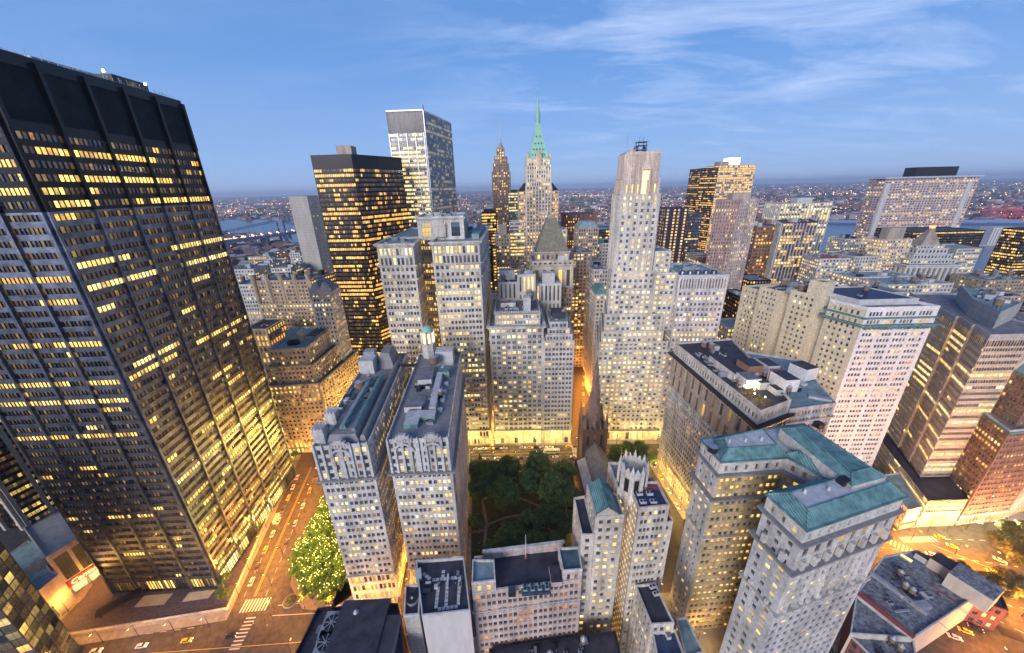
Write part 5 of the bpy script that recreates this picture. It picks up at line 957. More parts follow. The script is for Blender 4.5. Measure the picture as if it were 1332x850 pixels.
s = ST(wall=STEEL, spand=wall('silver_spandrel', (.42, .42, .42), 3.9), bay=8.9, floor=3.9, pat=[(i/5+.01, (i+1)/5-.02) for i in range(5)], v=(.3, .85), lit=.5, streak=.4, fill=.95, hue=(.55, .75), depth=.3, bars=(0, 0), margin=.6, dim=(.5, 1), pier=(.8, .9, ALU)); s1 = var(s, bay=3.4, lit=.35, streak=.2, pat=[(.12, .88)], pier=(.55, .9, ALU))
p = [(x0, 402), (x1, 400), (x2, 476), (x0-4, 478)]; b.tier(p, .1, 243, s, faces={0: s, 1: s1, 2: ALU, 3: ALU}, roof=None, par=0); sl = ST(wall=wall('grey_louvre', (.22, .22, .23)), bay=.95, floor=18, pat=[(.3, .7)], v=(.05, .93), lit=0, streak=0, bars=(0, 0), depth=.4); b.tier(p, 243, 262, sl, faces={0: sl, 1: s1, 2: ALU, 3: ALU}, roof=GRAVEL, par=1, parm=ALU); q = MB(); q.cyl((x1-3, 420), .5, 262, 270, RUST, 6); q.box((x1-3, 420), (5, 5), 0, 262, 264, TAUPE); b.extra.append(('beacon_mast', q)); b.done()

# ================================================================== SKYLINE TOWERS
b = Building('spired_tower', 'slim dark brown setback skyscraper with a needle spire, left of the green roofed skyscraper', 'skyscraper', (-12, 620))
BRN = wall('brown_limestone', (.33, .23, .18), 1.2); cx = AT(651, 200, 620)[0]
s = ST(wall=BRN, bay=3.6, floor=3.8, pat=[(.28, .72)], v=(.2, .78), lit=.35, hue=(.35, .55), streak=0, pier=(1.2, .6, BRN), bars=(0, 0)); sq = lambda w_, d=0: [(cx-w_/2, 620+d), (cx+w_/2, 620+d), (cx+w_/2, 620+w_-d), (cx-w_/2, 620+w_-d)]
for w_, z0, z1, d in ((36, .1, 110, -6), (29, 110, 214, 0), (25, 214, 226, 1.5), (20, 226, 236, 3.5), (13, 236, 248, 6)): b.tier(sq(w_, d), z0, z1, s if z0 < 230 else var(s, lit=.6, hue=(.6, .7)), roof=BRN, par=.8)
q = MB(); q.cyl((cx, 636), 5.5, 248, 256, BRN, 8, 2.2); q.cyl((cx, 636), 2, 256, 263, ZINC, 8, .7); q.cyl((cx, 636), .55, 263, 294, PALER, 6, .2); b.extra.append(('spire', q)); q = MB(); q.cyl((cx, 619.4), 4, 190, 190, PALER, 16); b.done()
b = Building('green_spired_skyscraper', 'tan setback skyscraper with a lit mint green pyramid roof and spire at the centre', 'skyscraper', (35, 430))
cx = AT(701, 200, 430)[0]; s = ST(wall=wall('tan_limestone', (.43, .34, .28), 1.2), bay=3.3, floor=3.8, pat=[(.26, .74)], v=(.2, .78), lit=.38, hue=(.42, .6), streak=.05, pier=(1.0, .6, STONE), bars=(0, 0), frame=WFR); TAN = s['wall']
def sq2(w_, y, d): return [(cx-w_/2, y), (cx+w_/2, y), (cx+w_/2, y+d), (cx-w_/2, y+d)]
b.tier(sq2(46, 433, 40), .1, 186, var(s, pier=None, pat=P_TWO, hue=(.3, .5), lit=.5), roof=None, par=0)
for sx in (-1, 1): xx = cx+sx*17.5; q = MB(); q.prism([(xx-5.5, 434, 186), (xx+5.5, 434, 186), (xx+5.5, 470, 186), (xx-5.5, 470, 186)], [(xx-sx*3-1, 440, 195), (xx-sx*3+1, 440, 195), (xx-sx*3+1, 464, 195), (xx-sx*3-1, 464, 195)], DARK); b.extra.append(('dark_hip_roof', q))
b.tier(sq2(29, 430, 34), .1, 191, s, roof=None, par=0); b.cornice(sq2(29, 430, 34), 191.5, .6, .8, STONE); b.tier(sq2(27.5, 431, 32), 191, 212, var(s, floor=4.2, bay=2.7), roof=None, par=0); b.cornice(sq2(27.5, 431, 32), 212.5, .6, .8, TAN); b.tier(sq2(25, 432, 29), 212, 219, var(s, lit=.3), roof=MINT, par=.8)
for sx in (-1, 1):
    for sy in (433, 459): q = MB(); q.box((cx+sx*12.3, sy+.5), (2.2, 2.2), 0, 212, 224, TAN); q.box((cx+sx*12.3, sy+.5), (1.8, 1.8), 0, 224, 226.5, TAN, .1); b.extra.append(('corner_pier', q))
q = MB(); prof = [(219.5, 11.2), (224, 10.2), (232, 7.6), (240, 5.3), (248, 3.6), (255, 2.6)]
for (z0, r0_), (z1, r1_) in zip(prof, prof[1:]): q.prism([(cx-r0_, 446.5-r0_, z0), (cx+r0_, 446.5-r0_, z0), (cx+r0_, 446.5+r0_, z0), (cx-r0_, 446.5+r0_, z0)], [(cx-r1_, 446.5-r1_, z1), (cx+r1_, 446.5-r1_, z1), (cx+r1_, 446.5+r1_, z1), (cx-r1_, 446.5+r1_, z1)], MINT)
q.cyl((cx, 446.5), 2.7, 255, 265, MINT, 8, 2.3); q.cyl((cx, 446.5), 2.6, 265, 266, MINT, 8); q.cyl((cx, 446.5), 2.0, 266, 279, MINT, 8, .5); q.cyl((cx, 446.5), .4, 279, 286, MINT, 6, .1); b.extra.append(('green_spire', q))
for z_, r_, n_ in ((222.5, 10.6, 5), (228, 9, 4), (234, 7.1, 3), (241, 5.1, 2)):
    for k in range(n_): q = MB(); xx = cx+(k-(n_-1)/2)*r_*1.5/n_; q.box((xx, 446.5-r_+.35), (.9, 1.1), 0, z_, z_+1.8, DARK); b.extra.append(('dormer', q))
q = MB(); q.box((cx, 432.2), (6, 3), 0, 212, 226, TAN); q.box((cx, 432.2), (4, 3), 0, 226, 228.5, TAN, .2); b.extra.append(('front_gable', q))
b.done()
for sx, e_ in ((-1, 30000), (1, 30000)):
    ld = bpy.data.lights.new('roof_floodlight', 'POINT'); ld.energy = e_*.08; ld.color = (.75, 1, .85); ld.shadow_soft_size = 1; lo = bpy.data.objects.new('roof_floodlight', ld); COL.objects.link(lo); lo.location = (sx*12.8, -15.5, 216); lo.location.x += cx-35; lo.parent = b.root
def tower(name, label, px0, px1, py, Y, dep, st, lab='office tower', roof=GRAVEL, slant=0.0, extra=0, faces=None, par=1.0, mw=60, pent=None, dx=0):
    x0, z = AT(px0, py, Y); x1 = AT(px1, py, Y)[0]; b = Building(name, label, lab, ((x0+x1)/2, Y), None, mw)
    p = [(x0, Y), (x1, Y+slant), (x1+dx, Y+dep+slant), (x0+dx, Y+dep)]; f = {i: (faces or {}).get(i, st) for i in range(4)}
    b.tier(p, .1, z, st, faces=f, roof=roof, par=par)
    if extra: b.clutter(p, z, extra, max(1.0, Y/260))
    if pent: m_ = pent[5] if len(pent) > 5 else TAUPE; b.boxpart('penthouse', (x0+(x1-x0)*pent[0], Y+dep*pent[1]), (pent[2], pent[3]), 0, z, z+pent[4], m_)
    return b, p, z
OF = lambda m, **k: ST(**{**dict(wall=m, bay=3.4, floor=3.8, pat=[(.2, .8)], v=(.22, .78), lit=.3, bars=(0, 0), streak=.15), **k})
RIBN = lambda m, **k: ST(**{**dict(wall=m, spand=m, bay=7.5, floor=3.9, pat=[(i/4+.01, (i+1)/4-.02) for i in range(4)], v=(.3, .85), lit=.3, bars=(0, 0), streak=.35, fill=.95, depth=.3, margin=.4), **k})
bt = []
def T(*a, **k): r = tower(*a, **k); bt.append(r); r[0].done() if not k.get('hold') else 0; return r
T('dark_gold_tower', 'dark office tower with gold lit floors just left of the slim brown spire', 626, 645, 278, 500, 30, RIBN(BLACKM, lit=.5, hue=(.35, .45)), roof=TAR, pent=(.5, .5, 14, 12, 5, DARK))
T('glass_slab_tower', 'teal glass slab tower between the slim brown spire and the green roofed skyscraper', 661, 677, 251, 560, 30, RIBN(mat('teal_glass', (.04, .13, .17), .2, scale=.1), lit=.1), roof=TAR, pent=(.5, .5, 10, 10, 4, DARK))
T('white_striped_tower', 'white and dark striped office between the slim brown spire and the green roofed skyscraper', 663, 682, 290, 430, 22, RIBN(PALER, spand=PALER, lit=.25))
T('stepped_grey_tower', 'small grey stepped tower standing in front of the slim brown spire', 644, 663, 306, 400, 22, OF(TAUPE, lit=.15, bay=2.8), pent=(.5, .5, 9, 9, 10))
T('red_brown_tower', 'reddish brown tower with vertical ribs right of the green roofed skyscraper', 735, 777, 280, 520, 40, OF(wall('red_granite', (.20, .09, .075), 1.2), lit=.35, pat=[(.3, .7)], hue=(.2, .5)), roof=TAR)
r = tower('round_topped_tower', 'grey tower with chamfered blue hipped top in front of the reddish brown tower', 752, 779, 298, 400, 26, OF(TAUPE, lit=.15, bay=2.6)); r[0].extra.append(('hipped_top', hipmb(r[1], r[2], r[2]+7, 4, TEALR, TEALR))); r[0].done()
T('dark_glass_block', 'dark glass block behind the right shoulder of the grey blue topped tower', 780, 800, 300, 480, 40, RIBN(BLACKM, lit=.1), roof=TEALR)
b, p, z = tower('street_corner_block', 'lilac grey corner building with stepped roofs on the right side of the glowing orange street', 772, 792, 352, 335, 40, OF(LILAC, lit=.2, bay=2.8), extra=5); b.done()
b, p, z = tower('teal_gabled_block', 'small stone block with a teal gabled roof tucked against the left of the setback tower', 775, 792, 385, 296, 24, OF(STONE, lit=.3, bay=2.8)); b.extra.append(('teal_roof', hipmb(p, z, z+6, 3.5, PATINA, PATINA))); b.done()
T('red_sided_block', 'narrow red brick building right behind the teal gabled block', 757, 770, 372, 470, 30, OF(REDB, lit=.2), extra=3)
T('grey_low_block', 'grey office with small windows behind the pyramid tower at the right', 745, 770, 330, 360, 26, OF(TAUPE, lit=.2), extra=4)
T('blue_roofed_block', 'block with a pale blue roof left of the setback tower shaft', 772, 800, 318, 420, 40, OF(PALER, lit=.2), roof=TEALR, extra=3)
for n_, (px0, px1, py, Y, dep, m_) in enumerate(((600, 628, 298, 620, 30, TAUPE), (590, 606, 305, 560, 30, STONE2), (628, 640, 320, 380, 20, BLACKM), (731, 738, 300, 420, 30, STONE2), (800, 806, 290, 520, 40, TAUPE))):
    x0, z = AT(px0, py, Y); T('infill_block', ['brownish block behind the white twin winged office', 'pale block peeping over the right roof of the twin winged office', 'thin dark block left of the small grey stepped tower', 'thin pale block beside the reddish brown tower', 'thin block just left of the setback tower shaft'][n_], px0, px1, py, Y, dep, OF(m_, lit=.2), lab='building', mw=20)
# right of the setback tower
T('gold_striped_tower', 'navy tower with vertical strings of gold windows, behind the annex tower', 866, 896, 272, 470, 30, ST(wall=mat('navy_cladding', (.03, .035, .08), .4, scale=.2), bay=11, floor=3.8, pat=[(.1, .28), (.72, .9)], v=(.2, .8), lit=.85, hue=(.35, .45), bars=(0, 0), streak=0), roof=TAR)
T('blue_glass_tower', 'blue black glass tower with yellow rim, right of the navy gold striped tower', 894, 914, 279, 500, 34, RIBN(mat('blue_glass', (.03, .05, .12), .25, scale=.2), lit=.12, streak=.1), roof=YPAINT)
T('concrete_low_tower', 'plain lower tower between the blue glass tower and the twin toned tall brick tower', 906, 928, 335, 440, 30, OF(TAUPE, lit=.2), faces={0: OF(REDB, lit=.2)}, extra=3)
x0, z = AT(918, 222, 800)
b, p, z = tower('bronze_slanted_tower', 'tall bronze office tower with glowing gold floors and lit white plant on its roof', 936, 984, 216, 700, 50, RIBN(wall('tan_concrete', (.45, .38, .32), 3.9), lit=.5, streak=.5, hue=(.3, .45), v=(.25, .9)), dx=0)
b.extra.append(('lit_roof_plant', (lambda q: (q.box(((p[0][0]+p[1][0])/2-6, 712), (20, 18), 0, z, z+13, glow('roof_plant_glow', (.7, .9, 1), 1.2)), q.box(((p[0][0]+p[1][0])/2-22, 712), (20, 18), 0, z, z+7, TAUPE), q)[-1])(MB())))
xa = AT(917, 222, 720)[0]; b.tier([(xa, 735), (p[0][0]-.5, 701), (p[0][0]-.5, 750), (xa, 780)], .1, z-3, RIBN(BLACKM, lit=.2, streak=.25, hue=(.3, .45)), roof=TAR, par=1); b.done()
b, p, z = tower('tall_brick_tower', 'tall twin toned brick tower with a small roof house, right behind the annex tower', 932, 963, 262, 400, 30, OF(wall('rosy_brick', (.33, .23, .21), .5), lit=.12, pat=[(.3, .7)], bay=2.8, streak=.12), dx=16, mw=100, faces={1: OF(wall('rosy_brick_2', (.40, .33, .30), .5))}); 
xr = AT(990, 262, 404)[0]; b.tier([(p[1][0]+.1, 400), (xr, 407), (xr+14, 430), (p[1][0]+14, 430)], .1, z, OF(wall('pale_rosy_brick', (.44, .37, .34), .5), lit=.18, pat=[(.3, .7)], bay=2.8), roof=GRAVEL, par=1); b.boxpart('roof_house', (p[1][0]+6, 414), (20, 10), 0, z, z+7, TAUPE); b.done()
T('corniced_brown_block', 'brown office with a heavy cornice between the brick tower and the dark finned block', 985, 1017, 296, 520, 40, OF(BROWN, lit=.25, bay=4, floor=5, hue=(.1, .4)), extra=6, dx=6)
T('red_tank_block', 'low dark block carrying a red round tank and a white poster panel', 975, 1003, 366, 400, 30, OF(BLACKM, lit=.2), extra=2)
T('white_finned_tower', 'pale tower with close white vertical fins rising behind the dark finned block', 1016, 1083, 266, 640, 40, ST(wall=PALER, bay=5, floor=3.8, pat=[(.25, .85)], v=(.05, .95), lit=.25, bars=(0, 0), streak=.2, pier=(1.2, 1.2, PALER), hue=(.3, .8)), pent=(.55, .5, 26, 16, 9, PALER))
T('dark_finned_block', 'dark block with white vertical fins and purple glass, in front of the pale finned tower', 1018, 1064, 291, 480, 42, ST(wall=mat('plum_glass', (.05, .02, .045), .3, scale=.2), bay=4.6, floor=3.8, pat=[(.1, .9)], v=(.1, .9), lit=.15, streak=.3, bars=(0, 0), pier=(.9, 1, PALER), hue=(.3, .6)), roof=TAR, dx=22, extra=6)
T('purple_roofed_block', 'pale low block with dormer row and dark red roof in front of the river', 1066, 1106, 338, 430, 34, OF(PALER, lit=.3, bay=4), roof=RUST, extra=6, dx=6); T('terraced_white_tower', 'small white stepped tower standing against the river, right of the dark finned block', 1100, 1124, 312, 520, 30, OF(PALER, lit=.2), extra=4)
T('low_grey_block', 'low grey block with crowded roof behind the cream brick side wall', 1112, 1142, 335, 440, 40, OF(STONE2, lit=.2), extra=8)
b, p, z = tower('slab_skyscraper', 'very wide grid fronted slab skyscraper on the waterfront with a dark plant box on top', 1153, 1274, 233, 760, 34, OF(wall('pinkish_grid', (.45, .37, .37), 3.8), bay=6.2, floor=4.6, pat=[(.2, .8)], v=(.25, .8), lit=.2, streak=.2, hue=(.2, .7), dim=(.3, .8)), mw=100, dx=0)
for f in (.03, .91): q = MB(); xx = p[0][0]+(p[1][0]-p[0][0])*f; q.box((xx, 759), (9, 2.5), 0, .1, z-9, PALER); b.extra.append(('white_pilaster', q))
q = MB(); q.box(((p[0][0]+p[1][0])/2, 777), (p[1][0]-p[0][0]+8, 40), 0, z, z+3, ALU); b.extra.append(('roof_rim', q)); b.boxpart('plant_house', ((p[0][0]+p[1][0])/2+6, 775), (82, 24), 0, z+3, z+20, DARK); b.done()
T('gold_grid_block', 'gold lit gridded block with a pale plant house, before the wide slab skyscraper', 1151, 1187, 313, 440, 26, OF(WARM, lit=.6, bay=3.4, hue=(.35, .5)), pent=(.5, .4, 20, 10, 14, TAUPE), dx=-4)
T('black_wide_block', 'long black glass block behind the stepped stone building with the brazier', 1188, 1281, 303, 560, 60, RIBN(BLACKM, lit=.06, streak=.05), roof=TAR, mw=60)
b = Building('brazier_building', 'white stone building stepping up to a pyramid with a glowing red brazier', 'tower', (505, 420))
bx0, bz = AT(1182, 352, 420); bx1 = AT(1247, 352, 420)[0]; cx = AT(1228, 310, 440)[0]; W_ = bx1-bx0; s = OF(PALER, lit=.12, bay=3.6)
p = [(bx0, 424), (bx1, 420), (bx1+20, 462), (bx0+4, 470)]; b.tier(p, .1, 68, s, roof=None, par=0); b.tier(p, 68, 92, ST(wall=PALER, bay=6, floor=24, pat=[(.25, .85)], v=(.1, .86), depth=1.6, lit=.12, bars=(0, 5)), roof=GRAVEL, par=1); b.cornice(p, 93, 2, 2, PALER)
cxy = cen(p)
for k, (f, z0, z1) in enumerate(((.86, 93, 98), (.72, 98, 104), (.58, 104, 110), (.46, 110, 113))): q_ = [(cxy[0]+(x-cxy[0])*f, cxy[1]+(y-cxy[1])*f) for x, y in p]; b.tier(q_, z0, z1, ST(wall=PALER, bay=4, floor=5), roof=ZINC, par=.8); b.cornice(q_, z1+.6, .8, .8, PALER)
q_ = [(cxy[0]+(x-cxy[0])*.34, cxy[1]+(y-cxy[1])*.34) for x, y in p]; m_ = MB()
for k in range(9): f0, f1 = 1-k*.085, 1-(k+.75)*.085; g_ = [(cxy[0]+(x-cxy[0])*f0, cxy[1]+(y-cxy[1])*f0) for x, y in q_]; m_.pp(g_, 113+k*1.9, 113+(k+1)*1.9, TAUPE)
b.extra.append(('stepped_pyramid', m_)); m_ = MB(); m_.cyl(cxy, 3.2, 130, 133, TAUPE, 8); m_.cyl(cxy, 2.2, 133, 136, glow('brazier_red', (1, .25, .08), 1.6), 8, 3.2); m_.cyl(cxy, 3.2, 136, 138, TAUPE, 8, 1.5); m_.tube((cxy[0], cxy[1], 138), (cxy[0], cxy[1], 142), .25, DARK, 5); b.extra.append(('brazier', m_)); b.done()
T('white_curved_block', 'white block with ribbon windows just right of the brazier building, at the water', 1245, 1277, 325, 470, 40, RIBN(PALER, lit=.2), roof=TEALR, dx=10)
T('black_edge_tower', 'black tower with glowing gold floors at the right edge above the harbour', 1338, 1400, 300, 480, 26, RIBN(BLACKM, lit=.3, streak=.5, hue=(.4, .5)), roof=TAR)
T('brown_wall_block', 'long brown roofed block with many chimneys below the black tower at the right edge', 1284, 1345, 366, 380, 34, OF(wall('olive_brick', (.28, .24, .19), .5), lit=.15), extra=18)
T('low_right_block', 'grey low block with crowded roof at the right edge beneath the brown roofed block', 1262, 1330, 388, 330, 30, OF(TAUPE, lit=.15), extra=16, dx=10)
T('yellow_roof_block', 'low yellow edged block between the white annex and the cream brick tower', 946, 976, 428, 300, 24, OF(CL, lit=.3), roof=TEALR, par=1.5)
T('dark_low_block', 'low dark block with rows of orange windows left of the cream brick tower', 972, 990, 392, 330, 40, OF(BLACKM, lit=.35, hue=(.1, .4)), extra=4)
T('patchwork_block', 'pale cluttered roof block directly behind the navy roof of the white gridded tower', 1080, 1180, 384, 285, 26, OF(STONE2, lit=.2), extra=26, mw=30)
T('patchwork_block', 'teal roofed low block beyond the navy roof, below the brazier building', 1155, 1240, 372, 330, 30, OF(STONE2, lit=.3), roof=TEALR, extra=20, mw=30)
T('lit_strip_block', 'low block with one glowing window strip between navy roof and gold lit block', 1110, 1190, 362, 370, 26, OF(PALER, lit=.8, hue=(.35, .5)), roof=TEALR, extra=10, mw=30)
# behind-left low blocks
for n_, (px0, px1, py, Y, dep, m_, lb) in enumerate(((300, 330, 352, 420, 30, PALER, 'small white roofed block beyond the ornate pale block'), (330, 352, 345, 460, 40, STONE2, 'low grey block with teal roof beyond the turreted apartments'), (352, 378, 350, 430, 34, PALER, 'pale cluttered block behind the turreted apartments'), (376, 390, 330, 560, 30, PALER, 'small white striped block at the left foot of the concrete slab'), (322, 352, 335, 600, 24, TAUPE, 'long block with pale teal roofs before the bridge approach'))):
    T('low_block', lb, px0, px1, py, Y, dep, OF(m_, lit=.25), lab='building', roof=TEALR if n_ in (1, 4) else GRAVEL, extra=5, mw=30)
for k in range(7):
    x0, z = AT(338+k*7, 331+(k % 3)*3-k, 720+40*(k % 3)); b = Building('housing_slab', 'red brick housing slab on the low ground before the bridge', 'apartment building', (x0, 720), 'red brick housing slabs before the bridge', 10); b.tier(rect(x0, 720+40*(k % 3), 20, 16, .3), .1, z, OF(REDB, lit=.25), roof=GRAVEL, par=.8); b.done()

# ================================================================== FAR SIDE: CITY, BRIDGE, PORT
def inside(p, poly):
    x, y = p; c = False
    for i in range(len(poly)):
        (x1, y1), (x2, y2) = poly[i-1], poly[i]
        if (y1 > y) != (y2 > y) and x < (x2-x1)*(y-y1)/(y2-y1)+x1: c = not c
    return c
RIV = shore_near+shore_far; rr = random.Random(3)
FM = [mat('far_brick', (.16, .09, .08), .9, bump=0), mat('far_stone', (.26, .24, .25), .9, bump=0), mat('far_roof', (.10, .10, .14), .9, bump=0), mat('far_pale', (.42, .42, .46), .9, bump=0), mat('far_green', (.03, .06, .035), .95, bump=0)]
LW = glow('far_lamp_warm', (1, .55, .2), 5); LO = glow('far_lamp_orange', (1, .33, .10), 5); LP = glow('far_lamp_white', (1, .85, .65), 5); LR = glow('far_lamp_red', (1, .12, .12), 5)
city = MB(); lamps = MB()
def putbox(mb, x, y, w_, d, z0, z1, rot, m): mb.box((x, y), (w_, d), rot, z0, z1, m)
n = 0
while n < 15000:
    ang = rr.uniform(-1.0, 1.02); Rr = 420*math.exp(rr.uniform(0, 1)*math.log(44)); x, y = Rr*math.sin(ang), Rr*math.cos(ang)
    if Rr < 640 and abs(ang) < .55: continue
    if y < 300 or (abs(x) < 330 and y < 700) or inside((x, y), RIV): continue
    if x > 300 and y < 1000 and Rr < 560: continue
    n += 1; k = 1+Rr/2600; hh = rr.choice((8, 10, 12, 16, 22)) if Rr > 1500 else rr.choice((14, 20, 30, 42))
    if rr.random() < .03: hh *= 2.4
    if Rr < 1500 and ang < 0: hh *= .8
    r_ = rr.random(); hh = min(hh, 26) if Rr < 1500 else hh
    putbox(city, x, y, rr.uniform(12, 42)*k**.6, rr.uniform(10, 30)*k**.6, 0, hh, rr.choice((.3, .35, 1.9)) if ang < 0 else rr.choice((-.3, -.25, 1.2)), FM[0] if r_ < .35 else FM[1] if r_ < .62 else FM[2] if r_ < .80 else FM[3] if r_ < .88 else FM[4])
structure('distant_city', city, 'stuff')
n = 0; cl = [(rr.uniform(-1, 1.02), 1700*math.exp(rr.random()*1.6)) for _ in range(60)]
while n < 4800:
    if rr.random() < .65: a0_, r0__ = rr.choice(cl); ang = rr.gauss(a0_, .05); Rr = rr.gauss(r0__, r0__*.06)
    else: ang = rr.uniform(-1.02, 1.04); Rr = 600*math.exp(rr.uniform(0, 1)*math.log(38))
    if Rr < 500: continue
    x, y = Rr*math.sin(ang), Rr*math.cos(ang)
    if y < 250 or (abs(x) < 330 and y < 760) or inside((x, y), RIV) or (Rr < 900 and x > 200): continue
    n += 1; s_ = Rr*.00042*rr.choice((.6, .8, 1, 1, 1.6)); z_ = rr.uniform(6, 26); t_ = rr.random(); m_ = LW if t_ < .42 else LO if t_ < .80 else LP if t_ < .93 else LR
    putbox(lamps, x, y, s_, s_, z_, z_+s_, 0, m_)
structure('distant_city_lamps', lamps, 'stuff')
# wooded ridge and far high ground
hb = MB(); HM = mat('far_hill', (.03, .05, .05), .95, bump=0)
for (a0_, a1_, R_, hmax) in ((-.9, 1.1, 24000, 60), (.12, 1.0, 5200, 26)):
    K = 60; pts = []
    for i in range(K+1):
        a = a0_+(a1_-a0_)*i/K; hh = hmax*math.sin(math.pi*i/K)**.4*(.6+.25*math.sin(i*.7)+.15*math.sin(i*1.9+1)); pts.append((a, hh))
    for (a, h0), (c, h1) in zip(pts, pts[1:]):
        P = lambda an, r_, z: (r_*math.sin(an), r_*math.cos(an), z)
        hb.quad(P(a, R_, -1), P(c, R_, -1), P(c, R_+500, h1), P(a, R_+500, h0), HM); hb.quad(P(a, R_+500, h0), P(c, R_+500, h1), P(c, R_+1300, -1), P(a, R_+1300, -1), HM)
structure('hills', hb)
# suspension bridge
bt_ = G(371, 320); bx, by = bt_; BB = mat('bridge_blue_steel', (.16, .22, .36), .5, bump=0)
r_ = empty('suspension_bridge', (bx, by, 0), 'blue steel suspension bridge with orange deck lamps crossing the river at left', 'bridge')
d0, d1 = Vector(G(288, 318, 40)), Vector(G(450, 296, 40)); dd = (d1-d0).normalized(); nn_ = Vector((-dd.y, dd.x))
def bp(t, s_=0): v = Vector((bx, by))+dd*t+nn_*s_; return (v.x, v.y)
rotb = math.atan2(dd.y, dd.x)
for tt in (0, 450):
    q = MB()
    for s_ in (-17, 17): q.box(bp(tt, s_), (9, 7), rotb, 0, 98, BB, .8)
    for z0, z1 in ((38, 44), (88, 98), (68, 72)): q.box(bp(tt), (6, 38), rotb, z0, z1, BB)
    q.box(bp(tt), (16, 50), rotb, 0, 12, STONE2); q.build('bridge_tower', r_, (bx, by, 0))
q = MB(); q.box(bp(120), (1500, 36), rotb, 40, 46, BB); q.box(bp(120, 18), (1500, 2), rotb, 46, 49, BB); q.box(bp(120, -18), (1500, 2), rotb, 46, 49, BB); q.build('deck', r_, (bx, by, 0))
for s_ in (-17, 17):
    q = MB(); prev = None
    for k in range(41):
        t = -450+k*1350/40; u_ = (t % 450)/450; z = 50+46*(2*u_-1)**2 if 0 <= t <= 450 else (96-46*(abs(t if t < 0 else t-450)/450)); cur = (*bp(t, s_), z)
        if prev: q.tube(prev, cur, 1.6, BB, 4)
        if z > 50: q.tube((*bp(t, s_), 46), cur, .5, BB, 3)
        prev = cur
    q.build('cable', r_, (bx, by, 0))
q = MB()
for k in range(90): c = bp(-600+k*16, 15 if k % 2 else -15); q.box(c, (2.6, 2.6), 0, 52, 54.6, LO)
o = q.build('deck_lamps', r_, (bx, by, 0)); o['kind'] = 'stuff'
# second, nearer bridge approach: glowing elevated roadway
A1, A2 = G(250, 318, 18), G(376, 303, 18); L_ = math.hypot(A2[0]-A1[0], A2[1]-A1[1]); rt = math.atan2(A2[1]-A1[1], A2[0]-A1[0]); cc = ((A1[0]+A2[0])/2, (A1[1]+A2[1])/2)
r_ = empty('elevated_road', (*cc, 0), 'elevated roadway lined with orange lamps leading to the river at left', 'elevated road'); q = MB(); q.box(cc, (L_, 26), rt, 14, 18, BB); q.build('deck', r_, (*cc, 0)); q = MB()
for k in range(80): f = (k+.5)/80; q.box((A1[0]+(A2[0]-A1[0])*f, A1[1]+(A2[1]-A1[1])*f+rr.uniform(-8, 8)), (2.4, 2.4), 0, 20, 22.4, LO if k % 3 else LP)
o = q.build('road_lamps', r_, (*cc, 0)); o['kind'] = 'stuff'
q = MB()
for k in range(18): f = k/17; q.box((A1[0]+(A2[0]-A1[0])*f, A1[1]+(A2[1]-A1[1])*f), (6, 18), rt, 0, 14, STONE2)
o = q.build('arches', r_, (*cc, 0)); 
# piers and port cranes across the harbour
for k, px in enumerate((1095, 1150, 1200, 1255, 1300)):
    x, y = G(px, 291, 2); q = MB(); q.box((x, y), (150, 34), -.55, 0, 6, mat('pier_deck', (.06, .08, .16), .8, bump=0)); q.box((x, y+3), (120, 20), -.55, 6, 17, mat('pier_shed', (.12, .20, .38), .8, bump=0)); 
    o = q.build('pier', None, (x, y, 0)); tag(o, 'long low blue pier shed across the harbour', 'pier', 'pier sheds across the harbour')
CRN = mat('crane_red', (.5, .06, .08), .6, bump=0)
for k, px in enumerate((1286, 1300, 1313, 1326)):
    x, y = G(px, 288, 0); q = MB(); 
    for a, c in ((-12, -9), (12, -9), (-12, 9), (12, 9)): q.tube((x+a, y+c, 0), (x+a*.7, y+c*.8, 46), 1.8, CRN, 4)
    for z in (20, 44): q.box((x, y), (26, 20), 0, z, z+4, CRN)
    q.box((x-22, y), (95, 6), 0, 46, 51, CRN); q.tube((x+4, y, 50), (x+4, y, 72), 1.6, CRN, 4); q.tube((x+4, y, 72), (x-62, y, 51), .9, CRN, 4); q.tube((x+4, y, 72), (x+24, y, 51), .9, CRN, 4)
    tag(q.build('port_crane', None, (x, y, 0)), 'red container crane standing on the far harbour quay', 'crane', 'red cranes on the far quay')
x, y = G(1292, 318, 0); q = MB(); q.box((x, y), (66, 40), -.2, .5, 50, PALER)
for k in range(9): t_ = (k-4)*7; q.box((x+t_*math.cos(-.2)+20.3*math.sin(-.2), y+t_*math.sin(-.2)-20.3*math.cos(-.2)), (2.4, 1.4), -.2, 3, 47, ZINC)
tag(q.build('ventilation_building', None, (x, y, 0)), 'white ribbed ventilation building standing on its own islet in the harbour', 'building'); q = MB(); q.box((x, y), (230, 74), -.2, .1, 1.6, STONE2); o = q.build('islet', None, (x, y, 0)); o['kind'] = 'structure'
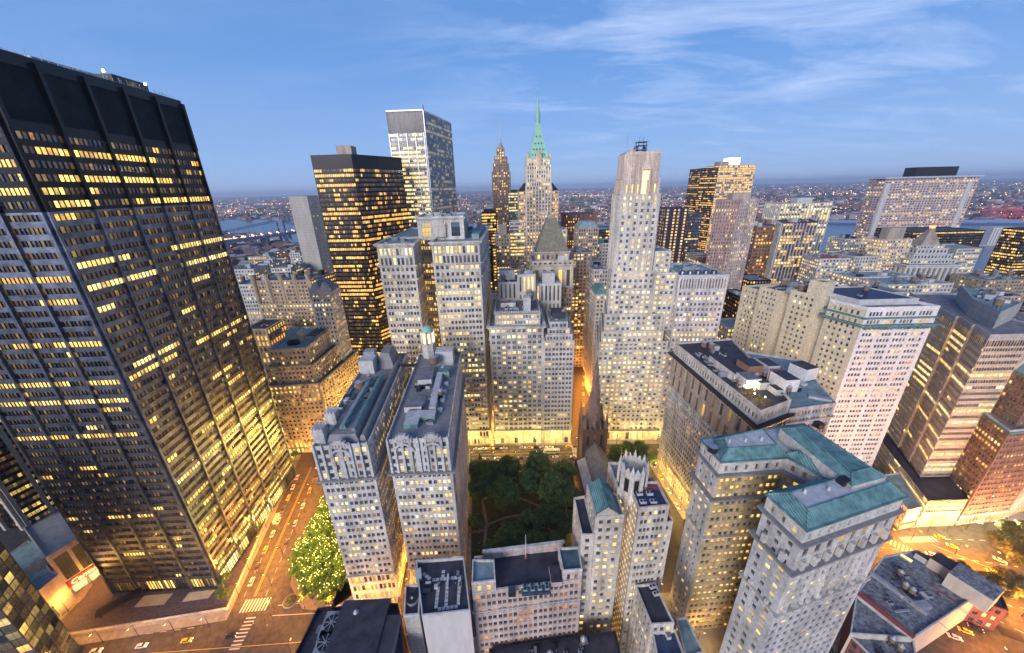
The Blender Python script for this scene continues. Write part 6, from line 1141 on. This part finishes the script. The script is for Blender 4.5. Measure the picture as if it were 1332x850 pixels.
# ================================================================== TREES
def leafmat(name, c): 
    m = mat(name, c, .75, scale=1.2, var=.6, bump=0); return m
LEAVES = [leafmat('leaf_dark', (.045, .10, .025)), leafmat('leaf_mid', (.08, .16, .035)), leafmat('leaf_olive', (.13, .19, .04))]; BARK = mat('bark', (.10, .07, .05), .9, scale=2)
def crown_mesh(seed, R, H, nclump, nleaf, mats_, flat=.75, leaf=.42):
    r = random.Random(seed); vs, fs, mi = [], [], []
    for c in range(nclump):
        while True:
            x, y, z = r.uniform(-1, 1), r.uniform(-1, 1), r.uniform(-.55, 1)
            d = x*x+y*y+z*z
            if .25 < d < 1: break
        cx, cy, cz = x*R*.82, y*R*.82, H+z*R*flat*.8; cr = R*r.uniform(.16, .34); m = r.choices((0, 1, 2), (4, 4, 1))[0]
        for k in range(nleaf):
            v = Vector((r.gauss(0, 1), r.gauss(0, 1), r.gauss(0, 1))).normalized()*cr*(r.random()**.35); v.z *= .7
            n = (v.normalized()+Vector((r.uniform(-.6, .6), r.uniform(-.6, .6), r.uniform(0, .9)))).normalized(); a = n.orthogonal().normalized(); b_ = n.cross(a); s = leaf*r.uniform(.6, 1.3)
            p = Vector((cx, cy, cz))+v; i = len(vs); vs += [p-a*s, p-b_*s*.6, p+a*s, p+b_*s*.6]; fs.append((i, i+1, i+2, i+3)); mi.append(m if r.random() < .8 else r.randrange(3))
    me = bpy.data.meshes.new('crown'); me.from_pydata([tuple(v) for v in vs], [], fs)
    for m in mats_: me.materials.append(m)
    me.polygons.foreach_set('material_index', mi); return me
def make_tree(seed, R, H, nclump, nleaf, label, group, leaf=.42, mats_=None):
    r = random.Random(seed); root = empty('tree', (0, 0, 0), label, 'tree', group); q = MB(); q.cyl((0, 0), .45, 0, H*.6, BARK, 8, .3)
    for k in range(7):
        a = r.uniform(0, 6.28); l = R*r.uniform(.5, .8); z0 = H*r.uniform(.35, .6); m_ = (l*.5*math.cos(a), l*.5*math.sin(a), z0+l*.45); q.tube((0, 0, z0), m_, .18, BARK, 5); q.tube(m_, (l*math.cos(a), l*math.sin(a), z0+l*.75), .1, BARK, 4)
    q.build('trunk', root); c = bpy.data.objects.new('crown', crown_mesh(seed, R, H, nclump, nleaf, mats_ or LEAVES, leaf=leaf)); COL.objects.link(c); c.parent = root; return root
def plant(proto, x, y, z, s, rz, used=[]):
    if proto.name in used: o = copy_tree(proto)
    else: used.append(proto.name); o = proto
    o.location = (x, y, z); o.scale = (s, s, s); o.rotation_euler.z = rz; return o
GC = 'trees shading the churchyard'; LC = 'large leafy tree growing in the dark churchyard behind the pinkish office'
pr = [make_tree(k, 8.2, 11, 90, 95, LC, GC, .5) for k in (11, 12, 13)]
cy = [(639, 620, 1.0), (655, 648, 1.05), (688, 628, .9), (722, 645, 1.15), (662, 608, .85), (700, 604, .9), (735, 612, .8), (625, 635, .8), (690, 680, .8), (665, 706, .95), (690, 712, .85), (640, 712, .6), (715, 668, .8), (735, 680, .75), (620, 612, .8), (720, 705, .7), (742, 645, .7), (618, 670, .45)]
for i, (x, y, s_) in enumerate(cy): g_ = G(x, y+8, 6); plant(pr[i % 3], g_[0], g_[1], .5, s_*1.28, i*1.3)
g2 = [make_tree(k, 6, 8.5, 60, 80, 'leafy tree on the lamp lit green beside the church nave', 'trees beside the church nave', .42) for k in (21, 22)]
for i, (x, y) in enumerate(((800, 592), (815, 588), (832, 590), (845, 600), (795, 604), (826, 606))): g_ = G(x, y, 4); plant(g2[i % 2], g_[0], g_[1], .4, .85+.1*(i % 3), i)
rg_ = random.Random(9); GS = mat('gravestone_stone', (.30, .28, .26), .85, scale=2); pth = MB()
pth.box((0, 0), (.75, .16), 0, 0, .75, GS); pth.box((0, 0), (.5, .16), 0, .75, .95, GS); g0_ = pth.build('gravestone', None, (0, 0, 0)); tag(g0_, 'small weathered gravestone standing on the churchyard lawn', 'gravestone', 'gravestones on the churchyard lawn')
for i in range(110):
    o = g0_ if i == 0 else g0_.copy()
    if i: COL.objects.link(o)
    o.location = (rg_.choice((-22, -17, -12, -6, 2, 9, 16, 24, 31, 36))+rg_.uniform(-.5, .5), 140+int(rg_.random()*30)*2.2, .5); o.rotation_euler.z = rg_.uniform(-.15, .15); o.scale = (1, 1, rg_.uniform(.8, 1.5))
q = MB(); gx_, gy_ = G(625, 607); q.box((gx_, gy_), (3, 3), 0, .5, 2.5, CHURCH); q.box((gx_, gy_), (2, 2), 0, 2.5, 7, CHURCH); q.box((gx_, gy_), (2.2, 2.2), 0, 7, 13, CHURCH, .05)
for sx in (-1, 1):
    for sy in (-1, 1): q.box((gx_+sx*1.1, gy_+sy*1.1), (.5, .5), 0, 2.5, 6.5, CHURCH); q.box((gx_+sx*1.1, gy_+sy*1.1), (.5, .5), 0, 6.5, 8.5, CHURCH, .05)
tag(q.build('monument', None, (gx_, gy_, .5)), 'dark gothic spired monument at the far left corner of the churchyard', 'monument')
# park trees with lamps among the leaves
BULB = glow('fairy_light', (1, .66, .14), 6)
GZ = 'small park trees strung with lights'; LZ = 'small feathery tree strung with yellow lights in the wedge shaped park'
LT = [leafmat('locust_a', (.14, .20, .012)), leafmat('locust_b', (.10, .15, .015)), leafmat('locust_c', (.22, .24, .02))]  # leaves yellowed: the glow of the bulbs is put into their colour
bm_ = MB(); bm_.cyl((0, 0), .10, -.14, 0, BULB, 6, .145); bm_.cyl((0, 0), .145, 0, .14, BULB, 6, .05); bulb = bm_.build('light_bulb'); bulb_me = bulb.data; bpy.data.objects.remove(bulb)
zt = []
for k in (31, 32, 33):
    t = make_tree(k, 5.4, 8.0, 60, 70, LZ, GZ, .34, LT); r = random.Random(k)
    for j in range(14):
        a = r.uniform(0, 6.28); rad = 4.9*math.sqrt(r.random()); z = 8+4.2*math.sqrt(max(0, 1-(rad/5.6)**2))*.95; o = bpy.data.objects.new('light_bulb', bulb_me); COL.objects.link(o); o.parent = t; o.location = (rad*math.cos(a), rad*math.sin(a), z)
    ld = bpy.data.lights.new('tree_glow', 'POINT'); ld.energy = 520; ld.color = (1, .78, .2); ld.shadow_soft_size = 2.0; lo = bpy.data.objects.new('leaf_fill_light', ld); COL.objects.link(lo); lo.parent = t; lo.location = (0, 0, 15)  # unseen point light added above the crown to brighten its leaves
    zt.append(t)
zpoly = [G(x, y, 4) for x, y in ((430, 655), (408, 690), (389, 722), (384, 750), (398, 777), (426, 780), (448, 766), (456, 738), (452, 705), (442, 675))]; r = random.Random(5); placed = []
zc = cen(zpoly); ys = [p[1] for p in zpoly]; xs = [p[0] for p in zpoly]; tries = 0
while len(placed) < 30 and tries < 4000:
    tries += 1; p = (r.uniform(min(xs), max(xs)), r.uniform(min(ys), max(ys)))
    if not inside(p, zpoly) or any((p[0]-q_[0])**2+(p[1]-q_[1])**2 < 30 for q_ in placed): continue
    placed.append(p)
for i, p in enumerate(placed): plant(zt[i % 3], p[0], p[1], .17, .8+.25*r.random(), i*2.1)
sheet('park_paving', offset(ccw(zpoly), 3.0), 0.0, mat('park_granite', (.22, .16, .13), .7, scale=.6), h=.17)
# planting on the tower plaza, street bend trees
sp_ = make_tree(41, 3.4, 4.2, 34, 60, 'small dense shrub tree in a planter on the dark tower plaza', 'planter trees on the tower plaza', .3)
for i, p in enumerate(((-150, 121), (-146.5, 119.6), (-152, 127), (-155, 142), (-156, 158), (-163, 205), (-165, 214), (-168, 221))): plant(sp_, p[0], p[1], 1.2, .8+.1*(i % 3), i)
bg_ = [make_tree(k, 6.5, 8.5, 60, 80, 'dark park tree by the curving lamp lit street at lower right', 'trees by the curving street', .42, [leafmat('leaf_a', (.05, .06, .02)), leafmat('leaf_b', (.07, .07, .02)), leafmat('leaf_c', (.10, .08, .02))]) for k in (51, 52)]
for i, (x, y, s_) in enumerate(((1284, 762, .9), (1300, 768, .8), (1312, 762, 1), (1326, 772, .9), (1300, 792, .45), (1316, 720, .9), (1330, 735, 1), (1296, 702, .7), (1310, 690, .8), (1325, 700, .8), (1252, 738, .6), (1332, 690, .7))): g_ = G(x, y, 5); plant(bg_[i % 2], g_[0], g_[1], .05, s_, i*1.7)
sheet('park_lawn', [G(1296, 690), G(1340, 676), G(1345, 745), G(1318, 730)], 0.0, GRASS, h=.16)
# round planter with shrubs in the street corner
g_ = G(378, 783); r_ = empty('round_planter', (*g_, 0), 'round stone planter full of red and green shrubs at the street corner by the park', 'planter'); q = MB(); q.cyl(g_, 3.4, .05, .8, PAVE, 20); q.cyl(g_, 3.0, .8, .95, BARK, 20); q.build('basin', r_, (*g_, 0)); o = bpy.data.objects.new('shrubs', crown_mesh(61, 2.8, 1.2, 30, 50, [LEAVES[1], LEAVES[2], RUST], .3, .22)); COL.objects.link(o); o.parent = r_

# ================================================================== STREET LAMPS (they light the streets)
def lamp_proto(label, group, head, col, energy, H=8.5):
    root = empty('street_lamp', (0, 0, 0), label, 'street lamp', group); q = MB(); q.cyl((0, 0), .14, 0, H, DARK, 8, .09); q.cyl((0, 0), .28, 0, .8, DARK, 8, .16); q.build('pole', root); q = MB(); q.tube((0, 0, H-.1), (1.7, 0, H+.35), .07, DARK, 5); q.build('arm', root)
    q = MB(); q.box((1.9, 0), (.9, .4), 0, H+.25, H+.45, DARK); q.build('hood', root); q = MB(); q.box((1.9, 0), (.8, .34), 0, H+.1, H+.25, head, 1.0); q.build('lamp_glass', root)
    ld = bpy.data.lights.new('street_light', 'POINT'); ld.energy = energy; ld.color = col; ld.shadow_soft_size = .35; lo = bpy.data.objects.new('lamp_light', ld); COL.objects.link(lo); lo.parent = root; lo.location = (1.9, 0, H-.35); return root
def lamps_along(proto, pts, z=.17):
    for i, (x, y, rz) in enumerate(pts):
        o = proto if i == 0 else copy_tree(proto); o.location = (x, y, z); o.rotation_euler.z = rz
K = 1.0
lamps_along(lamp_proto('dark street lamp shining pale yellow along the avenue between churchyard and office fronts', 'lamps along the avenue', YLAMP, (1, .66, .18), 2300*K), [(x, y, rz) for x in range(-128, 130, 16) for (y, rz) in ((229.3 if x > -36 else 226.6, -1.57), (211.3, 1.57)) if not (-66 < x < -34 and y < 215) or True])
tp = lamp_proto('dark street lamp glowing orange along the street beside the dark tower plaza', 'lamps beside the dark tower plaza', ORLAMP, (1, .36, .05), 6500*K)
lamps_along(tp, [(-142.5+k*-3.4, 122+k*13, 0) for k in range(8)]+[(-128-k*2.2, 126+k*15, 3.14) for k in range(6)])
lamps_along(lamp_proto('dark street lamp glowing amber over the cross street at the foot of the plaza wall', 'lamps over the cross street', WARMLAMP, (1, .38, .05), 2800*K), [(-206+k*15, 101+k*1.7, -1.57) for k in range(5)]+[(-120+k*15, 115, -1.57) for k in range(6)]+[(-100+k*16, 95.5, 1.57) for k in range(3)]+[(-222, 104+k*12, 0) for k in range(3)])
lamps_along(lamp_proto('street lamp glowing deep orange in the narrow alley between the gothic blocks', 'lamps in the narrow alley', ORLAMP, (1, .46, .08), 3000*K, 6), [(-58.6-k*.55, 124+k*10, 0) for k in range(8)])
lamps_along(lamp_proto('street lamp glowing deep orange in the narrow canyon street beside the setback tower', 'lamps in the orange canyon street', ORLAMP, (1, .36, .04), 9000*K), [(52+k*3.6, 236+k*17, 0) for k in range(16)]+[(66+k*3.2, 240+k*17, 3.14) for k in range(14)])
lamps_along(lamp_proto('street lamp glowing orange in the street right of the twin winged office', 'lamps right of the twin winged office', ORLAMP, (1, .40, .06), 14000*K), [(-17.6+k*.2, 236+k*14, 3.14) for k in range(7)])
lamps_along(lamp_proto('street lamp glowing gold in the street left of the twin winged office', 'lamps left of the twin winged office', WARMLAMP, (1, .52, .08), 13000*K), [(-106+k*2, 232+k*12, 3.14) for k in range(6)]+[(-131+k*1.6, 240+k*10, 0) for k in range(5)])
lamps_along(lamp_proto('bright yellow street lamp in the lane between church green and roof garden office', 'lamps in the church green lane', YLAMP, (1, .6, .14), 2400*K), [(99+k*1.0, 208-k*10, 3.14) for k in range(8)])
lamps_along(lamp_proto('amber street lamp down in the street under the green roofed office', 'lamps under the green roofed office', WARMLAMP, (1, .55, .12), 1500*K), [(70+k*9, 118.8, -1.57) for k in range(6)]+[(78, 96+k*0, 0)])
lamps_along(lamp_proto('orange street lamp along the curving street at the lower right', 'lamps along the curving street', ORLAMP, (1, .34, .04), 14000*K), [(196+k*13, 146-k*1.5, -1.57) for k in range(3)]+[(204+k*14, 118-k*7, 1.0) for k in range(6)]+[(236+k*12, 134-k*4, -1.2) for k in range(7)]+[(224, 80, 1.57), (240, 84, 1.57), (200, 86, 1.57)])
lamps_along(lamp_proto('pale street lamp outside the glowing glass lobby', 'lamps outside the glass lobby', YLAMP, (1, .8, .35), 3500*K), [(226+k*11, 148.2, -1.57) for k in range(7)])
lamps_along(lamp_proto('orange lamp standing among the churchyard trees', 'lamps among the churchyard trees', ORLAMP, (1, .5, .12), 1500*K, 5), [(38, 184, 3.14), (36, 150, 3.14), (-22, 190, 0), (80, 196, 0), (76, 180, 0), (84, 168, 0)], .5)

# ================================================================== CARS AND PEOPLE
def car_proto(colr, label, group, nm='parked_car', taxi=False):
    root = empty(nm, (0, 0, 0), label, 'car', group); m = mat('car_paint_'+label.split()[0], colr, .3, scale=.3, var=.05, bump=0)
    def sec(pts, w0, m_):
        q = MB(); n = len(pts)
        L_ = [(x, -w0(z), z) for x, z in pts]; R_ = [(x, w0(z), z) for x, z in pts]
        for i in range(n): j = (i+1) % n; q.quad(L_[i], L_[j], R_[j], R_[i], m_)
        q.poly(L_[::-1], m_); q.poly(R_, m_); return q
    body = sec([(-2.25, .35), (2.25, .35), (2.3, .6), (2.2, .82), (1.2, .95), (-1.6, 1.0), (-2.2, .95), (-2.3, .6)][::-1], lambda z: .9 if z < .8 else .86, m); body.build('body', root)
    sec([(-1.55, .98), (1.05, .94), (.45, 1.42), (-1.05, 1.45)][::-1], lambda z: .80 if z < 1.1 else .64, BLACKM).build('windscreen', root)
    q = MB(); q.box((-.3, 0), (1.4, 1.24), 0, 1.45, 1.5, m); q.build('roof_panel', root)
    for x in (-1.4, 1.4):
        for y in (-.86, .86): q = MB(); q.tube((x, y-.1, .34), (x, y+.1, .34), .34, BLACKM, 12); q.build('wheel', root)
    for y in (-.6, .6): q = MB(); q.box((2.28, y), (.1, .3), 0, .6, .74, LP); q.build('headlight', root); q = MB(); q.box((-2.3, y), (.1, .3), 0, .62, .78, LR); q.build('tail_light', root)
    return root
cars = [car_proto((.5, .5, .52), 'silver car parked at the kerb', 'silver cars parked along the kerbs'), car_proto((.03, .03, .035), 'black car parked at the kerb', 'black cars parked along the kerbs'), car_proto((.7, .45, .03), 'yellow taxi waiting on the street', 'yellow taxis on the streets'), car_proto((.65, .65, .66), 'white car standing on the street', 'white cars on the streets')]
spots = []
for k in range(9): spots.append((-139.8-k*2.05, 128+k*9.2+rnd.uniform(-1, 1), 1.79, k % 4))
for k in range(5): spots.append((-134-k*2.3, 150+k*13, 1.79, (k*3+1) % 4))
for k in range(15): spots.append((-30+k*5.4+(k//5)*9, 226.6+rnd.uniform(-.2, .2), 0.02, (k*7) % 4))
for k in range(7): spots.append((-25+k*14+rnd.uniform(-3, 3), 215.5, 3.14, (k*5+3) % 4))
for k in range(4): spots.append((-190+k*19, 99+k*1.6, .12, (k*3) % 4))
for (x, y) in ((1255, 822), (1268, 818), (1241, 830), (1290, 745), (1210, 722), (1238, 712), (1300, 730), (1270, 680), (1302, 672), (1222, 700), (1325, 664)): spots.append((*G(x, y), -.6+rnd.uniform(-.3, .3), rnd.randrange(4)))
for k in range(6): spots.append((100.2+k*.35, 205-k*12, -1.5, (k+1) % 4))
for k in range(6): spots.append((58+k*3.4, 245+k*19, 1.38, (k*3+2) % 4))
first = [True]*4
for x, y, rz, k in spots:
    o = cars[k] if first[k] else copy_tree(cars[k]); first[k] = False; o.location = (x, y, .07); o.rotation_euler.z = rz
# city bus and box van
def vehicle(name, label, cat, x, y, rz, L_, W_, H_, m_, rows):
    r_ = empty(name, (x, y, .06), label, cat, None, rz); q = MB(); q.box((0, 0), (L_, W_), 0, .45, H_, m_); q.box((0, 0), (L_*.97, W_*.94), 0, H_, H_+.15, PALER); q.build('body', r_); q = MB(); q.box((L_/2-.02, 0), (.1, W_*.85), 0, H_*.45, H_*.85, BLACKM); q.build('windscreen', r_)
    for s_ in (-1, 1): q = MB(); [q.box((-L_/2+.9+k*1.45, s_*W_/2), (1.2, .08), 0, H_*.5, H_*.85, BLACKM) for k in range(rows)]; q.build('side_windows', r_)
    for xx in (-L_/3, L_/3):
        for yy in (-W_/2+.1, W_/2-.1): q = MB(); q.tube((xx, yy-.12, .48), (xx, yy+.12, .48), .48, BLACKM, 12); q.build('wheel', r_)
    for yy in (-.8, .8): q = MB(); q.box((L_/2+.03, yy), (.08, .3), 0, .7, .95, LP); q.build('headlight', r_)
vehicle('city_bus', 'long red and white bus waiting on the avenue below the cream office', 'bus', -146, 219.5, .02, 12, 2.6, 3.1, RUST, 7); vehicle('delivery_van', 'white box van parked beside the plaza wall', 'van', -149.5, 166, 1.79, 6.4, 2.2, 2.7, PALER, 2); vehicle('city_bus', 'pale coach on the avenue in front of the lit columned base', 'bus', 28, 221, 3.16, 12, 2.6, 3.1, PALER, 7)
def person_mesh():
    me = bpy.data.meshes.new('person'); V = [(0, 0, .95), (0, 0, 1.2), (0, 0, 1.43), (0, 0, 1.56), (0, .02, 1.68), (.1, 0, .9), (.12, .08, .5), (.12, .02, .08), (.12, .14, .04), (-.1, 0, .9), (-.12, -.12, .5), (-.12, -.2, .1), (-.12, -.08, .04), (.2, 0, 1.4), (.26, -.04, 1.12), (.26, .08, .88), (-.2, 0, 1.4), (-.26, .04, 1.12), (-.26, .16, .9)]
    E = [(0, 1), (1, 2), (2, 3), (3, 4), (0, 5), (5, 6), (6, 7), (7, 8), (0, 9), (9, 10), (10, 11), (11, 12), (2, 13), (13, 14), (14, 15), (2, 16), (16, 17), (17, 18)]; Rr = [.15, .14, .15, .06, .11, .1, .075, .05, .045, .1, .075, .05, .045, .07, .05, .04, .07, .05, .04]
    me.from_pydata(V, E, []); o = bpy.data.objects.new('p', me); COL.objects.link(o); sk = o.modifiers.new('s', 'SKIN'); sk.use_smooth_shade = True; o.modifiers.new('d', 'SUBSURF').levels = 1
    for i, v in enumerate(me.skin_vertices[0].data): v.radius = (Rr[i], Rr[i]*.8); v.use_root = i == 0
    dg = bpy.context.evaluated_depsgraph_get(); m2 = bpy.data.meshes.new_from_object(o.evaluated_get(dg)); bpy.data.objects.remove(o); return m2
pm = person_mesh(); pmats = [mat('clothes_dark', (.03, .03, .05), .8, bump=0), mat('clothes_red', (.3, .05, .04), .8, bump=0), mat('clothes_pale', (.4, .4, .42), .8, bump=0)]
pms = []
for m_ in pmats: c = pm.copy(); c.materials.clear(); c.materials.append(m_); pms.append(c)
LBL = ['person in dark clothes walking across the street corner by the park', 'person in a red jacket walking across the street corner by the park', 'person in pale clothes walking across the street corner by the park']
for k, (x, y) in enumerate(((345, 808), (352, 805), (330, 812), (372, 798), (360, 796), (395, 790), (410, 788), (322, 800), (348, 815))):
    g_ = G(x, y); o = bpy.data.objects.new('person', pms[k % 3]); COL.objects.link(o); o.location = (*g_, .06); o.rotation_euler.z = k*1.1; tag(o, LBL[k % 3], 'person', 'people crossing at the street corner')
hz = MB(); hz.box((0, 16900), (67000, 34600), 0, -1, 330, DARK); ho = hz.build('haze'); ho['kind'] = 'stuff'
hm = bpy.data.materials.new('haze_air'); hm.use_nodes = True; hn = hm.node_tree.nodes; hn.remove(hn['Principled BSDF']); pv = hn.new('ShaderNodeVolumePrincipled'); pv.inputs['Color'].default_value = (.74, .84, 1, 1); pv.inputs['Density'].default_value = 0.00006; pv.inputs['Anisotropy'].default_value = .2
hm.node_tree.links.new(pv.outputs[0], hn['Material Output'].inputs['Volume']); ho.data.materials.clear(); ho.data.materials.append(hm)
finish_windows()
